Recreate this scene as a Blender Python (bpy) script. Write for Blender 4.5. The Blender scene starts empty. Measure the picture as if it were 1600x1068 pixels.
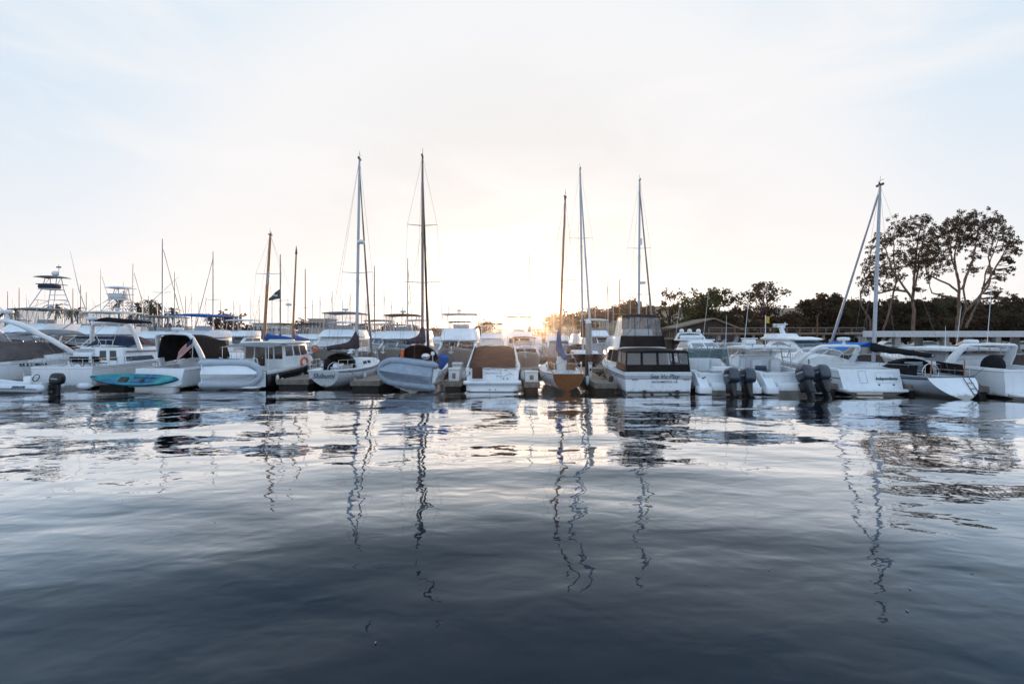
import bpy, bmesh, math, random
import numpy as np
from mathutils import Vector, Matrix

R = math.radians
PI = math.pi
random.seed(7)
S = bpy.context.scene
COL = S.collection

# ------------------------------------------------------------------ camera
CAM_H = 3.1
cd = bpy.data.cameras.new('camera')
cam = bpy.data.objects.new('camera', cd)
COL.objects.link(cam)
cam.location = (0, 0, CAM_H)
cam.rotation_euler = (R(90), 0, 0)
cd.sensor_width = 36
cd.lens = 18
cd.shift_y = -9 / 1600
cd.clip_start = 0.1
cd.clip_end = 6000
S.camera = cam

# ------------------------------------------------------------------ view
S.view_settings.view_transform = 'Standard'
S.view_settings.look = 'None'
S.view_settings.exposure = 0.0
S.view_settings.gamma = 1.0

# ------------------------------------------------------------------ world: evening sky
SUN_EL, SUN_AZ = R(2.6), R(0.9)            # azimuth measured from +Y towards +X
sun_dir = Vector((math.sin(SUN_AZ) * math.cos(SUN_EL), math.cos(SUN_AZ) * math.cos(SUN_EL), math.sin(SUN_EL)))
W = bpy.data.worlds.new('World')
S.world = W
W.use_nodes = True
nt = W.node_tree
nt.nodes.clear()
N = nt.nodes.new
Lk = nt.links.new


def ramp(node, stops):
    cr = node.color_ramp
    while len(cr.elements) < len(stops):
        cr.elements.new(0.5)
    for e, (p, c) in zip(cr.elements, stops):
        e.position = p
        e.color = (*c, 1) if len(c) == 3 else c


out = N('ShaderNodeOutputWorld')
sky = N('ShaderNodeTexSky')
sky.sky_type = 'NISHITA'
sky.sun_disc = False
sky.sun_elevation = SUN_EL
sky.sun_rotation = SUN_AZ
sky.air_density = 1.0
sky.dust_density = 0.4
bg1 = N('ShaderNodeBackground')
bg1.inputs['Strength'].default_value = 0.05
hs = N('ShaderNodeHueSaturation')
hs.inputs['Saturation'].default_value = 0.28
Lk(sky.outputs[0], hs.inputs['Color'])
Lk(hs.outputs[0], bg1.inputs['Color'])
tc = N('ShaderNodeTexCoord')
nrm = N('ShaderNodeVectorMath'); nrm.operation = 'NORMALIZE'
Lk(tc.outputs['Generated'], nrm.inputs[0])
dot = N('ShaderNodeVectorMath'); dot.operation = 'DOT_PRODUCT'
Lk(nrm.outputs[0], dot.inputs[0])
dot.inputs[1].default_value = sun_dir
acos = N('ShaderNodeMath'); acos.operation = 'ARCCOSINE'
Lk(dot.outputs['Value'], acos.inputs[0])
div = N('ShaderNodeMath'); div.operation = 'DIVIDE'
Lk(acos.outputs[0], div.inputs[0])
div.inputs[1].default_value = PI
ra = N('ShaderNodeValToRGB')
ra.color_ramp.interpolation = 'EASE'
# angle from the sun (0..180 deg)
ramp(ra, [(0.0, (1.6, 1.2, 0.85)), (0.025, (0.66, 0.60, 0.54)), (0.09, (0.81, 0.805, 0.80)), (0.17, (0.87, 0.88, 0.90)),
          (0.25, (0.60, 0.765, 0.915)), (0.34, (0.38, 0.60, 0.86)), (0.6, (0.55, 0.84, 1.18)), (1.0, (0.66, 0.94, 1.28))])
Lk(div.outputs[0], ra.inputs[0])
sep = N('ShaderNodeSeparateXYZ')
Lk(nrm.outputs[0], sep.inputs[0])
re_ = N('ShaderNodeValToRGB')                # how much of the pale pink band near the horizon
ramp(re_, [(0.0, (0.9, 0.9, 0.9)), (0.12, (0.72, 0.72, 0.72)), (0.30, (0.34, 0.34, 0.34)), (0.54, (0, 0, 0))])
Lk(sep.outputs['Z'], re_.inputs[0])
pink = N('ShaderNodeMix'); pink.data_type = 'RGBA'
pk = N('ShaderNodeValToRGB')
ramp(pk, [(0.0, (1.6, 1.1, 0.70)), (0.04, (0.68, 0.60, 0.53)), (0.10, (0.80, 0.74, 0.715)), (0.2, (0.90, 0.83, 0.815)), (0.33, (0.86, 0.82, 0.83)), (0.5, (0.70, 0.74, 0.84)), (1.0, (0.66, 0.82, 1.04))])
Lk(div.outputs[0], pk.inputs[0])
Lk(re_.outputs[0], pink.inputs['Factor'])
Lk(ra.outputs[0], pink.inputs['A'])
Lk(pk.outputs[0], pink.inputs['B'])
# thin high cloud
mp = N('ShaderNodeMapping')
mp.inputs['Scale'].default_value = (1.6, 1.6, 5.5)
mp.inputs['Rotation'].default_value = (0.0, 0.25, 0.3)
Lk(nrm.outputs[0], mp.inputs['Vector'])
ns = N('ShaderNodeTexNoise')
ns.inputs['Scale'].default_value = 1.5
ns.inputs['Detail'].default_value = 6
ns.inputs['Roughness'].default_value = 0.55
ns.inputs['Distortion'].default_value = 0.6
Lk(mp.outputs[0], ns.inputs['Vector'])
cr2 = N('ShaderNodeValToRGB')
ramp(cr2, [(0.47, (0, 0, 0)), (0.70, (0.65, 0.65, 0.65))])
Lk(ns.outputs['Fac'], cr2.inputs[0])
cl = N('ShaderNodeMix'); cl.data_type = 'RGBA'
Lk(cr2.outputs[0], cl.inputs['Factor'])
Lk(pink.outputs['Result'], cl.inputs['A'])
cl.inputs['B'].default_value = (0.93, 0.895, 0.885, 1)
bg2 = N('ShaderNodeBackground')
bg2.inputs['Strength'].default_value = 0.97
Lk(cl.outputs['Result'], bg2.inputs['Color'])
ad = N('ShaderNodeAddShader')
Lk(bg1.outputs[0], ad.inputs[0]); Lk(bg2.outputs[0], ad.inputs[1])
Lk(ad.outputs[0], out.inputs['Surface'])

# ------------------------------------------------------------------ sun
sl = bpy.data.lights.new('sun', 'SUN')
sl.energy = 5.0
sl.angle = R(0.6)
sl.color = (1.0, 0.60, 0.32)
so = bpy.data.objects.new('sun', sl)
COL.objects.link(so)
so.rotation_euler = (-sun_dir).to_track_quat('-Z', 'Y').to_euler()

S.cycles.max_bounces = 6
S.cycles.transparent_max_bounces = 12
S.cycles.volume_bounces = 0
S.cycles.use_denoising = True
S.cycles.sample_clamp_indirect = 6


# ------------------------------------------------------------------ pixel helper (for planning positions on the water)
def at(px, Y, py=None):
    x = (px - 800) / 800 * Y
    return x if py is None else (x, CAM_H - (py - 525) / 800 * Y)


# ------------------------------------------------------------------ mesh toolkit
class MB:
    def __init__(s):
        s.v = []; s.f = []

    def add(s, vs, fs):
        o = len(s.v)
        s.v += [tuple(p) for p in vs]
        s.f += [tuple(i + o for i in f) for f in fs]
        return s

    def box(s, x0, x1, y0, y1, z0, z1):
        return s.add([(x0, y0, z0), (x1, y0, z0), (x1, y1, z0), (x0, y1, z0), (x0, y0, z1), (x1, y0, z1), (x1, y1, z1), (x0, y1, z1)],
                     [(3, 2, 1, 0), (4, 5, 6, 7), (0, 1, 5, 4), (1, 2, 6, 5), (2, 3, 7, 6), (3, 0, 4, 7)])

    def loft(s, rings, closed=True, cap0=True, cap1=True):
        n = len(rings[0])
        vs = [p for r in rings for p in r]
        fs = []
        for i in range(len(rings) - 1):
            for j in range(n if closed else n - 1):
                k = (j + 1) % n
                fs.append((i * n + j, i * n + k, (i + 1) * n + k, (i + 1) * n + j))
        if closed and cap0:
            fs.append(tuple(range(n))[::-1])
        if closed and cap1:
            fs.append(tuple((len(rings) - 1) * n + j for j in range(n)))
        return s.add(vs, fs)

    def tube(s, pts, r, n=6, caps=True):
        pts = [Vector(p) for p in pts]
        rs = list(r) if isinstance(r, (list, tuple)) else [r] * len(pts)
        rings = []
        prev = None
        for i, p in enumerate(pts):
            if i == 0:
                t = pts[1] - p
            elif i == len(pts) - 1:
                t = p - pts[i - 1]
            else:
                t = (pts[i + 1] - p).normalized() + (p - pts[i - 1]).normalized()
            if t.length < 1e-9:
                t = Vector((0, 0, 1))
            t.normalize()
            if prev is None:
                a = Vector((0, 0, 1)) if abs(t.z) < 0.9 else Vector((1, 0, 0))
                u = t.cross(a).normalized()
            else:
                u = (prev - t * prev.dot(t))
                u = u.normalized() if u.length > 1e-6 else t.orthogonal().normalized()
            prev = u
            w = t.cross(u)
            rings.append([p + (u * math.cos(2 * PI * k / n) + w * math.sin(2 * PI * k / n)) * rs[i] for k in range(n)])
        return s.loft(rings, True, caps, caps)

    def rbox(s, x0, x1, y0, y1, z0, z1, r=0.05, rc=None):
        rc = r if rc is None else rc
        cx, cy, hx, hy = (x0 + x1) / 2, (y0 + y1) / 2, (x1 - x0) / 2, (y1 - y0) / 2
        def ring(ins, z):
            return rrect(cx, cy, hx - ins, hy - ins, max(rc - ins * 0.5, 0.004), z)
        return s.loft([ring(r, z0), ring(r * 0.3, z0 + r * 0.3), ring(0, z0 + r), ring(0, z1 - r), ring(r * 0.3, z1 - r * 0.3), ring(r, z1)])

    def prism(s, poly, x0, x1, taper=1.0):
        """profile in (y, z) extruded in x; polygon given counter-clockwise seen from +x"""
        n = len(poly)
        vs = [(x0, y, z) for y, z in poly] + [(x1, y, z) for y, z in poly]
        fs = [tuple(range(n))[::-1], tuple(n + i for i in range(n))]
        for i in range(n):
            j = (i + 1) % n
            fs.append((i, j, n + j, n + i))
        return s.add(vs, fs)

    def slab(s, grid, th, up=(0, 0, 1)):
        """grid[i][j] of points given a thickness th"""
        a, b = len(grid), len(grid[0])
        upv = Vector(up)
        vs = [Vector(p) for row in grid for p in row] + [Vector(p) - upv * th for row in grid for p in row]
        m = a * b
        fs = []
        for i in range(a - 1):
            for j in range(b - 1):
                q = (i * b + j, (i + 1) * b + j, (i + 1) * b + j + 1, i * b + j + 1)
                fs.append(q); fs.append(tuple(m + k for k in q)[::-1])
        edge = [i * b for i in range(a)] + [(a - 1) * b + j for j in range(1, b)] + [i * b + b - 1 for i in range(a - 2, -1, -1)] + [j for j in range(b - 2, 0, -1)]
        for i in range(len(edge)):
            p, q = edge[i], edge[(i + 1) % len(edge)]
            fs.append((p, m + p, m + q, q))
        return s.add(vs, fs)

    def lathe(s, prof, c=(0, 0, 0), n=12, axis='z'):
        rings = []
        for r, h in prof:
            ring = []
            for k in range(n):
                a = 2 * PI * k / n
                u, w = r * math.cos(a), r * math.sin(a)
                ring.append({'z': (c[0] + u, c[1] + w, c[2] + h), 'y': (c[0] + w, c[1] + h, c[2] + u), 'x': (c[0] + h, c[1] + u, c[2] + w)}[axis])
            rings.append(ring)
        return s.loft(rings)

    def ball(s, c, rx, ry, rz, n=12, m=8):
        rings = []
        for i in range(m + 1):
            a = -PI / 2 + PI * i / m
            k = max(math.cos(a), 0.02)
            rings.append([(c[0] + rx * k * math.cos(2 * PI * j / n), c[1] + ry * k * math.sin(2 * PI * j / n), c[2] + rz * math.sin(a)) for j in range(n)])
        return s.loft(rings)

    def panel(s, q, u0, u1, v0, v1, off=0.014, th=0.012, ctr=None):
        """a thin slab lying on the quad q = (bl, br, tr, tl)"""
        bl, br, tr, tl = [Vector(p) for p in q]
        def P(u, v):
            return (bl * (1 - u) + br * u) * (1 - v) + (tl * (1 - u) + tr * u) * v
        nrm = (br - bl).cross(tl - bl).normalized()
        if ctr is not None and nrm.dot((bl + tr) / 2 - Vector(ctr)) < 0:
            nrm = -nrm
        c = [P(u0, v0), P(u1, v0), P(u1, v1), P(u0, v1)]
        vs = [p + nrm * off for p in c] + [p + nrm * (off - th - off * 0.9) for p in c]
        return s.add(vs, [(0, 1, 2, 3), (7, 6, 5, 4), (0, 4, 5, 1), (1, 5, 6, 2), (2, 6, 7, 3), (3, 7, 4, 0)])

    def xf(s, M):
        s.v = [tuple(M @ Vector(p)) for p in s.v]
        return s


def rrect(cx, cy, hx, hy, r, z, k=3):
    r = min(r, hx * 0.98, hy * 0.98)
    pts = []
    for (sx, sy, a0) in ((1, 1, 0), (-1, 1, 90), (-1, -1, 180), (1, -1, 270)):
        for i in range(k + 1):
            a = R(a0 + 90 * i / k)
            pts.append((cx + sx * (hx - r) + r * math.cos(a), cy + sy * (hy - r) + r * math.sin(a), z))
    return pts


def mesh_from(name, v, f, smooth=35):
    me = bpy.data.meshes.new(name)
    me.from_pydata([tuple(p) for p in v], [], f)
    bm = bmesh.new()
    bm.from_mesh(me)
    bmesh.ops.recalc_face_normals(bm, faces=bm.faces)
    bm.to_mesh(me)
    bm.free()
    if smooth:
        me.polygons.foreach_set('use_smooth', [True] * len(me.polygons))
        me.set_sharp_from_angle(angle=R(smooth))
    me.update()
    return me


def obj(name, mb, mat, parent=None, smooth=35):
    me = mesh_from(name, mb.v, mb.f, smooth)
    me.materials.append(mat)
    o = bpy.data.objects.new(name, me)
    COL.objects.link(o)
    if parent is not None:
        o.parent = parent
    return o


def tag(o, label=None, cat=None, group=None, kind=None):
    if label: o['label'] = label
    if cat: o['category'] = cat
    if group: o['group'] = group
    if kind: o['kind'] = kind
    return o


def thing(name, label, cat, loc=(0, 0, 0), rz=0.0, group=None):
    o = bpy.data.objects.new(name, None)
    o.empty_display_size = 0.3
    COL.objects.link(o)
    o.location = loc
    o.rotation_euler = (0, 0, rz)
    return tag(o, label, cat, group)


def dup(root, loc=None, rz=None, label=None, group=None, sc=None, rot=None):
    def cp(o, par):
        c = o.copy()
        COL.objects.link(c)
        if par is not None:
            c.parent = par
            c.matrix_parent_inverse = o.matrix_parent_inverse.copy()
        for ch in list(o.children):
            cp(ch, c)
        return c
    r = cp(root, None)
    if loc is not None: r.location = loc
    if rz is not None: r.rotation_euler = (0, 0, rz)
    if rot is not None: r.rotation_euler = rot
    if sc is not None: r.scale = sc if isinstance(sc, (tuple, list)) else (sc, sc, sc)
    if label: r['label'] = label
    if group: r['group'] = group
    return r


def text(name, s, size, mat, parent, loc, rot=(R(90), 0, 0), shear=0.0, extrude=0.004, bold=0.0, space=1.0, xs=1.0):
    cu = bpy.data.curves.new(name, 'FONT')
    cu.body = s
    cu.size = size
    cu.shear = shear
    cu.extrude = extrude
    cu.offset = bold
    cu.space_character = space
    cu.align_x = 'CENTER'
    cu.align_y = 'CENTER'
    t = bpy.data.objects.new('tmp', cu)
    COL.objects.link(t)
    dg = bpy.context.evaluated_depsgraph_get()
    me = bpy.data.meshes.new_from_object(t.evaluated_get(dg))
    bpy.data.objects.remove(t)
    bpy.data.curves.remove(cu)
    me.name = name
    me.materials.clear()
    me.materials.append(mat)
    o = bpy.data.objects.new(name, me)
    COL.objects.link(o)
    o.parent = parent
    o.location = loc
    o.rotation_euler = rot
    o.scale = (xs, 1, 1)
    return o


# ------------------------------------------------------------------ materials
def mat(name, col, rough=0.5, metal=0.0, var=0.10, scale=3.0, bump=0.0, bscale=40.0, coat=0.0, spec=0.5, col2=None, stretch=(1, 1, 1), trans=0.0, contrast=(0.35, 0.65), coords='Object'):
    m = bpy.data.materials.new(name)
    m.use_nodes = True
    t = m.node_tree
    b = t.nodes['Principled BSDF']
    b.inputs['Roughness'].default_value = rough
    b.inputs['Metallic'].default_value = metal
    b.inputs['Coat Weight'].default_value = coat
    b.inputs['Specular IOR Level'].default_value = spec
    co = t.nodes.new('ShaderNodeTexCoord')
    mpn = t.nodes.new('ShaderNodeMapping')
    mpn.inputs['Scale'].default_value = stretch
    t.links.new(co.outputs[coords], mpn.inputs['Vector'])
    nz = t.nodes.new('ShaderNodeTexNoise')
    nz.inputs['Scale'].default_value = scale
    nz.inputs['Detail'].default_value = 5
    nz.inputs['Roughness'].default_value = 0.6
    t.links.new(mpn.outputs[0], nz.inputs['Vector'])
    cr = t.nodes.new('ShaderNodeValToRGB')
    if col2 is None:
        c0 = tuple(max(c * (1 - var), 0) for c in col)
        c1 = tuple(min(c * (1 + var), 1) for c in col)
    else:
        c0, c1 = col, col2
    ramp(cr, [(contrast[0], c0), (contrast[1], c1)])
    t.links.new(nz.outputs['Fac'], cr.inputs[0])
    t.links.new(cr.outputs[0], b.inputs['Base Color'])
    mr = t.nodes.new('ShaderNodeMapRange')
    mr.inputs['To Min'].default_value = max(rough - 0.1, 0.02)
    mr.inputs['To Max'].default_value = min(rough + 0.12, 1)
    t.links.new(nz.outputs['Fac'], mr.inputs['Value'])
    t.links.new(mr.outputs[0], b.inputs['Roughness'])
    if bump > 0:
        n2 = t.nodes.new('ShaderNodeTexNoise')
        n2.inputs['Scale'].default_value = bscale
        n2.inputs['Detail'].default_value = 4
        t.links.new(mpn.outputs[0], n2.inputs['Vector'])
        bp = t.nodes.new('ShaderNodeBump')
        bp.inputs['Strength'].default_value = 1.0
        bp.inputs['Distance'].default_value = bump
        t.links.new(n2.outputs['Fac'], bp.inputs['Height'])
        t.links.new(bp.outputs[0], b.inputs['Normal'])
    if trans > 0:                                  # light passing through thin cloth or leaves
        tl = t.nodes.new('ShaderNodeBsdfTranslucent')
        t.links.new(cr.outputs[0], tl.inputs['Color'])
        mx = t.nodes.new('ShaderNodeMixShader')
        mx.inputs[0].default_value = trans
        t.links.new(b.outputs[0], mx.inputs[1])
        t.links.new(tl.outputs[0], mx.inputs[2])
        t.links.new(mx.outputs[0], t.nodes['Material Output'].inputs['Surface'])
    return m


def film(name, col, clear, rough=0.1):
    """clear vinyl or glass: part transparent, part glossy, part milky"""
    m = bpy.data.materials.new(name)
    m.use_nodes = True
    t = m.node_tree
    b = t.nodes['Principled BSDF']
    nz = t.nodes.new('ShaderNodeTexNoise')
    nz.inputs['Scale'].default_value = 2.2
    nz.inputs['Detail'].default_value = 3
    co = t.nodes.new('ShaderNodeTexCoord')
    t.links.new(co.outputs['Object'], nz.inputs['Vector'])
    cr = t.nodes.new('ShaderNodeValToRGB')
    ramp(cr, [(0.3, tuple(c * 0.8 for c in col)), (0.7, col)])
    t.links.new(nz.outputs['Fac'], cr.inputs[0])
    t.links.new(cr.outputs[0], b.inputs['Base Color'])
    b.inputs['Roughness'].default_value = rough
    bp = t.nodes.new('ShaderNodeBump')
    bp.inputs['Distance'].default_value = 0.02
    t.links.new(nz.outputs['Fac'], bp.inputs['Height'])
    t.links.new(bp.outputs[0], b.inputs['Normal'])
    tr = t.nodes.new('ShaderNodeBsdfTransparent')
    tr.inputs[0].default_value = (0.93, 0.93, 0.93, 1)
    mx = t.nodes.new('ShaderNodeMixShader')
    mx.inputs[0].default_value = clear
    t.links.new(b.outputs[0], mx.inputs[1])
    t.links.new(tr.outputs[0], mx.inputs[2])
    t.links.new(mx.outputs[0], t.nodes['Material Output'].inputs['Surface'])
    return m


M = {}
M['white'] = mat('white_gelcoat', (0.74, 0.76, 0.79), 0.28, coat=0.3, var=0.05, scale=1.3, stretch=(1, 1, 0.35))
M['white2'] = mat('white_deck', (0.70, 0.71, 0.72), 0.5, var=0.07, scale=2.5)
M['cream'] = mat('cream_gelcoat', (0.66, 0.62, 0.55), 0.35, coat=0.2, var=0.07, scale=1.5)
M['grey_and_shade'] = mat('grey_and_shade_gelcoat', (0.36, 0.38, 0.42), 0.35, coat=0.2, var=0.07, scale=1.5)  # grey trim paint, and painted shade on the scoop stern sailboat's hull
M['tanhull'] = mat('tan_gelcoat', (0.42, 0.37, 0.33), 0.35, coat=0.2, var=0.07, scale=1.5)
M['darkhull'] = mat('dark_hull', (0.012, 0.013, 0.018), 0.22, coat=0.4, var=0.3, scale=2)
M['navy'] = mat('navy_paint', (0.015, 0.03, 0.07), 0.3, var=0.2)
M['black'] = mat('black_plastic', (0.012, 0.012, 0.014), 0.4, var=0.3, scale=6)
M['cowl'] = mat('motor_cowl', (0.020, 0.030, 0.050), 0.28, coat=0.5, var=0.15, scale=4)
M['blackcanvas'] = mat('black_canvas', (0.010, 0.010, 0.012), 0.85, var=0.35, scale=3, bump=0.02, bscale=5, spec=0.2)
M['browncanvas'] = mat('brown_canvas', (0.085, 0.045, 0.032), 0.85, var=0.25, scale=2, bump=0.05, bscale=2.2, spec=0.15, trans=0.15)
M['taupecanvas'] = mat('taupe_canvas', (0.10, 0.085, 0.085), 0.85, var=0.2, scale=2, bump=0.06, bscale=1.8, spec=0.15)
M['plumcanvas'] = mat('plum_canvas', (0.055, 0.040, 0.050), 0.85, var=0.3, scale=4, bump=0.06, bscale=4, spec=0.15)
M['greycanvas'] = mat('grey_canvas', (0.20, 0.205, 0.22), 0.8, var=0.15, scale=2, bump=0.04, bscale=2.5, spec=0.2)
M['navycanvas'] = mat('navy_canvas', (0.018, 0.030, 0.062), 0.8, var=0.25, scale=3, bump=0.04, bscale=3, spec=0.2)
M['bluecanvas'] = mat('blue_canvas', (0.012, 0.10, 0.36), 0.75, var=0.25, scale=3, bump=0.05, bscale=3, spec=0.2, trans=0.1)
M['mutedblue'] = mat('muted_blue_canvas', (0.045, 0.09, 0.20), 0.8, var=0.3, scale=3, bump=0.05, bscale=3, spec=0.2, col2=(0.09, 0.10, 0.17))
M['brightblue'] = mat('bright_blue_canvas', (0.01, 0.20, 0.62), 0.7, var=0.15, scale=2, bump=0.04, bscale=2, spec=0.2, trans=0.25)
M['tancanvas'] = mat('tan_canvas', (0.24, 0.14, 0.075), 0.85, var=0.25, scale=2, bump=0.05, bscale=2, spec=0.15, trans=0.3)
M['tube'] = mat('grey_hypalon', (0.40, 0.44, 0.50), 0.5, var=0.08, scale=3, bump=0.008, bscale=5)
M['tube2'] = mat('dark_grey_hypalon', (0.26, 0.31, 0.38), 0.55, var=0.12, scale=3, bump=0.01, bscale=4)
M['tubew'] = mat('white_hypalon', (0.64, 0.67, 0.71), 0.5, var=0.06, scale=3, bump=0.01, bscale=4)
M['glass'] = mat('tinted_glass', (0.010, 0.013, 0.017), 0.06, var=0.3, spec=0.7)
M['greyglass'] = mat('grey_glass', (0.12, 0.15, 0.18), 0.08, var=0.2, spec=0.7)
M['brownglass'] = mat('brown_glass', (0.05, 0.028, 0.018), 0.08, var=0.3, spec=0.7)
M['clear'] = film('clear_glass', (0.25, 0.28, 0.30), 0.72, 0.03)
M['vinyl'] = film('clear_vinyl', (0.30, 0.29, 0.30), 0.68, 0.12)
M['vinylmilky'] = film('milky_vinyl', (0.66, 0.63, 0.60), 0.25, 0.2)
M['green'] = film('green_glass', (0.10, 0.24, 0.25), 0.45, 0.04)
M['steel'] = mat('stainless', (0.62, 0.62, 0.63), 0.22, metal=1.0, var=0.1, scale=8)
M['alu'] = mat('mast_aluminium', (0.37, 0.39, 0.43), 0.38, metal=0.25, var=0.1, scale=6)
M['wire'] = mat('rigging_wire', (0.16, 0.15, 0.15), 0.5, metal=0.4, var=0.2)
M['darkmast'] = mat('weathered_mast', (0.20, 0.16, 0.14), 0.5, var=0.2, scale=6)
M['wood'] = mat('varnished_teak', (0.16, 0.060, 0.022), 0.35, coat=0.3, col2=(0.30, 0.125, 0.050), scale=6, stretch=(1, 1, 9), bump=0.002, bscale=20)
M['spar'] = mat('varnished_spar', (0.24, 0.095, 0.030), 0.35, coat=0.4, col2=(0.40, 0.18, 0.065), scale=8, stretch=(6, 6, 0.6))
M['teak'] = mat('grey_teak', (0.24, 0.18, 0.14), 0.8, col2=(0.36, 0.29, 0.23), scale=4, stretch=(12, 1, 1))
M['orange'] = mat('orange_float', (0.60, 0.10, 0.015), 0.5, var=0.2)
M['red'] = mat('red_cloth', (0.42, 0.03, 0.03), 0.8, var=0.25, scale=8, trans=0.3)
M['flagwhite'] = mat('white_cloth', (0.7, 0.68, 0.68), 0.8, var=0.1, trans=0.3)
M['flagyellow'] = mat('yellow_cloth', (0.72, 0.45, 0.04), 0.8, var=0.15, trans=0.3)
M['letter'] = mat('dark_lettering', (0.022, 0.035, 0.055), 0.4, var=0.3)
M['greyletter'] = mat('grey_lettering', (0.20, 0.23, 0.29), 0.4, var=0.3)
M['rope'] = mat('rope', (0.05, 0.05, 0.055), 0.9, var=0.4, scale=30)
M['cushion'] = mat('pale_vinyl_cushion', (0.50, 0.50, 0.52), 0.6, var=0.08, scale=4)
M['fender'] = mat('white_fender', (0.62, 0.65, 0.70), 0.45, var=0.07)
M['deckwood'] = mat('dock_planks', (0.17, 0.135, 0.11), 0.85, col2=(0.31, 0.255, 0.21), scale=3, stretch=(1, 14, 1), bump=0.01, bscale=8)
M['dockside'] = mat('dock_timber', (0.10, 0.078, 0.062), 0.8, col2=(0.24, 0.20, 0.17), scale=2.5, stretch=(1, 1, 5), bump=0.01, bscale=9)
M['concrete'] = mat('concrete', (0.30, 0.28, 0.26), 0.9, var=0.25, scale=1.5, bump=0.01, bscale=10)
M['float'] = mat('dock_float', (0.020, 0.018, 0.016), 0.9, var=0.4, scale=4)
M['dockbox'] = mat('dock_box_fibreglass', (0.62, 0.62, 0.62), 0.45, var=0.08, scale=3)
M['palebrown'] = mat('pale_brown_wood', (0.21, 0.15, 0.11), 0.85, var=0.25, scale=3, stretch=(1, 1, 6))
M['darkbrown'] = mat('dark_brown_wood', (0.060, 0.043, 0.036), 0.9, var=0.3, scale=3)
M['bark'] = mat('eucalyptus_bark', (0.085, 0.045, 0.032), 0.9, col2=(0.24, 0.145, 0.105), scale=2.2, stretch=(2, 2, 0.5), bump=0.03, bscale=6)
M['darkbark'] = mat('dark_bark', (0.05, 0.034, 0.026), 0.95, var=0.4, scale=4, bump=0.03, bscale=6)


def weather(m, scum=(0.16, 0.14, 0.09)):
    """scum along the waterline and faint run marks down the sides, fixed to the hull itself"""
    t = m.node_tree
    b = t.nodes['Principled BSDF']
    src = b.inputs['Base Color'].links[0].from_socket
    co = t.nodes.new('ShaderNodeTexCoord')
    sp = t.nodes.new('ShaderNodeSeparateXYZ')
    t.links.new(co.outputs['Object'], sp.inputs[0])
    nz = t.nodes.new('ShaderNodeTexNoise'); nz.inputs['Scale'].default_value = 4.0; nz.inputs['Detail'].default_value = 4
    t.links.new(co.outputs['Object'], nz.inputs['Vector'])
    ma = t.nodes.new('ShaderNodeMath'); ma.operation = 'MULTIPLY_ADD'; ma.inputs[1].default_value = -0.30; 
    t.links.new(nz.outputs['Fac'], ma.inputs[0]); t.links.new(sp.outputs['Z'], ma.inputs[2])
    cr = t.nodes.new('ShaderNodeValToRGB')
    ramp(cr, [(0.0, (0.75, 0.75, 0.75)), (0.05, (0.30, 0.30, 0.30)), (0.14, (0, 0, 0))])
    t.links.new(ma.outputs[0], cr.inputs[0])
    mx = t.nodes.new('ShaderNodeMix'); mx.data_type = 'RGBA'
    t.links.new(cr.outputs[0], mx.inputs['Factor']); t.links.new(src, mx.inputs['A'])
    mx.inputs['B'].default_value = (*scum, 1)
    mp_ = t.nodes.new('ShaderNodeMapping'); mp_.inputs['Scale'].default_value = (7, 7, 0.5)
    t.links.new(co.outputs['Object'], mp_.inputs['Vector'])
    n2 = t.nodes.new('ShaderNodeTexNoise'); n2.inputs['Scale'].default_value = 1.0; n2.inputs['Detail'].default_value = 3
    t.links.new(mp_.outputs[0], n2.inputs['Vector'])
    c2 = t.nodes.new('ShaderNodeValToRGB')
    ramp(c2, [(0.55, (0, 0, 0)), (0.85, (0.20, 0.20, 0.20))])
    t.links.new(n2.outputs['Fac'], c2.inputs[0])
    m2 = t.nodes.new('ShaderNodeMix'); m2.data_type = 'RGBA'
    t.links.new(c2.outputs[0], m2.inputs['Factor']); t.links.new(mx.outputs['Result'], m2.inputs['A'])
    m2.inputs['B'].default_value = (scum[0] * 2, scum[1] * 2, scum[2] * 2.2, 1)
    t.links.new(m2.outputs['Result'], b.inputs['Base Color'])


M['hullwhite'] = mat('hull_white', (0.72, 0.74, 0.77), 0.28, coat=0.3, var=0.05, scale=1.3, stretch=(1, 1, 0.35))
for k_ in ('hullwhite', 'grey_and_shade', 'tanhull'):
    weather(M[k_])


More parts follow.
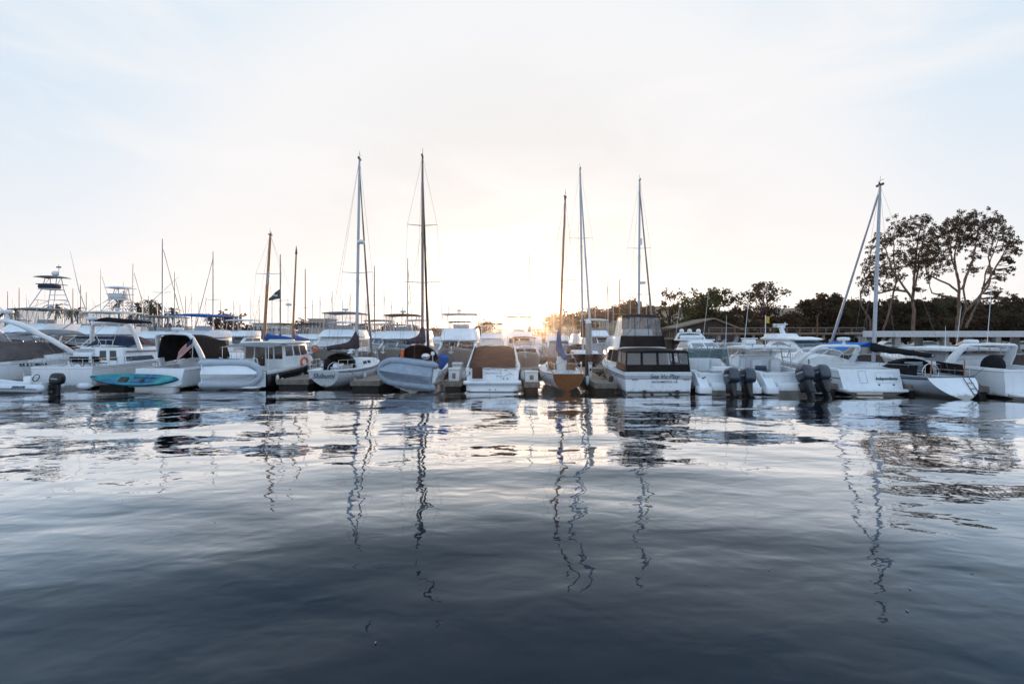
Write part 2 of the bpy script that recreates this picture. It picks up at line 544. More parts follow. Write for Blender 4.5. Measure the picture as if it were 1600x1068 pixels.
# ------------------------------------------------------------------ hulls
class Hull:
    """local frame: y forward, x to starboard, z up from the water; origin under the top of the transom"""
    def __init__(s, L, B, zs0, zs1, kind='power', sw=0.92, draft=0.4, rake=0.0, bow=1.2, flare=0.28, smax=0.42, dip=0.0, zk0=None, chine=0.10, ex=2.0, rise=0.55, pw=1.9):
        s.__dict__.update(locals())
        s.zk0 = (-draft * 0.7 if kind == 'power' else 0.05) if zk0 is None else zk0

    def half(s, t):
        h = s.B / 2
        if t < s.smax:
            k = t / s.smax
            return h * (s.sw + (1 - s.sw) * (1 - (1 - k) ** 2))
        k = (t - s.smax) / (1 - s.smax)
        return h * max(1 - k ** s.pw, 0.0) ** 0.82

    def sheer(s, t):
        return s.zs0 + (s.zs1 - s.zs0) * t ** 1.6 - s.dip * math.sin(PI * min(t * 1.15, 1))

    def keel(s, t):
        if s.kind == 'power':
            return -s.draft + (s.zk0 + s.draft) * (1 - t) ** 3 + (s.rise * s.draft) * max(t - 0.7, 0) * 2
        return -s.draft * math.sin(PI * min(max(t, 0), 1)) ** 0.7 + s.zk0 * (1 - t) ** 2.5

    def P(s, t, u, side=1, off=0.0):
        b, zs, zk = s.half(t), s.sheer(t), s.keel(t)
        if s.kind == 'power':
            zc = s.chine + s.rise * t ** 2.6
            cw = 0.95 - s.flare * t ** 1.6
            uc = 0.72
            if u <= uc:
                k = u / uc
                z = zs + (zc - zs) * k
                x = b * (1 + (cw - 1) * (k ** 1.35 if t > 0.5 else k))
            else:
                k = (u - uc) / (1 - uc)
                z = zc + (zk - zc) * k
                x = b * cw * (1 - k)
        else:
            z = zs + (zk - zs) * u
            x = b * max(1 - u ** s.ex, 0) ** 0.75
        y = s.L * t - s.bow * (u ** 1.1) * t ** 5 + s.rake * u * (1 - t) ** 5
        return Vector((side * (x + off), y, z))

    def uz(s, t, z):
        """u at height z on the topsides"""
        lo, hi = 0.0, 1.0
        for _ in range(24):
            m = (lo + hi) / 2
            if s.P(t, m).z > z: lo = m
            else: hi = m
        return lo

    def build(s, mat_, parent, tmat=None, nt=18, nu=11, name='hull', tname='transom'):
        if mat_ is M['white']: mat_ = M['hullwhite']
        if tmat is M['white']: tmat = M['hullwhite']
        mb = MB()
        us = [i / (nu - 1) for i in range(nu)]
        if s.kind == 'power':
            us = [0, 0.12, 0.24, 0.36, 0.48, 0.6, 0.72, 0.8, 0.9, 1.0]
        rings = []
        for i in range(nt + 1):
            t = (i / nt) ** 0.9
            t = min(t, 0.999)
            a = [s.P(t, u, -1) for u in us]
            b = [s.P(t, u, 1) for u in us[:-1]][::-1]
            rings.append(a + b)
        mb.loft(rings, closed=False)
        o = obj(name, mb, mat_, parent, 40)
        tb = MB()
        n = len(rings[0])
        r0 = rings[0]
        h = n // 2
        fs = []
        for i in range(h):
            a_, b_, c_, d_ = i, i + 1, n - 2 - i, n - 1 - i
            if b_ == c_:
                fs.append((a_, b_, d_))
            elif b_ < c_:
                fs.append((a_, b_, c_, d_))
        tb.add(r0, fs)
        obj(tname, tb, tmat or mat_, parent, 0)
        return o

    def band(s, z0, z1, mat_, parent, name='stripe', t0=0.0, t1=0.97, off=0.008, n=16, sides=(1, -1), rel=False):
        mb = MB()
        for sd in sides:
            rows = []
            for i in range(n + 1):
                t = t0 + (t1 - t0) * i / n
                if rel:
                    ua, ub = z0, z1
                else:
                    ua, ub = s.uz(t, z1), s.uz(t, z0)
                rows.append([s.P(t, ua, sd, off), s.P(t, (ua + ub) / 2, sd, off), s.P(t, ub, sd, off)])
            mb.loft(rows, closed=False)
        return obj(name, mb, mat_, parent, 40)

    def deck(s, mat_, parent, tc=None, floor=0.45, gw=0.22, camber=0.07, stern=0.03, name='deck', sill=0.0):
        mb = MB()
        rings = []
        ts = [0.0]
        if tc:
            ts += [('c', stern)] + [('c', stern + (tc - stern) * i / 5) for i in range(1, 6)]
            ts += [tc + (0.995 - tc) * i / 10 for i in range(0, 11)]
        else:
            ts = [0.995 * i / 14 for i in range(15)]
        for t in ts:
            if isinstance(t, tuple):
                t = t[1]
                b, z = s.half(t), s.sheer(t)
                y = s.P(t, 0).y
                bi = b - gw
                rings.append([(-b, y, z), (-bi, y, z + 0.012), (-bi + 0.02, y, floor), (bi - 0.02, y, floor), (bi, y, z + 0.012), (b, y, z)])
            else:
                b, z = s.half(t), s.sheer(t)
                y = s.P(t, 0).y
                rings.append([(k * b, y, z + camber * (1 - k * k) * min(1, b / (s.B / 2) * 1.2) * min(1, 0.1 + t * 3.5)) for k in (-1, -0.8, -0.3, 0.3, 0.8, 1)])
        mb.loft(rings, closed=False)
        return obj(name, mb, mat_, parent, 30)

    def edge(s, t, inset=0.0, dz=0.0, side=1):
        p = s.P(t, 0)
        return Vector((side * max(p.x - inset, 0), p.y, p.z + dz))

    def rubrail(s, mat_, parent, r=0.03, name='rub_rail', dz=-0.05, stern=True):
        mb = MB()
        pts = [s.edge(0.998 - 0.998 * i / 16, -0.01, dz, 1) for i in range(17)]
        p2 = [Vector((-p.x, p.y, p.z)) for p in pts[::-1]]
        mb.tube(p2 + pts[1:] + ([p2[0]] if stern else []), r, 6)
        return obj(name, mb, mat_, parent)

    def rail(s, mat_, parent, t0, t1, h=0.6, inset=0.08, n=6, r=0.014, name='bow_rail', mid=True, sides=(1, -1), join=True):
        mb = MB()
        for sd in sides:
            tops = []
            for i in range(n + 1):
                t = t0 + (t1 - t0) * i / n
                p = s.edge(t, inset, 0, sd)
                q = s.edge(t, inset, h, sd)
                tops.append(q)
                mb.tube([p, q], r * 0.9, 5)
            mb.tube([s.edge(t0, inset, 0.0, sd)] + tops, r, 5)
            if mid:
                mb.tube([s.edge(t0 + (t1 - t0) * i / n, inset, h * 0.52, sd) for i in range(n + 1)], r * 0.7, 4)
        if join:
            mb.tube([s.edge(t1, inset, h, 1), Vector((0, s.L + 0.05, s.sheer(1) + h)), s.edge(t1, inset, h, -1)], r, 5)
        return obj(name, mb, mat_, parent)


# ------------------------------------------------------------------ boat fittings
def house(parent, mat_, y0, y1, w, z0, Y0, Y1, Wt, z1, name='cabin', r=0.18, crown=0.06, top=None):
    """a rounded box narrowing upward; returns quads for windows"""
    mb = MB()
    def ring(k, z, ins=0.0):
        a0, a1, ww = y0 + (Y0 - y0) * k, y1 + (Y1 - y1) * k, w + (Wt - w) * k
        return rrect(0, (a0 + a1) / 2, ww - ins, (a1 - a0) / 2 - ins, r, z)
    rr = [ring(0, z0), ring(0.5, (z0 + z1) / 2), ring(1, z1 - 0.02), ring(1, z1 + crown * 0.35, 0.05), ring(1, z1 + crown * 0.8, 0.25), ring(1, z1 + crown, min(Wt, (Y1 - Y0) / 2) * 0.6)]
    mb.loft(rr)
    obj(name, mb, mat_, parent, 40)
    return {
        'aft': ((-w, y0, z0), (w, y0, z0), (Wt, Y0, z1), (-Wt, Y0, z1)),
        'fore': ((w, y1, z0), (-w, y1, z0), (-Wt, Y1, z1), (Wt, Y1, z1)),
        'stbd': ((w, y0, z0), (w, y1, z0), (Wt, Y1, z1), (Wt, Y0, z1)),
        'port': ((-w, y1, z0), (-w, y0, z0), (-Wt, Y0, z1), (-Wt, Y1, z1)),
        'c': (0, (y0 + y1) / 2, (z0 + z1) / 2),
    }


def windows(parent, H, face, spans, mat_, name='window', off=0.016):
    for (u0, u1, v0, v1) in spans:
        mb = MB().panel(H[face], u0, u1, v0, v1, off, 0.012, H['c'])
        obj(name, mb, mat_, parent, 0)


def canvas_wall(parent, q, n, v0, v1, mul, cmat, wmat, ctr, name='canvas_wall', wname='vinyl_window', off=0.0):
    """cloth wall with n clear panels cut in it"""
    bl, br, tr, tl = [Vector(p) for p in q]
    nr = (br - bl).cross(tl - bl).normalized()
    if nr.dot((bl + tr) / 2 - Vector(ctr)) < 0:
        nr = -nr
    def P(u, v):
        return (bl * (1 - u) + br * u) * (1 - v) + (tl * (1 - u) + tr * u) * v + nr * off
    us = []
    for i in range(n):
        us += [(i + mul) / n, (i + 1 - mul) / n]
    ua = [0] + us + [1]
    va = [0, v0, v1, 1]
    mb = MB()
    for j in range(3):
        for i in range(len(ua) - 1):
            if j == 1 and i % 2 == 1:
                continue
            a = [P(ua[i], va[j]), P(ua[i + 1], va[j]), P(ua[i + 1], va[j + 1]), P(ua[i], va[j + 1])]
            b = [p - nr * 0.012 for p in a]
            mb.add(a + b, [(0, 1, 2, 3), (7, 6, 5, 4), (0, 4, 5, 1), (1, 5, 6, 2), (2, 6, 7, 3), (3, 7, 4, 0)])
    if cmat is not None:
        obj(name, mb, cmat, parent, 0)
    for i in range(n):
        a = [P(us[2 * i] - 0.004, v0 - 0.004), P(us[2 * i + 1] + 0.004, v0 - 0.004), P(us[2 * i + 1] + 0.004, v1 + 0.004), P(us[2 * i] - 0.004, v1 + 0.004)]
        a = [p - nr * 0.005 for p in a]
        obj(wname, MB().add(a, [(0, 1, 2, 3)]), wmat, parent, 0)


def canopy(parent, mat_, x, y0, y1, z, crown=0.12, name='canopy_top', th=0.02, droop=0.08, n=8, slope=0.0):
    g = []
    for i in range(n + 1):
        v = i / n
        row = []
        for j in range(n + 1):
            u = -1 + 2 * j / n
            e = max(abs(u), abs(2 * v - 1))
            row.append((u * x, y0 + (y1 - y0) * v, z + crown * (1 - u * u) + crown * 0.4 * (1 - (2 * v - 1) ** 2) - (droop if e > 0.99 else 0) + slope * (v - 0.5)))
        g.append(row)
    return obj(name, MB().slab(g, th), mat_, parent, 50)


def sweep_arch(parent, mat_, w, y, z0, z1, swp, wt=None, depth=0.45, th=0.16, name='radar_arch', flare=0.0, rc=0.45, dtop=None):
    """arch over the cockpit; its legs lean aft by swp from foot to top"""
    wt = w * 0.86 if wt is None else wt
    path = []
    k = 6
    path += [(-w, z0), (-(w * 0.55 + wt * 0.45), z0 + (z1 - z0) * 0.5)]
    for i in range(k + 1):
        a = R(180 - 90 * i / k)
        path.append((-wt + rc + rc * math.cos(a), z1 - rc + rc * math.sin(a)))
    path += [(0, z1 + 0.04)]
    path += [(-x, z) for x, z in path[:-1][::-1]]
    rings = []
    for i, (x, z) in enumerate(path):
        a = path[max(i - 1, 0)]; b = path[min(i + 1, len(path) - 1)]
        t = Vector((b[0] - a[0], b[1] - a[1])).normalized()
        nx, nz = -t.y, t.x
        f = (z - z0) / (z1 - z0)
        yy = y - swp * f
        d = depth * (1 + flare * (1 - f)) / 2
        if dtop: d = (depth * (1 - f) + dtop * f) / 2
        h = th / 2
        sec = [(-d, -h * 0.5), (-d * 0.7, -h), (d * 0.7, -h), (d, -h * 0.5), (d, h * 0.5), (d * 0.7, h), (-d * 0.7, h), (-d, h * 0.5)]
        rings.append([(x + nx * q, yy + p, z + nz * q) for p, q in sec])
    return obj(name, MB().loft(rings), mat_, parent, 45)


def radar(parent, x, y, z, r=0.3, pole=0.35, name='radar_dome'):
    mb = MB()
    mb.loft([rrect(x, y, 0.09, 0.09, 0.05, z), rrect(x, y - 0.03, 0.06, 0.06, 0.04, z + pole)])
    mb.lathe([(0.02, 0), (r * 0.8, 0.0), (r, 0.06), (r, 0.14), (r * 0.85, 0.2), (0.05, 0.22)], (x, y, z + pole), 16)
    return obj(name, mb, M['white2'], parent)


def antenna(parent, x, y, z, h, lean=(0, 0), name='antenna', r=0.012):
    return obj(name, MB().tube([(x, y, z), (x + lean[0] * h, y + lean[1] * h, z + h)], [r * 1.6, r * 0.7], 5), M['white2'], parent)


def outboard(parent, x, y, z, sc=1.0, tilt=0.0, cow=None, yaw=0.0, name='outboard_motor'):
    """outboard motor: pivot at the top of the transom bracket, cowl above, leg below"""
    o = bpy.data.objects.new(name, None)
    COL.objects.link(o)
    o.parent = parent
    o.location = (x, y, z)
    o.rotation_euler = (tilt, 0, yaw)
    o.scale = (sc, sc, sc)
    cb = MB()
    rings = []
    for (zz, hx, hy, cy) in ((0.10, 0.20, 0.30, -0.36), (0.16, 0.25, 0.37, -0.38), (0.34, 0.27, 0.41, -0.40), (0.55, 0.265, 0.40, -0.42), (0.70, 0.24, 0.35, -0.42), (0.80, 0.19, 0.27, -0.41), (0.84, 0.10, 0.15, -0.40)):
        rings.append(rrect(0, cy, hx, hy, min(hx, hy) * 0.62, zz, 4))
    cb.loft(rings)
    obj('cowl', cb, cow or M['cowl'], o, 50)
    db = MB()
    for sx in (-1, 1):
        db.add([(sx * 0.272, -0.62, 0.42), (sx * 0.276, -0.2, 0.46), (sx * 0.276, -0.2, 0.53), (sx * 0.272, -0.62, 0.49)], [(0, 1, 2, 3)])
    obj('cowl_stripe', db, M['grey_and_shade'], o, 0)
    lb = MB()
    lb.loft([rrect(0, -0.34, 0.17, 0.24, 0.12, 0.12), rrect(0, -0.34, 0.14, 0.22, 0.1, -0.1), rrect(0, -0.36, 0.085, 0.19, 0.07, -0.45), rrect(0, -0.36, 0.06, 0.16, 0.05, -0.80)])
    lb.box(-0.14, 0.14, -0.62, -0.15, -0.475, -0.455)
    lb.lathe([(0.02, 0.12), (0.075, 0.0), (0.085, -0.15), (0.07, -0.4), (0.03, -0.5)], (0, -0.2, -0.86), 10, 'y')
    lb.loft([rrect(0, -0.36, 0.02, 0.11, 0.015, -0.92), rrect(0, -0.40, 0.012, 0.05, 0.01, -1.12)])
    lb.rbox(-0.13, 0.13, -0.14, 0.06, -0.32, 0.10, 0.03)
    obj('lower_unit', lb, M['black'], o, 45)
    pb = MB()
    for k in range(3):
        a = 2 * PI * k / 3
        c, s_ = math.cos(a), math.sin(a)
        pb.add([(0.03 * c, -0.62, -0.86 + 0.03 * s_), (0.16 * c - 0.07 * s_, -0.66, -0.86 + 0.16 * s_ + 0.07 * c), (0.19 * c, -0.62, -0.86 + 0.19 * s_), (0.14 * c + 0.06 * s_, -0.58, -0.86 + 0.14 * s_ - 0.06 * c)], [(0, 1, 2, 3)])
    obj('propeller', pb, M['black'], o)
    return o


def windscreen(parent, y, w, depth, z, h, back=0.5, fmat=None, gmat=None, n=12, a0=8, side=0.55, name='windscreen'):
    """wrap round glass: foot on a half ellipse, top smaller and further aft"""
    base, top = [], []
    for i in range(n + 1):
        a = R(a0 + (180 - 2 * a0) * i / n)
        base.append((w * math.cos(a), y + depth * math.sin(a), z))
        f = math.sin(a) ** 0.6
        top.append((w * 0.88 * math.cos(a), y - back + depth * 0.8 * math.sin(a), z + h * (0.35 + 0.65 * f)))
    g = MB()
    g.loft([base, top], closed=False)
    wo = obj(name, g, gmat or M['clear'], parent, 50)
    f = MB()
    f.tube(top, 0.028, 6)
    f.tube(base, 0.03, 6)
    for i in (0, 3, n // 2, n - 3, n):
        f.tube([base[i], top[i]], 0.022, 5)
    fo = obj('frame', f, fmat or M['white'], wo)
    return base, top


def rope(name, pts, label, r=0.014, sag=0.15, mat_=None, group=None, n=8):
    pts = [Vector(p) for p in pts]
    P = []
    for a, b in zip(pts[:-1], pts[1:]):
        for i in range(n + 1):
            k = i / n
            p = a.lerp(b, k)
            p.z -= sag * 4 * k * (1 - k)
            P.append(p)
    o = obj(name, MB().tube(P, r, 5), mat_ or M['rope'])
    return tag(o, label, 'rope', group)


def fender(loc, label, L=0.55, r=0.11, mat_=None, horiz=False, group=None):
    mb = MB()
    mb.lathe([(0.02, -L / 2 - 0.05), (0.03, -L / 2), (r * 0.8, -L / 2 + 0.05), (r, -L / 2 + 0.14), (r, L / 2 - 0.14), (r * 0.8, L / 2 - 0.05), (0.03, L / 2), (0.02, L / 2 + 0.06)], (0, 0, 0), 12, 'x' if horiz else 'z')
    o = obj('fender', mb, mat_ or M['fender'])
    o.location = loc
    return tag(o, label, 'fender', group)


def text_on(parent, s, size, mat_, p, n, **k):
    """lettering facing direction n (horizontal)"""
    a = math.atan2(n[1], n[0]) + PI / 2
    return text('lettering', s, size, mat_, parent, p, (R(90), 0, a), **k)


# ================================================================== setting
def water_mat():
    """dark water under a mirror whose strength follows a steepened Fresnel curve"""
    m = bpy.data.materials.new('harbour_water')
    m.use_nodes = True
    t = m.node_tree
    t.nodes.clear()
    out_ = t.nodes.new('ShaderNodeOutputMaterial')
    body = t.nodes.new('ShaderNodeBsdfDiffuse')
    body.inputs['Color'].default_value = (0.006, 0.0115, 0.021, 1)
    gl = t.nodes.new('ShaderNodeBsdfGlossy')
    gl.inputs['Roughness'].default_value = 0.025
    gl.inputs['Color'].default_value = (0.76, 0.88, 0.98, 1)
    fr = t.nodes.new('ShaderNodeFresnel')
    fr.inputs['IOR'].default_value = 1.33
    cr = t.nodes.new('ShaderNodeValToRGB')
    g = lambda v: (v, v, v)
    ramp(cr, [(0.02, g(0.012)), (0.06, g(0.042)), (0.11, g(0.13)), (0.19, g(0.42)), (0.30, g(0.78)), (0.45, g(0.95)), (0.8, g(0.97))])
    tint = t.nodes.new('ShaderNodeValToRGB')
    ramp(tint, [(0.05, (0.66, 0.84, 1.0)), (0.20, (0.80, 0.90, 1.0)), (0.36, (1.0, 0.985, 0.98))])
    t.links.new(fr.outputs[0], tint.inputs[0])
    t.links.new(tint.outputs[0], gl.inputs['Color'])
    mix = t.nodes.new('ShaderNodeMixShader')
    t.links.new(fr.outputs[0], cr.inputs[0])
    t.links.new(cr.outputs[0], mix.inputs[0])
    t.links.new(body.outputs[0], mix.inputs[1])
    t.links.new(gl.outputs[0], mix.inputs[2])
    t.links.new(mix.outputs[0], out_.inputs['Surface'])
    co = t.nodes.new('ShaderNodeTexCoord')
    def layer(scale, stretch, rot, dist, prev, detail=2.0, distort=0.0):
        mp_ = t.nodes.new('ShaderNodeMapping')
        mp_.inputs['Scale'].default_value = stretch
        mp_.inputs['Rotation'].default_value = (0, 0, R(rot))
        t.links.new(co.outputs['Object'], mp_.inputs['Vector'])
        n_ = t.nodes.new('ShaderNodeTexNoise')
        n_.inputs['Scale'].default_value = scale
        n_.inputs['Detail'].default_value = detail
        n_.inputs['Roughness'].default_value = 0.4
        n_.inputs['Distortion'].default_value = distort
        t.links.new(mp_.outputs[0], n_.inputs['Vector'])
        bp = t.nodes.new('ShaderNodeBump')
        bp.inputs['Strength'].default_value = 1.0
        bp.inputs['Distance'].default_value = dist
        t.links.new(n_.outputs['Fac'], bp.inputs['Height'])
        if prev is not None:
            t.links.new(prev.outputs[0], bp.inputs['Normal'])
        return bp
    z = layer(0.11, (0.45, 1.0, 1), 20, 0.22, None, 0.0, 0.2)
    a = layer(0.32, (0.55, 1.0, 1), 14, 0.21, z, 0.0, 0.3)
    b = layer(0.95, (0.55, 1.0, 1), -14, 0.034, a, 1.0, 0.5)
    c = layer(2.6, (0.6, 1.0, 1), 6, 0.0095, b, 1.5, 0.4)
    d = layer(6.5, (0.75, 1.0, 1), -4, 0.0016, c, 1.0, 0.2)
    for n_ in (fr, gl):
        t.links.new(d.outputs[0], n_.inputs['Normal'])
    return m


wb = MB()
wb.add([(-690, -40, 0), (690, -40, 0), (690, 432, 0), (-690, 432, 0)], [(0, 1, 2, 3)])
wo = obj('water', wb, water_mat(), None, 0)
tag(wo, 'dark navy harbour water with soft ripples and mirrored masts', kind='structure')


def interp(x, tab):
    if x <= tab[0][0]: return tab[0][1]
    for (a, b), (c, d) in zip(tab[:-1], tab[1:]):
        if x <= c:
            return b + (d - b) * (x - a) / (c - a)
    return tab[-1][1]


# hills beyond the harbour: a height field on a polar grid
M['hill'] = mat('hillside_scrub', (0.11, 0.075, 0.042), 0.95, col2=(0.26, 0.18, 0.10), scale=0.06, bump=1.5, bscale=0.12)  # dry scrub tan, warmed further to carry the orange sun glare
from mathutils import noise as mn
HILL = [(-300, 3), (0, 4), (300, 4), (560, 6), (640, 7), (740, 7), (840, 8), (870, 11), (905, 15), (930, 15), (960, 18), (1000, 20), (1060, 20), (1120, 18), (1200, 19), (1300, 21), (1400, 22), (1700, 22)]
hb = MB()
rows = []
for j in range(13):
    Yd = 150 + 22 * j
    row = []
    for i in range(121):
        px = -400 + i * 2100 / 120
        k = min(max((j - 1) / 7, 0), 1)
        hgt = interp(px, HILL) * (k * k * (3 - 2 * k)) * (1.0 if j < 10 else 0.9)
        x = (px - 800) / 800 * Yd
        hgt += k * 2.6 * mn.fractal(Vector((x * 0.03, Yd * 0.03, 0)), 1.0, 2.0, 4) * (0.4 + hgt / 20)
        z = -2.0 if j == 0 else 0.9 + max(hgt, 0)
        row.append((x, Yd, z))
    rows.append(row)
hb.loft(rows, closed=False)
tag(obj('hills', hb, M['hill'], None, 60), 'low scrubby hills beyond the harbour, low sun glow put into their tan colour', kind='structure')

# the quay on the east side, behind the boats
M['ground'] = mat('quay_ground', (0.10, 0.085, 0.07), 0.95, col2=(0.20, 0.17, 0.14), scale=0.8, bump=0.02, bscale=5)
gb = MB()
QY = 58.0
pts = [(17.5, QY), (140, QY), (140, 170), (13, 170), (13, 100), (17.5, 84)]
n = len(pts)
gb.add([(x, y, -1.5) for x, y in pts] + [(x, y, 1.0) for x, y in pts], [tuple(n + i for i in range(n))] + [(i, (i + 1) % n, n + (i + 1) % n, n + i) for i in range(n)])
tag(obj('quay_ground', gb, M['ground'], None, 0), 'earth and paving of the quay behind the moored boats', kind='structure')

# ------------------------------------------------------------------ docks
def dock(name, label, x0, x1, y0, y1, z=0.52, cat='dock', gap=0.0, planks=True, group=None, bevel_end=0.0):
    t = thing(name, label, cat, (x0, y0, 0), 0, group)
    w, d = x1 - x0, y1 - y0
    mb = MB()
    along_y = d > w
    step = 0.145
    L = d if along_y else w
    kk = int(L / step)
    for i in range(kk):
        a = i * L / kk + 0.004; b = (i + 1) * L / kk - 0.004
        dz = random.uniform(-0.003, 0.004)
        ins = 0.0
        if along_y: mb.box(0.06, w - 0.06, a, b, z - 0.04, z + dz)
        else: mb.box(a, b, 0.06, d - 0.06, z - 0.04, z + dz)
    obj('deck_planks', mb, M['deckwood'], t, 0)
    fb = MB()
    for (a, b, c, e) in ((0, 0.06, 0, d), (w - 0.06, w, 0, d), (0.06, w - 0.06, 0, 0.06), (0.06, w - 0.06, d - 0.06, d)):
        fb.box(a, b, c, e, z - 0.27, z + 0.012)
    fb.box(0.06, w - 0.06, 0.06, d - 0.06, z - 0.10, z - 0.05)
    obj('edge_timber', fb, M['dockside'], t, 0)
    ub = MB()
    ub.box(0.1, w - 0.1, 0.1, d - 0.1, -0.3, z - 0.10)
    obj('float', ub, M['float'], t, 0)
    if not along_y:
        return t
    cb = MB()
    for k in range(int(d / 3)):
        for sx in (0.12, w - 0.12):
            yy = 0.5 + k * 3
            cb.tube([(sx, yy - 0.11, z + 0.07), (sx, yy + 0.11, z + 0.07)], 0.018, 5)
            cb.tube([(sx, yy - 0.05, z), (sx, yy - 0.05, z + 0.07)], 0.018, 5)
            cb.tube([(sx, yy + 0.05, z), (sx, yy + 0.05, z + 0.07)], 0.018, 5)
    obj('cleat', cb, M['steel'], t)
    return t


dock('main_dock', 'long timber walkway running behind the front row of boats', -52, 30, 40.4, 42.6)
fingers = [
    (-29.35, -28.75, 29.6, 'narrow dock finger behind the white inflatable dinghy'),
    (-24.35, -22.7, 30.0, 'dock finger under the teal kayak'),
    (-13.9, -12.0, 30.2, 'grey dock finger between the dark hulled boat and the sailboat with script name'),
    (-9.3, -7.6, 29.4, 'short dock end beside the sailboat carrying a grey inflatable across its stern'),
    (-3.9, -2.85, 29.0, 'dock end with two white boxes beside the brown covered cruiser'),
    (0.68, 1.55, 28.5, 'dock end with a white box before the wooden transom sailboat'),
    (4.55, 5.75, 28.0, 'weathered timber dock finger beside the black canopied motor yacht'),
    (9.85, 10.2, 28.0, 'thin dock finger between the black canopied yacht and the twin motor boat'),
    (13.25, 13.45, 27.8, 'slim dock finger between the two twin outboard boats'),
    (16.95, 17.55, 27.6, 'dock finger beside the cruiser with the open arch'),
    (21.0, 21.1, 26.8, 'dock edge behind the white scoop stern'),
    (24.05, 24.3, 26.2, 'dock edge beside the hardtop cruiser'),
]
for (a, b, y, lb) in fingers:
    if b - a < 0.3: a -= 0.15; b += 0.15
    dock('dock_finger', lb, a, b, y, 40.38, group='dock fingers between the berths')
# dock on the far side for the second row
dock('main_dock', 'far timber walkway behind the second row of boats', -60, 16, 62.0, 64.0)


def piling(x, y, h, label, r=0.16, capc=None, sleeve=None):
    t = thing('piling', label, 'piling', (x, y, 0), 0, 'dock pilings')
    mb = MB().tube([(0, 0, -1.5), (0, 0, h)], r, 12)
    obj('shaft', mb, M['concrete'] if sleeve is None else M[sleeve], t)
    obj('cone_cap', MB().lathe([(r * 1.08, 0), (r * 1.08, 0.05), (r * 0.3, 0.28), (0.02, 0.3)], (0, 0, h), 12), M[capc or 'white2'], t)
    sb = MB().tube([(0, 0, 0.45), (0, 0, 1.9)], r * 1.12, 12)
    obj('rubber_sleeve', sb, M['darkbrown'], t)
    return t


piling(4.98, 33.4, 3.95, 'pale piling standing by the timber finger, dark sleeve at its foot', 0.19)
piling(-12.6, 38.6, 2.6, 'piling behind the script named sailboat', 0.15)
piling(-24.0, 39.2, 2.7, 'piling by the teal kayak finger', 0.15)
piling(17.2, 38.0, 2.4, 'piling between the outboard boat and the arch cruiser', 0.15)


def dock_box(x, y, z, w, d, h, label, slot=True, rz=0):
    t = thing('dock_box', label, 'dock box', (x, y, z), rz, 'white dock boxes')
    obj('bin', MB().rbox(-w / 2, w / 2, -d / 2, d / 2, 0, h * 0.82, 0.02, 0.05), M['dockbox'], t)
    obj('lid', MB().rbox(-w / 2 - 0.03, w / 2 + 0.03, -d / 2 - 0.03, d / 2 + 0.03, h * 0.83, h, 0.03, 0.06), M['dockbox'], t)
    if slot:
        obj('hatch', MB().rbox(-w * 0.15, w * 0.16, -d / 2 - 0.012, -d / 2 + 0.02, h * 0.2, h * 0.62, 0.005, 0.01), M['palebrown'], t)
    return t


dock_box(-3.32, 29.5, 0.53, 0.62, 0.5, 0.75, 'white dock box with brown hatch at the dock end beside the brown covered cruiser')
dock_box(-3.36, 31.6, 0.53, 0.6, 0.5, 0.95, 'taller white dock box behind the hatched one by the brown covered cruiser', False)
dock_box(1.1, 29.0, 0.53, 0.72, 0.5, 0.62, 'white dock box beside the wooden transom sailboat')
dock_box(10.05, 28.6, 0.53, 0.34, 0.45, 0.7, 'narrow dock box with hatch between the black canopied yacht and the twin motor boat')


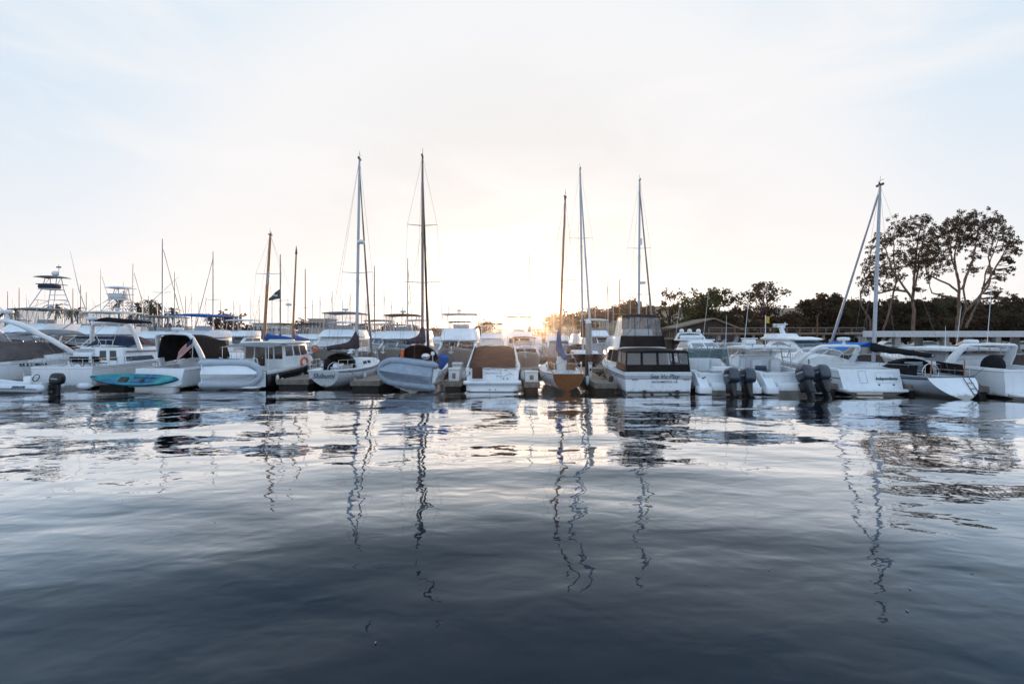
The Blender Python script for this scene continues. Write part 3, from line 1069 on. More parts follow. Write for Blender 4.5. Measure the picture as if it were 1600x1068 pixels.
# ================================================================== sailing boats
def sailboat(name, label, loc, rz, L, B, fs, fb, mast_y, mast_h, mast_r=0.075, mast_mat='alu', dx=0.0, dy=0.0, boom=None, jib=None, spread=(0.5,), hull='white', trans=None,
             cabin=(0.42, 0.78, 0.62, 0.42), dodger=None, stripe=None, ex=2.0, over=0.0, sw=0.72, detail=True, group=None, zk0=0.06, mast_z=None, well=True, gunwale=None, wires=True, masthead=True, deckm='white2', draft=0.5, rails=True):
    t = thing(name, label, 'sailboat', loc, rz, group)
    h = Hull(L, B, fs, fb, 'sail', sw=sw, draft=draft, rake=over, bow=1.5, ex=ex, smax=0.5, dip=0.10, zk0=zk0)
    h.build(M[hull], t, M[trans] if trans else None)
    h.deck(M[deckm], t, tc=0.36 if well else None, floor=0.35, gw=B * 0.2, stern=0.035)
    h.rubrail(M[gunwale or 'white2'], t, 0.028, 'toe_rail', 0.0)
    if stripe:
        h.band(0.045, 0.12, M[stripe], t, 'sheer_stripe', rel=True)
    c0, c1, cw, ch = cabin
    zc = h.sheer(0.5)
    wmax = h.half(0.5) * cw
    H = house(t, M[deckm], c0 * L, c1 * L, wmax, zc - 0.05, c0 * L + 0.1, c1 * L - 0.5, wmax * 0.88, zc + ch, 'cabin_trunk', 0.2)
    if detail:
        for f in ('stbd', 'port'):
            windows(t, H, f, [(0.12, 0.34, 0.35, 0.75), (0.42, 0.62, 0.35, 0.75)] if f == 'stbd' else [(0.38, 0.58, 0.35, 0.75), (0.66, 0.88, 0.35, 0.75)], M['glass'], 'portlight')
        windows(t, H, 'aft', [(0.36, 0.64, -0.3, 0.9)], M['brownglass'], 'companionway')
    mz = (zc + ch) if mast_z is None else mast_z
    top = Vector((dx, mast_y + dy, mast_h))
    foot = Vector((0, mast_y, mz - 0.05))
    mb = MB()
    mb.tube([foot, foot.lerp(top, 0.5), foot.lerp(top, 0.92), top], [mast_r * 1.1, mast_r * 1.05, mast_r * 0.85, mast_r * 0.65], 8)
    mo = obj('mast', mb, M[mast_mat], t)
    if masthead:
        hb_ = MB()
        hb_.box(top.x - 0.05, top.x + 0.05, top.y - 0.28, top.y + 0.28, top.z - 0.05, top.z + 0.07)
        hb_.tube([top, top + Vector((0.02, 0.0, 0.55))], 0.012, 4)
        hb_.tube([top + Vector((0.02, -0.3, 0.28)), top + Vector((0.02, 0.2, 0.28))], 0.012, 4)
        hb_.lathe([(0.02, 0), (0.05, 0.02), (0.05, 0.12), (0.02, 0.14)], (top.x - 0.05, top.y, top.z + 0.05), 6)
        obj('masthead_gear', hb_, M['black'], mo)
    ends = []
    for s_ in spread:
        p = foot.lerp(top, s_)
        hw = B * 0.36 * (1.15 - s_ * 0.5)
        for sd in (-1, 1):
            q = p + Vector((sd * hw, -0.12, 0.05))
            obj('spreader', MB().tube([p, q], [0.03, 0.018], 5), M[mast_mat] if mast_mat != 'spar' else M['alu'], mo)
    if wires:
        rb = MB()
        r_ = 0.0075
        for sd in (-1, 1):
            pts_ = [h.edge(min(mast_y / L, 0.95), 0.05, 0, sd)]
            for s_ in spread:
                p = foot.lerp(top, s_)
                pts_.append(p + Vector((sd * B * 0.36 * (1.15 - s_ * 0.5), -0.12, 0.05)))
            pts_.append(top)
            rb.tube(pts_, r_, 4)
            rb.tube([h.edge(min(mast_y / L - 0.05, 0.9), 0.08, 0, sd), foot.lerp(top, spread[-1] if spread else 0.6)], r_, 4)
        rb.tube([top, h.edge(0.0, h.half(0), 0.05, 1)], r_, 4)
        rb.tube([Vector((0, L * 0.97, h.sheer(1))), top], r_, 4)
        obj('rigging', rb, M['wire'], mo, 0)
    if boom:
        bl, bz, cm, droop, ang, neck, fat = boom
        a = R(ang)
        d = Vector((-math.sin(a), -math.cos(a), 0))
        base = foot.lerp(top, 0); base.z = bz
        mb2 = MB().tube([base, base + d * bl + Vector((0, 0, -droop))], 0.06, 8)
        bo = obj('boom', mb2, M[mast_mat], t)
        cb = MB()
        rings = []
        K = 12
        sidev = Vector((math.cos(a), -math.sin(a), 0))
        for i in range(K + 1):
            k = i / K
            p = base + d * (bl * k * 0.99 - 0.1 * (1 - k)) + Vector((0, 0, -droop * k))
            up = 0.10 + fat * (1 - k) ** 0.8 + neck * math.exp(-(k * 6.5) ** 1.5)
            dn = 0.13 + 0.03 * math.sin(i * 1.9)
            wd = (0.15 + fat * 0.28 * (1 - k * 0.5)) * (1.0 if k > 0.04 else 0.8)
            ring = []
            for j in range(10):
                q = 2 * PI * j / 10
                s_, c_ = math.sin(q), math.cos(q)
                wob = 1 + 0.10 * math.sin(i * 2.3 + j * 1.7)
                ring.append(p + sidev * (wd * c_ * (1 - 0.35 * max(s_, 0)) * wob) + Vector((0, 0, (up if s_ > 0 else dn) * s_)))
            rings.append(ring)
        cb.loft(rings)
        obj('sail_cover', cb, M[cm], bo, 60)
    if jib:
        jm, r0, r1, jy, tf = jib
        a_ = Vector((0, jy, h.sheer(min(jy / L, 1.0)) + 0.1))
        b_ = foot.lerp(top, tf)
        jb = MB()
        n_ = 14
        jb.tube([a_.lerp(b_, i / n_) for i in range(n_ + 1)], [r0 * (0.4 if i == 0 else 1) + (r1 - r0) * i / n_ + 0.006 * math.sin(i * 2.1) for i in range(n_ + 1)], 7)
        obj('furled_jib', jb, M[jm], t, 60)
    if rails and detail:
        for sd in (1, -1):
            h.rail(M['steel'], t, 0.02, 0.30, 0.6, 0.1, 3, 0.014, 'stern_rail', True, (sd,), False)
        h.rail(M['steel'], t, 0.80, 0.96, 0.6, 0.08, 3, 0.014, 'bow_rail', True)
    if dodger:
        dy0, dw, dh, dm, dlen = dodger
        zb = h.sheer(0.35) + 0.05
        rings = []
        for i in range(5):
            k = i / 4
            f = [0.97, 1.0, 0.97, 0.86, 0.62][i]
            ff = [1.0, 1.02, 0.95, 0.72, 0.25][i]
            rings.append([(dw * f * math.cos(R(180 - 180 * j / 12)), dy0 + dlen * k, zb + dh * ff * math.sin(R(180 * j / 12)) ** 0.75) for j in range(13)])
        db = MB()
        db.loft(rings, closed=False)
        o = obj('dodger', db, M[dm], t, 60)
        md = o.modifiers.new('th', 'SOLIDIFY'); md.thickness = 0.02
    return t, h


def rib_mesh(L=3.4, B=1.7, r=0.22, bowr=0.55):
    """U of inflated tube, bow towards +y"""
    pts, rs = [], []
    w = B / 2 - r
    k0 = 0.62
    pts.append((w, -0.28, 0.02)); rs.append(r * 0.35)
    pts.append((w, -0.16, 0.02)); rs.append(r * 0.85)
    for i in range(5):
        pts.append((w, L * k0 * i / 4, 0.0 + 0.02 * i)); rs.append(r)
    n_ = 10
    for i in range(1, n_):
        a = R(180 * i / n_)
        x = w * math.cos(a)
        y = L * k0 + (L * (1 - k0) - r) * math.sin(a) ** 0.85
        pts.append((x, y, 0.08 + 0.22 * math.sin(a))); rs.append(r * (1 - 0.06 * math.sin(a)))
    for i in range(4, -1, -1):
        pts.append((-w, L * k0 * i / 4, 0.02 * i)); rs.append(r)
    pts.append((-w, -0.16, 0.02)); rs.append(r * 0.85)
    pts.append((-w, -0.28, 0.02)); rs.append(r * 0.35)
    return MB().tube(pts, rs, 12)


def rib_floor(L=3.4, B=1.7, r=0.22, vee=0.28):
    """moulded hull between the tubes with a keel"""
    w = B / 2 - r * 0.9
    rings = []
    for i in range(10):
        k = i / 9
        ww = w * (1 - max(k - 0.5, 0) ** 2 * 3.4)
        y = (L - r * 1.2) * k
        d = vee * (0.6 + 0.4 * k) * (1 - max(k - 0.8, 0) * 2.5)
        zt = 0.0 + 0.25 * max(k - 0.6, 0)
        rings.append([(-ww, y, zt - 0.05), (-ww * 0.8, y, zt - 0.10), (-ww * 0.42, y, zt - 0.12 - d * 0.45), (-ww * 0.38, y, zt - 0.15 - d * 0.45), (0, y, zt - 0.13 - d), (ww * 0.38, y, zt - 0.15 - d * 0.45), (ww * 0.42, y, zt - 0.12 - d * 0.45), (ww * 0.8, y, zt - 0.10), (ww, y, zt - 0.05), (0, y, zt + 0.0)])
    return MB().loft(rings)


def rib(name, label, loc, rot, tubem, floorm, L=3.4, B=1.7, r=0.22, console=False, letters=None, tr=True):
    t = thing(name, label, 'inflatable dinghy', loc)
    t.rotation_euler = rot
    obj('tube', rib_mesh(L, B, r), M[tubem], t, 60)
    obj('hull', rib_floor(L, B, r), M[floorm], t, 30)
    obj('transom_board', MB().rbox(-(B / 2 - r * 1.4), B / 2 - r * 1.4, 0.0, 0.06, -0.22, 0.30, 0.01, 0.02), M[floorm], t)
    sb = MB()
    for sx in (-1, 1):
        sb.tube([(sx * (B / 2 + 0.005), -0.05, 0.0), (sx * (B / 2 + 0.005), L * 0.62, 0.06)], 0.035, 6)
    obj('rub_strake', sb, M['greyletter'], t)
    return t


# ================================================================== front row, from the west end to the east end
# ---- big express cruiser at the west end (stern outside the picture)
def express_hull(name, label, loc, rz, L, B, fs, fb, hull='white', **k):
    t = thing(name, label, 'motor cruiser', loc, rz)
    h = Hull(L, B, fs, fb, 'power', sw=0.95, draft=0.45, rake=k.get('rake', -0.1), bow=1.6, flare=0.3, chine=k.get('chine', 0.12), dip=k.get('dip', 0.0))
    h.build(M[hull], t)
    h.deck(M['white2'], t, tc=k.get('tc', 0.36), floor=k.get('floor', 0.55), gw=k.get('gw', 0.24), camber=k.get('camber', 0.35), stern=0.03)
    h.rubrail(M[k.get('rub', 'white2')], t, 0.03, 'rub_rail', k.get('rubz', -0.10))
    return t, h


def swim_platform(parent, B, L=0.9, z=0.32, name='swim_platform', th=0.12, m='white'):
    return obj(name, MB().rbox(-B / 2, B / 2, -L, 0.06, z - th, z, 0.03, 0.25), M[m], parent)


# A: cruiser with taupe cockpit cover
tA, hA = express_hull('express_cruiser', 'large white cruiser with swept radar arch and taupe cockpit cover', (-31.6, 28.6, 0), R(-2), 12.5, 3.9, 1.55, 2.15, tc=0.34, camber=0.5, floor=0.8, gw=0.4)
sweep_arch(tA, M['white'], 1.75, 6.2, 1.9, 4.05, 3.4, 1.25, 0.55, 0.17, rc=0.8, dtop=0.75)
g = []
for i in range(9):
    v = i / 8
    row = []
    for j in range(13):
        u = -1 + j / 6
        z = 1.75 + (1.05 * math.sin(PI * min(v * 1.05, 1) ** 0.9) ** 0.7 if v < 0.62 else 1.05 * 0.95 - 0.5 * (v - 0.62)) * (1 - abs(u) ** 3.2) + 0.05 * math.sin(v * 9 + u * 5)
        row.append((u * 1.62 * (1 - 0.12 * v), 1.2 + 5.2 * v, z))
    g.append(row)
obj('cockpit_cover', MB().slab(g, 0.02), M['taupecanvas'], tA, 60)
g = []
for i in range(7):
    v = i / 6
    row = []
    for j in range(11):
        u = -1 + j / 5
        y = 6.4 + 2.6 * v * (1 - 0.55 * abs(u) ** 2.5)
        row.append((u * 1.5 * (1 - 0.25 * v), y, 1.95 + 0.72 * (1 - v ** 1.6) * (1 - 0.30 * u * u)))
    g.append(row)
obj('windscreen_cover', MB().slab(g, 0.02), M['tancanvas'], tA, 60)
fb_ = MB()
for a in (-1.0, -0.2, 0.7):
    fb_.tube([(1.3, 6.2 + a, 1.95), (1.15, 5.2 + a, 3.25), (0, 5.0 + a, 3.4), (-1.15, 5.2 + a, 3.25), (-1.3, 6.2 + a, 1.95)], 0.016, 5)
obj('bimini_frame', fb_, M['steel'], tA)
canopy(tA, M['greycanvas'], 1.45, 5.4, 7.4, 3.34, 0.16, 'bimini_top', th=0.12, droop=0.12)
radar(tA, 0.5, 2.85, 4.08, 0.33, 0.42)
antenna(tA, 1.15, 4.1, 3.7, 1.3)
hA.rail(M['steel'], tA, 0.42, 0.97, 0.62, 0.12, 8, 0.015)
hA.band(0.035, 0.055, M['greyletter'], tA, 'hull_stripe', rel=True, t0=0.02)
p = hA.P(0.25, 0.13, 1, 0.03); n_ = hA.P(0.30, 0.13, 1) - hA.P(0.20, 0.13, 1)
text_on(tA, 'KR & LAMOUR', 0.24, M['letter'], p, (n_.y, -n_.x), space=1.15, bold=0.006)
vb = MB()
for k in range(3):
    vb.add([hA.P(0.14, -0.0 + 0.03 * k, 1, 0.012), hA.P(0.22, 0.03 * k, 1, 0.012), hA.P(0.22, 0.012 + 0.03 * k, 1, 0.012), hA.P(0.14, 0.012 + 0.03 * k, 1, 0.012)], [(0, 1, 2, 3)])
obj('engine_vent', vb, M['letter'], tA, 0)

# B: aft deck motor yacht with navy cover
tB, hB = express_hull('motor_yacht', 'white aft deck motor yacht with rounded arch and navy bridge cover', (-26.65, 30.3, 0), R(-1), 11.5, 3.9, 1.30, 1.9, tc=0.24, floor=1.0, gw=0.16, camber=0.15, rake=0.0)
hB.band(0.02, 0.07, M['greyletter'], tB, 'rub_strake', rel=True)
for sd in (1, -1):
    hB.rail(M['steel'], tB, 0.01, 0.26, 0.45, 0.06, 5, 0.016, 'aft_rail', True, (sd,), False)
rb_ = MB()
for x in (-1.7, -1.1, -0.3, 0.5, 1.2, 1.72):
    rb_.tube([(x, 0.08, 1.3), (x, 0.08, 1.75)], 0.014, 5)
rb_.tube([(-1.75, 0.08, 1.75), (1.75, 0.08, 1.75)], 0.016, 5)
rb_.tube([(-1.75, 0.08, 1.53), (1.75, 0.08, 1.53)], 0.012, 5)
obj('transom_rail', rb_, M['steel'], tB)
HB = house(tB, M['white'], 2.7, 8.2, 1.62, 1.25, 2.75, 6.6, 1.45, 2.32, 'cabin', 0.12)
windows(tB, HB, 'aft', [(0.50, 0.64, 0.28, 0.86), (0.72, 0.86, 0.28, 0.86)], M['glass'], 'door_window')
windows(tB, HB, 'stbd', [(0.05, 0.55, 0.22, 0.50)], M['navy'], 'side_window')
hB2 = MB()
hB2.add([HB['stbd'][0]] * 0 + [(1.60, 2.9, 2.06), (1.53, 7.0, 2.06), (1.50, 7.0, 2.14), (1.56, 2.9, 2.14)], [(0, 1, 2, 3)])
obj('cabin_stripe', hB2, M['navy'], tB, 0).location = (0.02, 0, 0)
st = MB()
for k in range(5):
    st.rbox(-1.55, -0.35, 1.9 + 0.2 * k, 2.7, 1.0 + 0.26 * k, 1.0 + 0.26 * (k + 1) + 0.002 * k, 0.03)
obj('moulded_steps', st, M['white'], tB)
sweep_arch(tB, M['white'], 1.62, 4.1, 2.25, 3.98, 0.45, 1.30, 0.30, 0.17, rc=0.38)
g = []
for i in range(8):
    v = i / 7
    row = []
    for j in range(11):
        u = -1 + j / 5
        z = 2.32 + 0.80 * min(1, v * 4 + 0.35) * (1 - abs(u) ** 4 * 0.75) * (1 - 0.55 * max(v - 0.6, 0) * 2.2) + 0.03 * math.sin(u * 7 + v * 6)
        row.append((u * 1.42 * (1 - 0.15 * v), 3.3 + 3.3 * v, z))
    g.append(row)
obj('bridge_cover', MB().slab(g, 0.02), M['navycanvas'], tB, 60)
cf = MB()
for x in (-0.5, 0.0, 0.45):
    cf.tube([(x, 3.25, 2.36), (x, 3.22, 2.86)], 0.018, 5)
cf.tube([(-0.5, 3.22, 2.86), (0.5, 3.22, 2.86)], 0.018, 5)
obj('ladder_rail', cf, M['steel'], tB)
bf = MB()
bf.tube([(-1.2, 2.6, 2.4), (0.2, 3.1, 3.95)], 0.018, 5); bf.tube([(0.3, 2.6, 2.4), (-1.0, 3.1, 3.95)], 0.018, 5)
bf.tube([(0.6, 3.0, 2.5), (1.1, 3.0, 3.9)], 0.014, 5)
obj('bimini_frame', bf, M['steel'], tB)
obj('furled_bimini', MB().tube([(-1.0, 3.1, 4.12), (0.3, 3.0, 4.18), (1.6, 3.0, 4.06), (3.0, 3.3, 4.0)], [0.05, 0.16, 0.15, 0.06], 8), M['blackcanvas'], tB)
radar(tB, -0.6, 2.9, 4.05, 0.34, 0.1)
text_on(tB, 'C. Mood', 0.16, M['greyletter'], Vector((1.66, 3.5, 1.72)), (1, 0), shear=0.3)
for (x, y_, rz_) in ((0.75, 0.9, 0.1), (1.25, 1.3, -0.2), (0.15, 0.95, 0.15)):
    c = thing('deck_chair', '', 'chair', (0, 0, 0), 0, 'folding chairs on the aft deck')
    c.location = (-26.65 + x, 30.3 + y_, 1.0)
    c.rotation_euler = (0, 0, rz_)
    obj('seat', MB().rbox(-0.26, 0.26, -0.24, 0.24, 0.42, 0.46, 0.012), M['blackcanvas'], c)
    obj('backrest', MB().rbox(-0.26, 0.26, -0.30, -0.26, 0.50, 0.86, 0.012), M['blackcanvas'], c)
    fr = MB()
    for sx in (-0.28, 0.28):
        fr.tube([(sx, -0.30, 0.9), (sx, -0.24, 0.44), (sx, 0.22, 0.0)], 0.016, 5)
        fr.tube([(sx, 0.22, 0.44), (sx, -0.24, 0.0)], 0.016, 5)
        fr.tube([(sx, -0.28, 0.66), (sx, 0.2, 0.64)], 0.02, 5)
    obj('frame', fr, M['spar'], c)
    c['label'] = {0.75: 'black folding chair with wooden arms at the middle of the aft deck rail', 1.25: 'black folding chair turned towards the cabin corner of the aft deck', 0.15: 'black folding chair nearest the moulded steps on the aft deck'}[x]

# white rib with outboard in front of A and B
tR = rib('inflatable_dinghy', 'white rigid inflatable dinghy with black outboard lying against the big cruisers', (-25.95, 28.7, 0.22), (0, 0, R(92)), 'tubew', 'tubew', 3.7, 1.75, 0.24)
cs = MB().rbox(-0.32, 0.32, 0.75, 1.15, 0.0, 0.66, 0.05)
co_ = obj('console', cs, M['white'], tR)
obj('steering_wheel', MB().tube([(0.20 * math.cos(a * PI / 8), 0.70 - 0.05 * math.sin(a * PI / 8), 0.55 + 0.18 * math.sin(a * PI / 8)) for a in range(17)], 0.022, 6), M['black'], co_)
obj('console_rail', MB().tube([(-0.3, 1.1, 0.6), (-0.3, 1.1, 0.85), (0.3, 1.1, 0.85), (0.3, 1.1, 0.6)], 0.016, 5), M['steel'], co_)
obj('seat', MB().rbox(-0.4, 0.4, 0.15, 0.5, 0.0, 0.32, 0.05), M['cushion'], tR)
text('lettering', 'ZEPHYR', 0.2, M['letter'], tR, (-0.885, 0.9, 0.10), (R(70), 0, R(-90)), shear=0.2, bold=0.008)
outboard(tR, 0, -0.10, 0.10, 0.86, 0.0, M['black'])
tag(fender((-24.2, 29.0, 0.28), 'x'), 'white cylindrical fender afloat beside the black outboard motor', 'fender')
bpy.data.objects['fender'].name = 'fender_tmp'
f0 = bpy.data.objects['fender_tmp']; f0.name = 'fender'; f0.rotation_euler = (0, R(90), R(8)); f0.scale = (1.6, 1.6, 1.35)

# kayak lashed along the end of the finger
def kayak(label, loc, rot, L=4.7, W=0.82):
    t = thing('kayak', label, 'kayak', loc)
    t.rotation_euler = rot
    km = bpy.data.materials.new('kayak_plastic')
    km.use_nodes = True
    nt_ = km.node_tree
    b = nt_.nodes['Principled BSDF']
    b.inputs['Roughness'].default_value = 0.35
    co = nt_.nodes.new('ShaderNodeTexCoord')
    nz = nt_.nodes.new('ShaderNodeTexNoise'); nz.inputs['Scale'].default_value = 1.1; nz.inputs['Detail'].default_value = 3; nz.inputs['Distortion'].default_value = 1.0
    nt_.links.new(co.outputs['Object'], nz.inputs['Vector'])
    cr = nt_.nodes.new('ShaderNodeValToRGB')
    ramp(cr, [(0.34, (0.004, 0.06, 0.20)), (0.46, (0.006, 0.14, 0.22)), (0.6, (0.010, 0.22, 0.24)), (0.72, (0.02, 0.29, 0.27))])
    nt_.links.new(nz.outputs['Fac'], cr.inputs[0])
    nt_.links.new(cr.outputs[0], b.inputs['Base Color'])
    rings = []
    for i in range(21):
        k = -1 + i / 10
        f = max(1 - abs(k) ** 2.4, 0.004)
        w = W / 2 * f ** 0.75
        hh = 0.17 + 0.10 * k * k
        cz = 0.10 * k * k
        dish = 0.10 * max(0, 1 - (k / 0.72) ** 4)
        rings.append([(k * L / 2, w * 0.98, cz + hh * 0.45), (k * L / 2, w * 0.72, cz + hh * 0.55), (k * L / 2, w * 0.35, cz + hh * 0.5 - dish), (k * L / 2, -w * 0.35, cz + hh * 0.5 - dish), (k * L / 2, -w * 0.72, cz + hh * 0.55), (k * L / 2, -w * 0.98, cz + hh * 0.45), (k * L / 2, -w, cz + hh * 0.2), (k * L / 2, -w * 0.75, cz - 0.13 * f - 0.02), (k * L / 2, -w * 0.3, cz - 0.21 * f), (k * L / 2, w * 0.3, cz - 0.21 * f), (k * L / 2, w * 0.75, cz - 0.13 * f - 0.02), (k * L / 2, w, cz + hh * 0.2)])
    obj('hull', MB().loft(rings), km, t, 60)
    obj('seat', MB().rbox(-0.95, -0.45, -0.22, 0.22, -0.02, 0.05, 0.02, 0.08), M['black'], t)
    obj('hatch', MB().lathe([(0.02, 0), (0.13, 0), (0.13, 0.03), (0.1, 0.045), (0.02, 0.05)], (0.35, 0, 0.0), 14), M['black'], t)
    for sx in (-1, 1):
        obj('carry_handle', MB().tube([(sx * L * 0.44, 0, 0.22), (sx * L * 0.47, 0, 0.27), (sx * L * 0.49, 0, 0.24)], 0.018, 5), M['black'], t)
    pb = MB()
    for sy in (-1, 1):
        pb.tube([(-0.2, sy * 0.2, 0.05), (1.1, sy * 0.16, 0.06)], 0.014, 5)
    obj('deck_line', pb, M['black'], t)
    return t


kayak('teal and blue sit on top kayak lashed on edge across the dock finger', (-21.35, 29.05, 0.60), (R(40), R(1.2), R(0.5)), 4.95, 0.92)

# C: cruiser with dark canvas under its arch
tC, hC = express_hull('express_cruiser', 'white sport cruiser with dark canopy and striped flag on its arch', (-20.55, 29.9, 0), R(-2), 9.6, 3.05, 1.22, 1.75, tc=0.36, floor=0.5, camber=0.45, rake=-0.35)
swim_platform(tC, 2.9, 0.75, 0.33)
obj('platform_base', MB().rbox(-1.2, 1.2, -0.55, 0.1, -0.1, 0.2, 0.03, 0.2), M['white'], tC)
sweep_arch(tC, M['white'], 1.38, 2.1, 1.25, 3.22, 0.95, 1.10, 0.50, 0.14, rc=0.35, dtop=0.4)
# the dark lining of the arch and canopy forward of it
g = []
for i in range(7):
    v = i / 6
    row = []
    for j in range(11):
        u = -1 + j / 5
        row.append((u * (1.12 + 0.15 * v), 1.3 + 3.6 * v, 3.16 + 0.05 * (1 - u * u) - (0.55 * max(v - 0.55, 0) ** 1.2 * 2.2) - 0.35 * abs(u) ** 5 - 1.0 * abs(u) ** 14))
    g.append(row)
obj('canopy', MB().slab(g, 0.02), M['blackcanvas'], tC, 60)
windscreen(tC, 4.6, 1.25, 1.2, 1.62, 0.75, 0.55, M['white'], M['greyglass'])
for sd in (1, -1):
    q = ((sd * 1.33, 2.2, 1.4), (sd * 1.24, 5.0, 1.7), (sd * 1.12, 4.6, 2.8), (sd * 1.13, 1.5, 3.08))
    obj('side_curtain', MB().panel(q, 0.02, 0.98, 0.05, 1, 0.0, 0.012, (0, 4, 2)), M['blackcanvas'], tC, 0)
obj('aft_seat', MB().rbox(-0.9, 0.55, 0.25, 0.75, 0.5, 1.12, 0.08), M['cushion'], tC)
obj('helm_seat', MB().rbox(0.2, 1.0, 2.6, 3.1, 0.5, 1.55, 0.08), M['cushion'], tC)
hb_ = MB()
hb_.panel(((-1.4, 0, 0.36), (1.4, 0, 0.36), (1.4, 0, 1.18), (-1.4, 0, 1.18)), 0.12, 0.5, 0.30, 0.33, 0.03, 0.01, (0, 2, 0))
hb_.panel(((-1.4, 0, 0.36), (1.4, 0, 0.36), (1.4, 0, 1.18), (-1.4, 0, 1.18)), 0.68, 0.683, 0.15, 0.8, 0.03, 0.01, (0, 2, 0))
hb_.panel(((-1.4, 0, 0.36), (1.4, 0, 0.36), (1.4, 0, 1.18), (-1.4, 0, 1.18)), 0.84, 0.843, 0.15, 0.8, 0.03, 0.01, (0, 2, 0))
obj('hatch_seam', hb_, M['greyletter'], tC, 0)
radar(tC, 0.2, 1.2, 3.24, 0.33, 0.18)
mk = MB()
for k in range(3):
    a = hC.P(0.30 + 0.055 * k, 0.20, 1, 0.012); b = hC.P(0.345 + 0.055 * k, 0.20, 1, 0.012); c_ = hC.P(0.35 + 0.055 * k, 0.12, 1, 0.012); d_ = hC.P(0.315 + 0.055 * k, 0.12, 1, 0.012)
    mk.add([a, b, c_, d_], [(0, 1, 2, 3)])
obj('hull_logo', mk, M['letter'], tC, 0)
hC.band(0.03, 0.16, M['darkhull'], tC, 'boot_stripe')
hC.rail(M['steel'], tC, 0.5, 0.96, 0.5, 0.1, 6)
fl = thing('flag', 'striped red and white ensign drooping from the arch of the sport cruiser', 'flag', (-19.35, 31.0, 2.15), R(0))
obj('flag_staff', MB().tube([(0, 0, -0.4), (0.12, -0.12, 0.95)], 0.014, 6), M['white2'], fl)
def flag_cloth(a, b, cdir, w, n=10, m=9, wav=0.06):
    g = []
    for i in range(n + 1):
        u = i / n
        g.append([Vector(a).lerp(Vector(b), j / m) + Vector(cdir) * (w * u) + Vector((0, wav * math.sin(u * 7 + j * 0.5) * u, -0.18 * u * u * w)) for j in range(m + 1)])
    return g
g = flag_cloth((0.10, -0.1, 0.85), (0.02, -0.03, 0.25), (-0.75, -0.2, -0.62), 1.05)
rd, wh, bl_ = MB(), MB(), MB()
for j in range(9):
    strip = [[row[j], row[j + 1]] for row in g]
    if j < 5:
        bl_.slab(strip[:5], 0.004, (0, 1, 0)); strip = strip[4:]
    (rd if j % 2 == 0 else wh).slab(strip, 0.004, (0, 1, 0))
c_ = obj('cloth', rd, M['red'], fl, 0); obj('white_stripe', wh, M['flagwhite'], c_, 0); obj('canton', bl_, M['navycanvas'], c_, 0)

# D: dark hulled pilot boat with grey RIB hung across the stern
tD, hD = express_hull('pilot_boat', 'dark hulled pilot boat with white windowed cabin and grey awning', (-16.0, 30.2, 0), R(-1.5), 9.6, 3.3, 1.05, 1.62, hull='darkhull', tc=0.26, floor=0.6, gw=0.16, camber=0.1, rake=0.0)
obj('transom_face', MB().rbox(-1.5, 1.5, -0.05, -0.008, 0.12, 1.02, 0.01, 0.1), M['white'], tD)
hD.band(-0.0, 0.16, M['white'], tD, 'sheer_strake', rel=True)
swim_platform(tD, 2.6, 0.7, 0.2, m='white2')
HD = house(tD, M['white'], 2.6, 6.9, 1.38, 1.0, 2.6, 6.1, 1.26, 2.62, 'cabin', 0.1, 0.05)
windows(tD, HD, 'aft', [(0.06, 0.26, 0.42, 0.94), (0.58, 0.74, 0.40, 0.92), (0.78, 0.97, 0.40, 0.92)], M['brownglass'], 'aft_window')
windows(tD, HD, 'stbd', [(0.08, 0.34, 0.5, 0.9), (0.40, 0.62, 0.5, 0.9), (0.66, 0.90, 0.5, 0.9)], M['brownglass'], 'side_window')
windows(tD, HD, 'fore', [(0.06, 0.46, 0.5, 0.9), (0.54, 0.94, 0.5, 0.9)], M['glass'], 'windscreen')
do = obj('door', MB().panel(HD['aft'], 0.30, 0.54, -0.05, 0.95, 0.03, 0.03, HD['c']), M['brownglass'], tD, 0)
obj('handle', MB().rbox(-0.06, -0.02, 2.53, 2.57, 1.65, 1.75, 0.008), M['steel'], do)
obj('roof', MB().rbox(-1.45, 1.45, 2.3, 6.5, 2.62, 2.76, 0.05, 0.3), M['white'], tD)
canopy(tD, M['greycanvas'], 1.5, 0.4, 2.9, 2.55, 0.10, 'awning', slope=0.12)
ab = MB()
for sx in (-1.4, 1.4):
    ab.tube([(sx, 0.5, 1.05), (sx, 0.5, 2.5)], 0.02, 6)
obj('awning_pole', ab, M['steel'], tD)
obj('cushion', MB().rbox(-0.7, 0.7, 4.6, 5.6, 2.76, 2.88, 0.04), M['cream'], tD)
hD.rail(M['steel'], tD, 0.55, 0.97, 0.55, 0.08, 6)
dv = MB()
for sx in (-1.0, 1.0):
    dv.tube([(sx, 0.15, 1.0), (sx, -0.05, 1.75), (sx, -0.45, 1.85)], 0.035, 6)
obj('davit', dv, M['white2'], tD)
lf = tag(obj('life_ring', MB().tube([(0.24 * math.cos(a * PI / 10), 0, 0.24 * math.sin(a * PI / 10)) for a in range(21)], 0.06, 8), M['orange']), 'orange life ring hung on the bow rail of the dark hulled pilot boat', 'life ring')
lf.location = (-14.85, 38.6, 2.15)
r2 = rib('inflatable_dinghy', 'pale grey inflatable dinghy hung bottom outwards behind the dark hulled boat', (-17.85, 29.5, 0.93), (0, 0, 0), 'tube', 'white', 3.35, 1.68, 0.225)
r2.rotation_euler = Matrix(((0, 1, 0), (0, 0, -1), (-1, 0, 0))).transposed().to_euler() if False else (0, 0, 0)
# local y (bow) -> +x world, local -z (bottom) -> -y world (towards the open water)
r2.matrix_world = Matrix.Translation((-17.8, 29.5, 0.93)) @ Matrix(((0, 1, 0, 0), (0, 0, 1, 0), (1, 0, 0, 0), (0, 0, 0, 1)))
r2.rotation_euler = r2.matrix_world.to_euler()

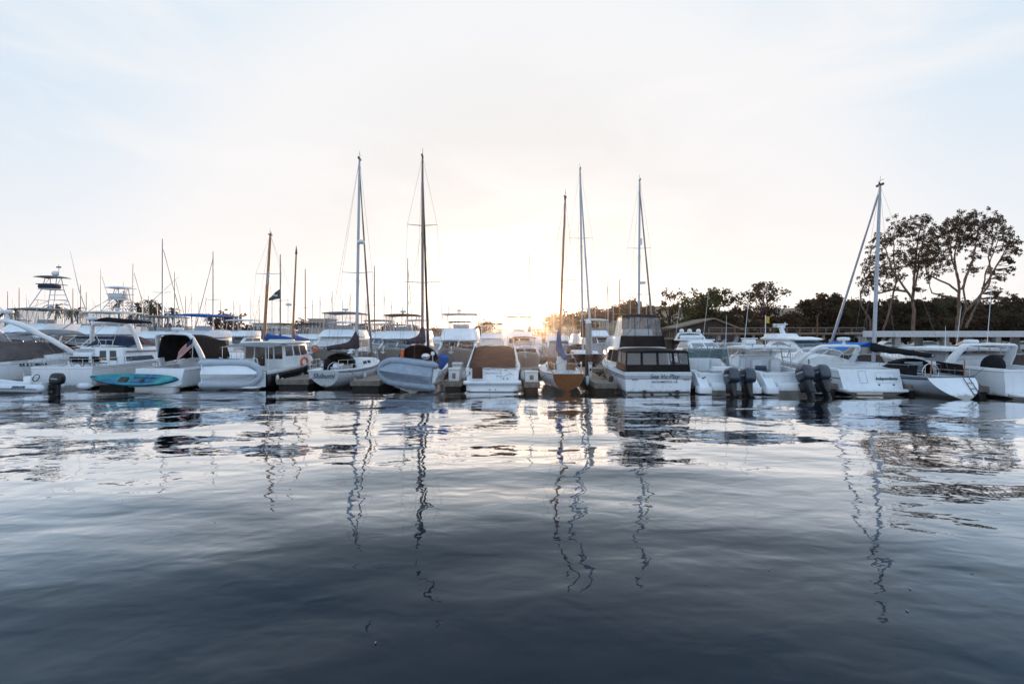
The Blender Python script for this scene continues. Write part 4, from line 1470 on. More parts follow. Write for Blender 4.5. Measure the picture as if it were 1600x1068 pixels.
# Sailboat with script name on its stern
tS, hS = sailboat('sailboat', 'white sailboat with script name on its heart shaped stern and dark sail cover', (-10.85, 29.4, 0), 0, 10.4, 3.1, 1.12, 1.45, 6.3, 15.45, 0.095, 'alu', dx=0.22, dy=0.0,
                  boom=(3.7, 2.35, 'plumcanvas', 0.0, 13, 0.95, 0.30), jib=('darkmast', 0.10, 0.035, 10.2, 0.955), spread=(0.43,), ex=2.3, sw=0.56, over=0.5, zk0=0.12,
                  dodger=(2.6, 0.95, 0.90, 'blackcanvas', 1.4), stripe='greyletter', gunwale='white2')
text_on(tS, 'Shibumi', 0.42, M['letter'], Vector((0, 0.02, 0.80)), (0, -1), shear=0.35, bold=0.004, xs=0.95)
obj('radar_dome', MB().lathe([(0.02, 0), (0.22, 0.0), (0.27, 0.06), (0.27, 0.16), (0.2, 0.24), (0.03, 0.26)], (0.32, 6.3, 9.55), 14), M['white2'], tS)
ob = MB().rbox(-0.62, -0.25, 1.6, 2.0, 0.9, 1.75, 0.15)
obj('cockpit_cover', ob, M['blackcanvas'], tS)
obj('binnacle', MB().lathe([(0.06, 0), (0.06, 0.8), (0.16, 0.85), (0.16, 1.05), (0.05, 1.1)], (0.2, 1.5, 0.35), 12), M['white2'], tS)
obj('steering_wheel', MB().tube([(0.2 + 0.42 * math.cos(a * PI / 12), 1.36, 1.1 + 0.42 * math.sin(a * PI / 12)) for a in range(25)], 0.02, 6), M['steel'], tS)
lr = tag(obj('life_ring', MB().tube([(0.24 * math.cos(a * PI / 10), 0.0, 0.24 * math.sin(a * PI / 10)) for a in range(15)], 0.07, 8), M['orange']), 'orange horseshoe buoy on the stern rail of the script named sailboat', 'life ring')
lr.location = (-12.05, 29.7, 1.62); lr.rotation_euler = (0, 0.4, 1.2)

# E: sailboat behind the dark grey inflatable
tE, hE = sailboat('sailboat', 'white sailboat with dark arched dodger and plum sail cover', (-5.55, 28.9, 0), R(4.5), 10.6, 3.3, 1.12, 1.5, 5.2, 15.05, 0.085, 'darkmast', dx=0.0, dy=0.0,
                  boom=(3.3, 2.75, 'plumcanvas', 0.0, 12, 0.75, 0.34), jib=('browncanvas', 0.105, 0.05, 9.9, 0.93), spread=(0.38, 0.66), ex=2.4, sw=0.82, over=-0.55, zk0=-0.05, dodger=(2.2, 1.30, 1.42, 'blackcanvas', 1.7))
obj('dodger_panel', MB().rbox(-0.75, 0.15, 2.22, 2.26, 1.15, 1.75, 0.02, 0.2), M['navycanvas'], tE)
obj('barbecue', MB().ball((0.65, 0.25, 1.95), 0.26, 0.2, 0.17), M['steel'], tE)
obj('antenna_dome', MB().lathe([(0.02, -0.9), (0.02, 0), (0.09, 0.02), (0.11, 0.12), (0.08, 0.2), (0.02, 0.22)], (1.05, 0.2, 2.0), 10), M['white2'], tE)
cu = tag(obj('horseshoe_buoy', MB().rbox(-0.09, 0.09, -0.05, 0.05, 0, 1.0, 0.04, 0.06), M['orange']), 'tall orange horseshoe float strapped beside the dark dodger', 'life buoy')
cu.location = (-6.45, 29.6, 1.35); cu.rotation_euler = (0, R(8), 0)
bo = tag(obj('buoy_cover', MB().lathe([(0.05, -0.45), (0.14, -0.3), (0.30, 0.1), (0.33, 0.3), (0.2, 0.42), (0.04, 0.45)], (0, 0, 0), 12), M['bluecanvas']), 'blue cloth bag hung from the stern rail of the dodger sailboat', 'bag')
bo.location = (-3.98, 29.4, 1.62); bo.rotation_euler = (0, R(14), 0)
r3 = rib('inflatable_dinghy', 'dark grey inflatable dinghy slung bottom outwards across a sailboat stern', (0, 0, 0), (0, 0, 0), 'tube2', 'tube2', 3.15, 1.62, 0.20)
m3 = Matrix.Translation((-4.42, 28.25, 0.88)) @ Matrix.Rotation(R(7), 4, 'Y') @ Matrix(((0, -1, 0, 0), (0, 0, 1, 0), (-1, 0, 0, 0), (0, 0, 0, 1)))
r3.location = m3.to_translation(); r3.rotation_euler = m3.to_euler()

# F: white cruiser with brown cover
tF, hF = express_hull('express_cruiser', 'white cruiser with brown cockpit cover and walk through stern', (-1.10, 28.9, 0), 0, 9.8, 3.15, 1.30, 1.75, tc=0.36, floor=0.6, gw=0.30, camber=0.4, rake=0.0)
obj('swim_platform', MB().rbox(-1.62, 1.62, -0.72, 0.05, 0.46, 0.62, 0.05, 0.3), M['white'], tF)
obj('platform_base', MB().rbox(-1.46, 1.46, -0.60, 0.05, 0.06, 0.455, 0.03, 0.25), M['white'], tF)
obj('platform_lip', MB().rbox(-1.22, 1.22, -0.68, -0.2, 0.03, 0.20, 0.03, 0.1), M['white'], tF)
obj('rub_rail', MB().rbox(-1.64, 1.64, -0.74, 0.0, 0.42, 0.455, 0.012, 0.3), M['grey_and_shade'], tF)
cv = MB()
g = []
for i in range(11):
    v = i / 10
    row = []
    for j in range(13):
        u = -1 + j / 6
        z = 1.30 + (0.22 * min(1, v * 5) + 0.98 * max(v - 0.15, 0) / 0.85) * (1 - 0.05 * u * u) + 0.025 * math.sin(u * 6 + v * 5) - (0.05 if abs(u) > 0.99 else 0)
        row.append((u * (1.33 - 0.18 * v), -0.02 + 3.3 * v, z))
    g.append(row)
obj('cockpit_cover', MB().slab(g, 0.02), M['browncanvas'], tF, 60)
obj('walkway_cover', MB().rbox(-1.14, -0.56, -0.10, -0.03, 0.72, 1.36, 0.01, 0.02), M['browncanvas'], tF)
for sd in (1, -1):
    q = ((sd * 1.36, 0.2, 1.30), (sd * 1.30, 3.4, 1.55), (sd * 1.15, 3.3, 2.5), (sd * 1.2, 2.6, 2.42))
    obj('side_curtain', MB().panel(q, 0, 1, 0, 1, 0, 0.012, (0, 2, 1.8)), M['browncanvas'], tF, 0)
    obj('windscreen_wing', MB().tube([(sd * 1.46, 0.6, 1.32), (sd * 1.36, 2.2, 1.9), (sd * 1.24, 3.4, 2.52)], [0.07, 0.06, 0.045], 6), M['white'], tF)
text_on(tF, 'Seas The Day', 0.17, M['greyletter'], Vector((0.06, -0.02, 1.22)), (0, -1), shear=0.2)
text_on(tF, 'Dana Point, CA', 0.15, M['greyletter'], Vector((0.05, -0.02, 1.02)), (0, -1))
db = MB()
for (x, z) in ((0.28, 0.85), (0.62, 0.70), (0.84, 0.70), (-0.12, 0.16), (0.2, 0.16)):
    y_ = -0.68 if z < 0.3 else 0.0
    db.lathe([(0.01, -0.03), (0.035, -0.03), (0.035, 0.02), (0.01, 0.02)], (x, y_, z), 8, 'y')
obj('through_hull', db, M['black'], tF)
obj('vent', MB().rbox(0.66, 0.86, -0.03, 0.0, 1.16, 1.20, 0.008), M['letter'], tF)
sm = MB()
for x in (0.45, 0.98):
    sm.rbox(x, x + 0.012, -0.015, 0.0, 0.75, 1.15, 0.002)
sm.rbox(0.45, 0.99, -0.015, 0.0, 0.74, 0.75, 0.002)
obj('hatch_seam', sm, M['grey_and_shade'], tF, 0)
hF.rail(M['steel'], tF, 0.42, 0.97, 0.55, 0.1, 7)
obj('cleat', MB().tube([(-1.28, -0.04, 0.92), (-1.28, -0.04, 1.12)], 0.03, 6), M['black'], tF)
rope('mooring_line', [(-2.4, 28.85, 1.0), (-2.75, 28.7, 0.7), (-3.0, 29.2, 0.55)], 'black mooring line running from the brown covered cruiser to the dock end', sag=0.05)
rope('mooring_line', [(-0.75, 28.86, 0.85), (-0.1, 28.86, 1.02), (0.8, 29.1, 0.56)], 'thin line drooping along the stern of the brown covered cruiser', r=0.009, sag=0.08)

# G: sailboat with varnished transom
tG, hG = sailboat('sailboat', 'small classic sailboat with varnished wooden stern and blue sail cover', (3.14, 28.6, 0), R(1.0), 8.6, 2.55, 0.98, 1.25, 4.8, 12.1, 0.075, 'spar', dx=0.42, dy=0.0,
                  boom=(2.3, 2.25, 'mutedblue', 0.50, -4, 1.05, 0.32), jib=None, spread=(0.50,), ex=2.4, sw=0.66, over=0.35, zk0=-0.02, trans='wood', gunwale='wood', dodger=None, cabin=(0.40, 0.74, 0.66, 0.42), rails=False)
for (x0, x1, m_) in ((-0.88, -0.32, 'wood'), (-0.28, 0.28, 'white2'), (0.32, 0.88, 'wood')):
    obj('cabin_bulkhead', MB().rbox(x0, x1, 3.28, 3.34, 0.4, 1.85 if m_ == 'white2' else 1.75, 0.02), M[m_], tG)
cm_ = MB()
for sd in (-1, 1):
    cm_.tube([(sd * 0.8, 0.35, 1.05), (sd * 0.92, 2.0, 1.15), (sd * 0.85, 3.3, 1.35)], 0.05, 6)
obj('coaming', cm_, M['wood'], tG)
obj('stern_bench', MB().rbox(-0.75, 0.75, 0.15, 0.6, 0.75, 0.98, 0.04), M['white2'], tG)
g = []
for i in range(7):
    v = i / 6
    g.append([((0.55 + 0.30 * math.sin(R(15 * j))) , 2.4 + 1.6 * v, 1.25 + 0.75 * math.cos(R(-5 + 15 * j)) * (0.75 + 0.25 * math.sin(PI * v))) for j in range(7)])
obj('cockpit_dodger', MB().slab(g, 0.02), M['greycanvas'], tG, 60)
rl = MB()
for sd in (-1, 1):
    rl.tube([(sd * 0.75, 0.1, 1.0), (sd * 0.78, 0.12, 1.55), (sd * 0.9, 1.2, 1.6), (sd * 0.95, 1.6, 1.1)], 0.016, 6)
rl.tube([(-0.78, 0.12, 1.55), (-0.3, 0.12, 1.56), (0.3, 0.12, 1.56), (0.78, 0.12, 1.55)], 0.02, 6)
obj('stern_rail', rl, M['steel'], tG)

# Sea Vu Play: sedan with black canvas
tV, hV = express_hull('motor_yacht', 'white flybridge yacht with black canvas cockpit enclosure and bridge cover', (7.80, 27.3, 0), R(0.5), 11.2, 3.78, 1.14, 1.75, tc=0.3, floor=0.6, gw=0.16, camber=0.2, rake=0.0, chine=0.02)
hV.band(0.80, 1.10, M['grey_and_shade'], tV, 'sheer_band', t0=0.0, off=0.006)
hV.band(0.06, 0.15, M['navy'], tV, 'boot_stripe', off=0.007)
wv = hV.half(0)
obj('transom_band', MB().rbox(-wv + 0.02, wv - 0.02, -0.012, 0.0, 0.80, 1.08, 0.004, 0.01), M['grey_and_shade'], tV)
obj('transom_stripe', MB().rbox(-wv + 0.12, wv - 0.12, -0.010, 0.0, 0.06, 0.15, 0.003, 0.01), M['navy'], tV)
text_on(tV, 'Sea Vu Play', 0.34, M['letter'], Vector((0.32, -0.02, 0.94)), (0, -1), shear=0.3, bold=0.003)
text_on(tV, 'SACRAMENTO, CA', 0.165, M['letter'], Vector((0.34, -0.008, 0.66)), (0, -1), bold=0.002)
db = MB()
for x in (-0.75, 1.0):
    db.lathe([(0.02, -0.12), (0.10, -0.12), (0.11, 0.02), (0.02, 0.02)], (x, -0.05, 0.13), 10, 'y')
for x in (-0.35, 0.62):
    db.box(x - 0.05, x + 0.05, -0.22, 0.0, 0.0, 0.05)
    db.lathe([(0.01, -0.02), (0.02, -0.02), (0.02, 0.0)], (x, 0, 0.42), 6, 'y')
obj('exhaust_outlet', db, M['black'], tV)
hb_ = MB()
for x in (-1.25, 1.5):
    hb_.tube([(x - 0.16, -0.01, 0.78), (x - 0.13, -0.05, 0.79), (x + 0.13, -0.05, 0.79), (x + 0.16, -0.01, 0.78)], 0.018, 6)
obj('hawse_plate', hb_, M['black'], tV)
obj('cockpit_coaming', MB().rbox(-1.76, 1.76, -0.03, 0.12, 1.10, 1.19, 0.03), M['white2'], tV)
ctr = (0, 1.6, 1.7)
w0, w1 = 1.74, 1.66
canvas_wall(tV, ((-w0, 0.02, 1.17), (w0, 0.02, 1.17), (w1, 0.22, 2.30), (-w1, 0.22, 2.30)), 4, 0.36, 0.90, 0.08, M['blackcanvas'], M['vinyl'], ctr)
canvas_wall(tV, ((w0, 0.02, 1.17), (1.62, 3.0, 1.25), (1.5, 3.0, 2.36), (w1, 0.22, 2.30)), 2, 0.36, 0.90, 0.10, M['blackcanvas'], M['vinyl'], ctr)
canvas_wall(tV, ((-w0, 0.02, 1.17), (-1.62, 3.0, 1.25), (-1.5, 3.0, 2.36), (-w1, 0.22, 2.30)), 2, 0.36, 0.90, 0.10, M['blackcanvas'], M['vinyl'], ctr)
canopy(tV, M['blackcanvas'], 1.70, 0.16, 3.2, 2.30, 0.10, 'cockpit_top', droop=0.05, slope=0.06)
HV = house(tV, M['cream'], 2.9, 7.6, 1.48, 1.15, 2.9, 6.6, 1.36, 2.42, 'cabin', 0.12)
windows(tV, HV, 'port', [(0.10, 0.42, 0.30, 0.88), (0.47, 0.92, 0.30, 0.88)], M['blackcanvas'], 'window_cover')
windows(tV, HV, 'stbd', [(0.10, 0.42, 0.30, 0.88), (0.47, 0.92, 0.30, 0.88)], M['blackcanvas'], 'window_cover')
windows(tV, HV, 'fore', [(0.05, 0.48, 0.30, 0.9), (0.52, 0.95, 0.30, 0.9)], M['blackcanvas'], 'window_cover')
HV2 = house(tV, M['white'], 3.2, 6.2, 1.36, 2.40, 3.25, 5.9, 1.26, 3.08, 'flybridge', 0.15)
obj('bridge_apron', MB().panel(HV2['aft'], -0.01, 1.01, 0, 1.04, 0.03, 0.02, HV2['c']), M['blackcanvas'], tV, 0)
obj('bridge_apron', MB().panel(HV2['stbd'], 0.0, 0.35, 0, 1.04, 0.03, 0.02, HV2['c']), M['blackcanvas'], tV, 0)
ctr = (0, 4.5, 3.8)
canvas_wall(tV, ((-1.24, 3.28, 3.1), (1.24, 3.28, 3.1), (1.12, 3.6, 4.32), (-1.12, 3.6, 4.32)), 3, 0.02, 0.97, 0.02, M['blackcanvas'], M['vinyl'], ctr, 'bridge_curtain')
canvas_wall(tV, ((1.24, 3.28, 3.1), (1.2, 5.6, 3.1), (1.05, 5.1, 4.32), (1.12, 3.6, 4.32)), 2, 0.02, 0.97, 0.03, M['blackcanvas'], M['vinyl'], ctr, 'bridge_curtain')
canvas_wall(tV, ((-1.24, 3.28, 3.1), (-1.2, 5.6, 3.1), (-1.05, 5.1, 4.32), (-1.12, 3.6, 4.32)), 2, 0.02, 0.97, 0.03, M['cream'], M['vinylmilky'], ctr, 'bridge_curtain')
canvas_wall(tV, ((1.2, 5.6, 3.1), (-1.2, 5.6, 3.1), (-1.05, 5.1, 4.32), (1.05, 5.1, 4.32)), 3, 0.02, 0.97, 0.02, M['blackcanvas'], M['vinyl'], ctr, 'bridge_curtain')
canopy(tV, M['blackcanvas'], 1.16, 3.5, 5.2, 4.30, 0.12, 'bridge_top', droop=0.06)
ff = MB()
ff.tube([(-1.0, 3.4, 3.1), (0.2, 3.55, 4.3)], 0.016, 5); ff.tube([(1.1, 3.5, 3.1), (0.4, 3.6, 4.3)], 0.016, 5)
obj('bimini_frame', ff, M['black'], tV)
obj('bridge_seat', MB().rbox(-0.9, 0.9, 4.2, 4.8, 3.0, 3.55, 0.08), M['white2'], tV)
hV.rail(M['steel'], tV, 0.42, 0.97, 0.65, 0.1, 8)
obj('dinghy_cover', MB().ball((-1.0, 6.9, 2.7), 0.5, 0.6, 0.45), M['flagwhite'], tV)
for (x, y_, nm) in ((5.62, 29.0, 'black teardrop fender between the timber finger and the flybridge yacht'), (5.70, 33.0, 'black fender further along the flybridge yacht side')):
    fender((x, y_, 0.62), nm, 0.5, 0.14, M['black'])
rope('mooring_line', [(5.95, 28.6, 1.05), (5.3, 30.4, 0.56)], 'dark line from the flybridge yacht quarter to the timber finger', sag=0.1)
rope('mooring_line', [(5.9, 31.6, 1.3), (5.2, 29.2, 0.56)], 'dark spring line crossing to the timber finger end', sag=0.1)


# power pedestals on the finger ends, fenders between boats
def pedestal(x, y, label):
    t = thing('power_pedestal', label, 'power pedestal', (x, y, 0.53), 0, 'power pedestals on the docks')
    obj('post', MB().rbox(-0.1, 0.1, -0.08, 0.08, 0, 0.85, 0.015, 0.03), M['dockbox'], t)
    obj('cap', MB().rbox(-0.13, 0.13, -0.11, 0.11, 0.85, 0.98, 0.03, 0.05), M['grey_and_shade'], t)
    obj('socket', MB().rbox(-0.06, 0.06, -0.105, -0.08, 0.45, 0.62, 0.005), M['black'], t)
    return t


pedestal(-12.2, 33.0, 'grey capped power pedestal behind the script named sailboat')
pedestal(-7.9, 32.5, 'grey capped power pedestal by the dock end next to the grey inflatable')
pedestal(4.8, 31.4, 'grey capped power pedestal on the timber finger by the piling')
pedestal(17.3, 30.6, 'grey capped power pedestal on the finger beside the arch cruiser')
pedestal(-23.4, 33.5, 'grey capped power pedestal behind the kayak')
for (x, y, z, lb) in ((-12.25, 31.2, 0.55, 'white fender on the side of the script named sailboat, near its stern'), (-9.32, 32.4, 0.55, 'white fender between the script named sailboat and its short dock'), (-2.82, 30.2, 0.75, 'white fender hanging on the brown covered cruiser near its quarter'),
                     (0.62, 31.0, 0.75, 'white fender on the sunny side of the brown covered cruiser'), (4.42, 30.0, 0.5, 'slim white fender between the wooden stern and the timber finger'), (9.78, 29.6, 0.7, 'white fender on the far side of the flybridge yacht'),
                     (-14.2, 31.0, 0.5, 'white fender hanging on the dark hull'), (-22.55, 30.6, 0.6, 'white fender beside the kayak finger')):
    fender((x, y, z), lb, 0.5, 0.10)
rope('mooring_line', [(-9.6, 30.2, 1.1), (-9.0, 30.8, 0.56)], 'line from the script named sailboat to its short dock', sag=0.08)
rope('mooring_line', [(-4.0, 29.4, 1.05), (-3.7, 30.2, 0.56)], 'line from the dodger sailboat quarter down to the dock boxes', sag=0.06)
rope('mooring_line', [(1.9, 29.0, 0.95), (1.45, 30.2, 0.56)], 'line from the wooden stern boat to the dock with one box', sag=0.08)
rope('shore_power_line', [(4.8, 31.4, 1.0), (5.2, 31.0, 0.6), (6.0, 31.6, 1.2)], 'yellow shore power cord looping from the pedestal to the flybridge yacht', sag=0.12, mat_=M['flagyellow'], r=0.018)


# J: open fishing boat with twin outboards
def fishing_boat(name, label, loc, rz, L, B, hard=False):
    t, h = express_hull(name, label, loc, rz, L, B, 1.12, 1.72, tc=0.5, floor=0.55, gw=0.26, camber=0.22, rake=0.0)
    h.band(0.16, 0.185, M['letter'], t, 'hull_stripe', rel=True, t0=0.0)
    obj('transom_well', MB().rbox(-0.95, 0.95, -0.42, 0.3, 0.20, 0.62, 0.05, 0.1), M['white'], t)
    for sd in (-1, 1):
        obj('stern_pod', MB().rbox(sd * 1.32 - 0.36, sd * 1.32 + 0.36, -0.58, 0.1, 0.06, 0.42, 0.05, 0.12), M['white'], t)
        q = MB()
        q.prism([(-0.5, 0.40), (0.7, 0.40), (0.7, 1.12), (0.25, 1.10), (-0.15, 0.72)], sd * 1.35 - 0.26, sd * 1.35 + 0.26)
        obj('quarter', q, M['white'], t, 20)
    obj('cockpit_liner', MB().rbox(-1.1, 1.1, 0.55, 0.75, 0.5, 1.12, 0.05), M['white2'], t)
    return t, h


tJ, hJ = fishing_boat('fishing_boat', 'open white fishing boat with tinted green windscreens, rod rack and twin motors', (11.55, 27.6, 0), R(1), 8.0, 3.1)
obj('aft_seat', MB().lathe([(0.05, 0), (0.32, 0.0), (0.36, 0.05), (0.36, 0.12), (0.3, 0.16), (0.03, 0.17)], (-0.35, 0.55, 1.12), 16), M['cushion'], tJ)
obj('bait_cabinet', MB().rbox(-0.2, 0.95, 1.3, 1.75, 0.55, 1.38, 0.06), M['white2'], tJ)
for x in (-0.95, 0.35):
    obj('helm_seat', MB().rbox(x - 0.32, x + 0.32, 2.1, 2.4, 1.0, 1.78, 0.09), M['cushion'], tJ)
    obj('seat_pedestal', MB().lathe([(0.2, 0), (0.1, 0.06), (0.09, 0.5), (0.2, 0.55)], (x, 2.35, 0.55), 10), M['steel'], tJ)
HJ = house(tJ, M['white'], 3.3, 5.6, 1.25, 1.0, 3.3, 5.2, 1.12, 1.72, 'console', 0.15)
for (x0, x1) in ((-1.2, -0.1), (-0.08, 0.55), (0.57, 1.2)):
    q = ((x0, 3.9, 1.7), (x1, 3.9, 1.7), (x1 * 0.97, 3.3, 2.34), (x0 * 0.97, 3.3, 2.34))
    obj('windscreen', MB().panel(q, 0, 1, 0, 1, 0, 0.01, (0, 6, 1.5)), M['green'], tJ, 0)
obj('side_glass', MB().panel(((1.22, 2.3, 1.25), (1.22, 3.9, 1.7), (1.16, 3.3, 2.34), (1.18, 2.6, 2.34)), 0, 1, 0, 1, 0, 0.01, (0, 3, 1.5)), M['green'], tJ, 0)
obj('side_glass', MB().panel(((-1.22, 2.3, 1.25), (-1.22, 3.9, 1.7), (-1.16, 3.3, 2.34), (-1.18, 2.6, 2.34)), 0, 1, 0, 1, 0, 0.01, (0, 3, 1.5)), M['green'], tJ, 0)
fr = MB()
for sd in (-1, 1):
    fr.tube([(sd * 1.25, 2.3, 1.1), (sd * 1.2, 2.55, 2.36)], 0.03, 6)
    fr.tube([(sd * 1.22, 3.9, 1.7), (sd * 1.16, 3.3, 2.36)], 0.03, 6)
    fr.tube([(sd * 1.2, 2.5, 2.37), (sd * 1.16, 3.4, 2.37)], 0.03, 6)
fr.tube([(-1.2, 2.55, 2.37), (1.2, 2.55, 2.37)], 0.03, 6)
fr.tube([(-1.16, 3.35, 2.37), (1.16, 3.35, 2.37)], 0.03, 6)
fr.tube([(-0.1, 3.9, 1.7), (-0.1, 3.3, 2.36)], 0.025, 6)
obj('windscreen_frame', fr, M['alu'], tJ)
for i in range(7):
    x = -1.1 + 2.2 * i / 6
    obj('rod_holder', MB().tube([(x, 2.55, 2.34), (x, 2.47, 2.62)], 0.032, 7), M['alu'], tJ)
antenna(tJ, 1.15, 2.7, 2.4, 1.9, (0.03, 0))
for x in (-0.42, 0.42):
    outboard(tJ, x + 0.35, -0.40, 0.42, 1.12, R(-14), None, R(6))
hJ.rail(M['steel'], tJ, 0.5, 0.95, 0.4, 0.1, 5)
ck = MB().tube([(-1.35, 0.0, 0.80), (-1.2, -0.2, 0.92)], 0.03, 6)
obj('cleat', ck, M['black'], tJ)
rope('mooring_line', [(10.25, 27.5, 0.86), (9.95, 28.1, 0.75)], 'short dark line from the green glass fishing boat to the thin finger', sag=0.06)

# K: hardtop fishing boat
tK, hK = fishing_boat('fishing_boat', 'white hardtop fishing boat with pipework legs and twin tilted motors', (15.05, 27.5, 0), R(0.5), 8.4, 3.15)
HK = house(tK, M['white'], 3.4, 7.2, 1.38, 1.1, 3.6, 5.6, 1.15, 1.85, 'cuddy_cabin', 0.3, 0.1)
for y_ in (5.4, 6.2):
    for sd in (-1, 1):
        obj('porthole', MB().lathe([(0.02, 0), (0.12, 0.0), (0.13, 0.03), (0.02, 0.03)], (sd * (1.36 - (y_ - 5.4) * 0.12), y_, 1.52), 12, 'x'), M['glass'], tK)
canopy(tK, M['white2'], 1.42, 2.2, 5.0, 2.50, 0.05, 'hardtop', th=0.12, droop=0.03)
pk = MB()
for sd in (-1, 1):
    pk.tube([(sd * 1.36, 2.5, 1.2), (sd * 1.25, 2.5, 2.42)], 0.03, 6)
    pk.tube([(sd * 1.34, 3.3, 1.25), (sd * 1.2, 3.4, 2.42)], 0.03, 6)
    pk.tube([(sd * 1.28, 4.9, 1.75), (sd * 1.2, 4.4, 2.42)], 0.03, 6)
    pk.tube([(sd * 1.33, 2.9, 1.9), (sd * 1.26, 2.5, 2.3)], 0.025, 6)
    pk.tube([(sd * 1.3, 2.5, 1.85), (sd * 1.27, 3.35, 1.85)], 0.025, 6)
obj('hardtop_frame', pk, M['alu'], tK)
wsb, wst = windscreen(tK, 4.4, 1.25, 1.1, 1.8, 0.62, 0.5, M['white'], M['clear'])
obj('radar', MB().rbox(-1.05, -0.35, 3.2, 3.7, 2.62, 2.9, 0.08), M['white2'], tK)
obj('radar_bar', MB().rbox(-1.2, -0.2, 3.35, 3.5, 2.93, 2.99, 0.02), M['white2'], tK)
for x in (-0.6, 0.5):
    obj('helm_seat', MB().rbox(x - 0.3, x + 0.3, 2.6, 2.95, 0.95, 1.75, 0.08), M['cushion'], tK)
obj('cooler', MB().rbox(-1.05, -0.55, 1.6, 2.0, 1.15, 1.42, 0.03), M['navy'], tK)
for i in range(4):
    x = -1.1 + 2.2 * i / 3
    obj('rod_holder', MB().tube([(x, 2.25, 2.42), (x, 2.12, 2.66)], 0.03, 7), M['alu'], tK)
antenna(tK, -1.2, 3.0, 2.55, 3.6, (0.10, 0.0))
for x in (-0.42, 0.42):
    outboard(tK, x + 0.62, -0.55, 0.50, 1.15, R(-24), None, R(10))
hK.rail(M['steel'], tK, 0.5, 0.95, 0.55, 0.1, 6)
tk = tag(fender((13.1, 28.9, 0.75), 'x', 0.45, 0.15, M['black']), 'black teardrop fender on the side of the hardtop fishing boat', 'fender')

# M: cruiser with open arch
tM, hM = express_hull('express_cruiser', 'white cruiser with curved open arch and sloping stern bearing its name', (19.15, 27.5, 0), R(-0.5), 9.6, 3.45, 1.34, 1.80, tc=0.38, floor=0.7, gw=0.30, camber=0.5, rake=-0.62)
swim_platform(tM, 3.3, 0.85, 0.32, th=0.14)
hM.band(0.28, 0.31, M['letter'], tM, 'hull_stripe', rel=True, t0=0.0)
obj('hull_panel', MB().rbox(-1.1, 0.3, -0.75, 0.0, 0.03, 0.17, 0.03, 0.1), M['cream'], tM)
sweep_arch(tM, M['white'], 1.60, 4.0, 1.45, 2.52, 1.5, 1.32, 0.62, 0.16, rc=0.42, dtop=0.42)
windscreen(tM, 4.6, 1.40, 1.5, 1.75, 0.62, 0.6, M['white'], M['clear'])
bf = MB()
bf.tube([(-1.2, 3.6, 1.6), (0.2, 3.0, 2.5)], 0.018, 5); bf.tube([(0.2, 3.6, 1.6), (1.0, 2.8, 2.5)], 0.018, 5); bf.tube([(0.9, 3.6, 1.6), (-0.2, 3.0, 2.5)], 0.018, 5); bf.tube([(-0.9, 4.4, 1.75), (-1.25, 2.9, 2.35)], 0.03, 5)
obj('bimini_frame', bf, M['steel'], tM)
radar(tM, 0.25, 2.5, 2.55, 0.34, 0.28)
obj('cockpit_seat', MB().rbox(-1.2, 1.2, 0.35, 0.9, 0.7, 1.45, 0.1), M['cushion'], tM)
obj('speaker', MB().lathe([(0.01, 0), (0.10, 0), (0.10, 0.03), (0.01, 0.03)], (1.42, 2.9, 1.85), 12, 'y'), M['black'], tM)
# the sloping stern panel carries the name and a hatch
n_st = Vector((0, -0.96, 0.42)).normalized()
def stern_pt(x, z):
    """point on the sloping stern of the arch cruiser"""
    k = (1.34 - z) / (1.34 + 0.3)
    return Vector((x, -0.62 * min(k * 1.0, 1), z))
for (s_, x, z, sz, mm) in (('Independence', 0.80, 0.84, 0.24, 'letter'), ('SAN DIEGO', 0.80, 1.06, 0.085, 'greyletter')):
    if s_ != 'Independence':
        continue
    p = stern_pt(x, z) + Vector((0, -0.02, 0.005))
    text('lettering', s_, sz, M[mm], tM, p, (R(90 - 20.7), 0, 0), shear=0.35, bold=0.004, xs=0.86)
sm = MB()
def frame_on(mb, x0, x1, z0, z1, r=0.010):
    c = [stern_pt(x, z) + Vector((0, -0.006, 0)) for x, z in ((x0, z0), (x1, z0), (x1, z1), (x0, z1), (x0, z0))]
    mb.tube(c, r, 4)
frame_on(sm, -0.62, -0.22, 0.62, 1.24)
frame_on(sm, 0.28, 1.28, 0.62, 1.16, 0.006)
obj('hatch_seam', sm, M['grey_and_shade'], tM)
db = MB()
for x in (0.35, 1.12):
    p = stern_pt(x, 0.52)
    db.lathe([(0.01, -0.02), (0.045, -0.02), (0.045, 0.02), (0.01, 0.02)], p, 8, 'y')
obj('deck_fitting', db, M['black'], tM)
rope('mooring_line', [(17.75, 27.55, 1.15), (17.4, 28.4, 0.56)], 'dark line from the quarter of the arch cruiser down to the finger', sag=0.04, r=0.03)
rope('mooring_line', [(17.5, 30.2, 1.75), (17.45, 30.0, 0.6)], 'black strap hanging on the side of the arch cruiser', sag=0.0, r=0.035)
hM.rail(M['steel'], tM, 0.48, 0.97, 0.5, 0.12, 7)

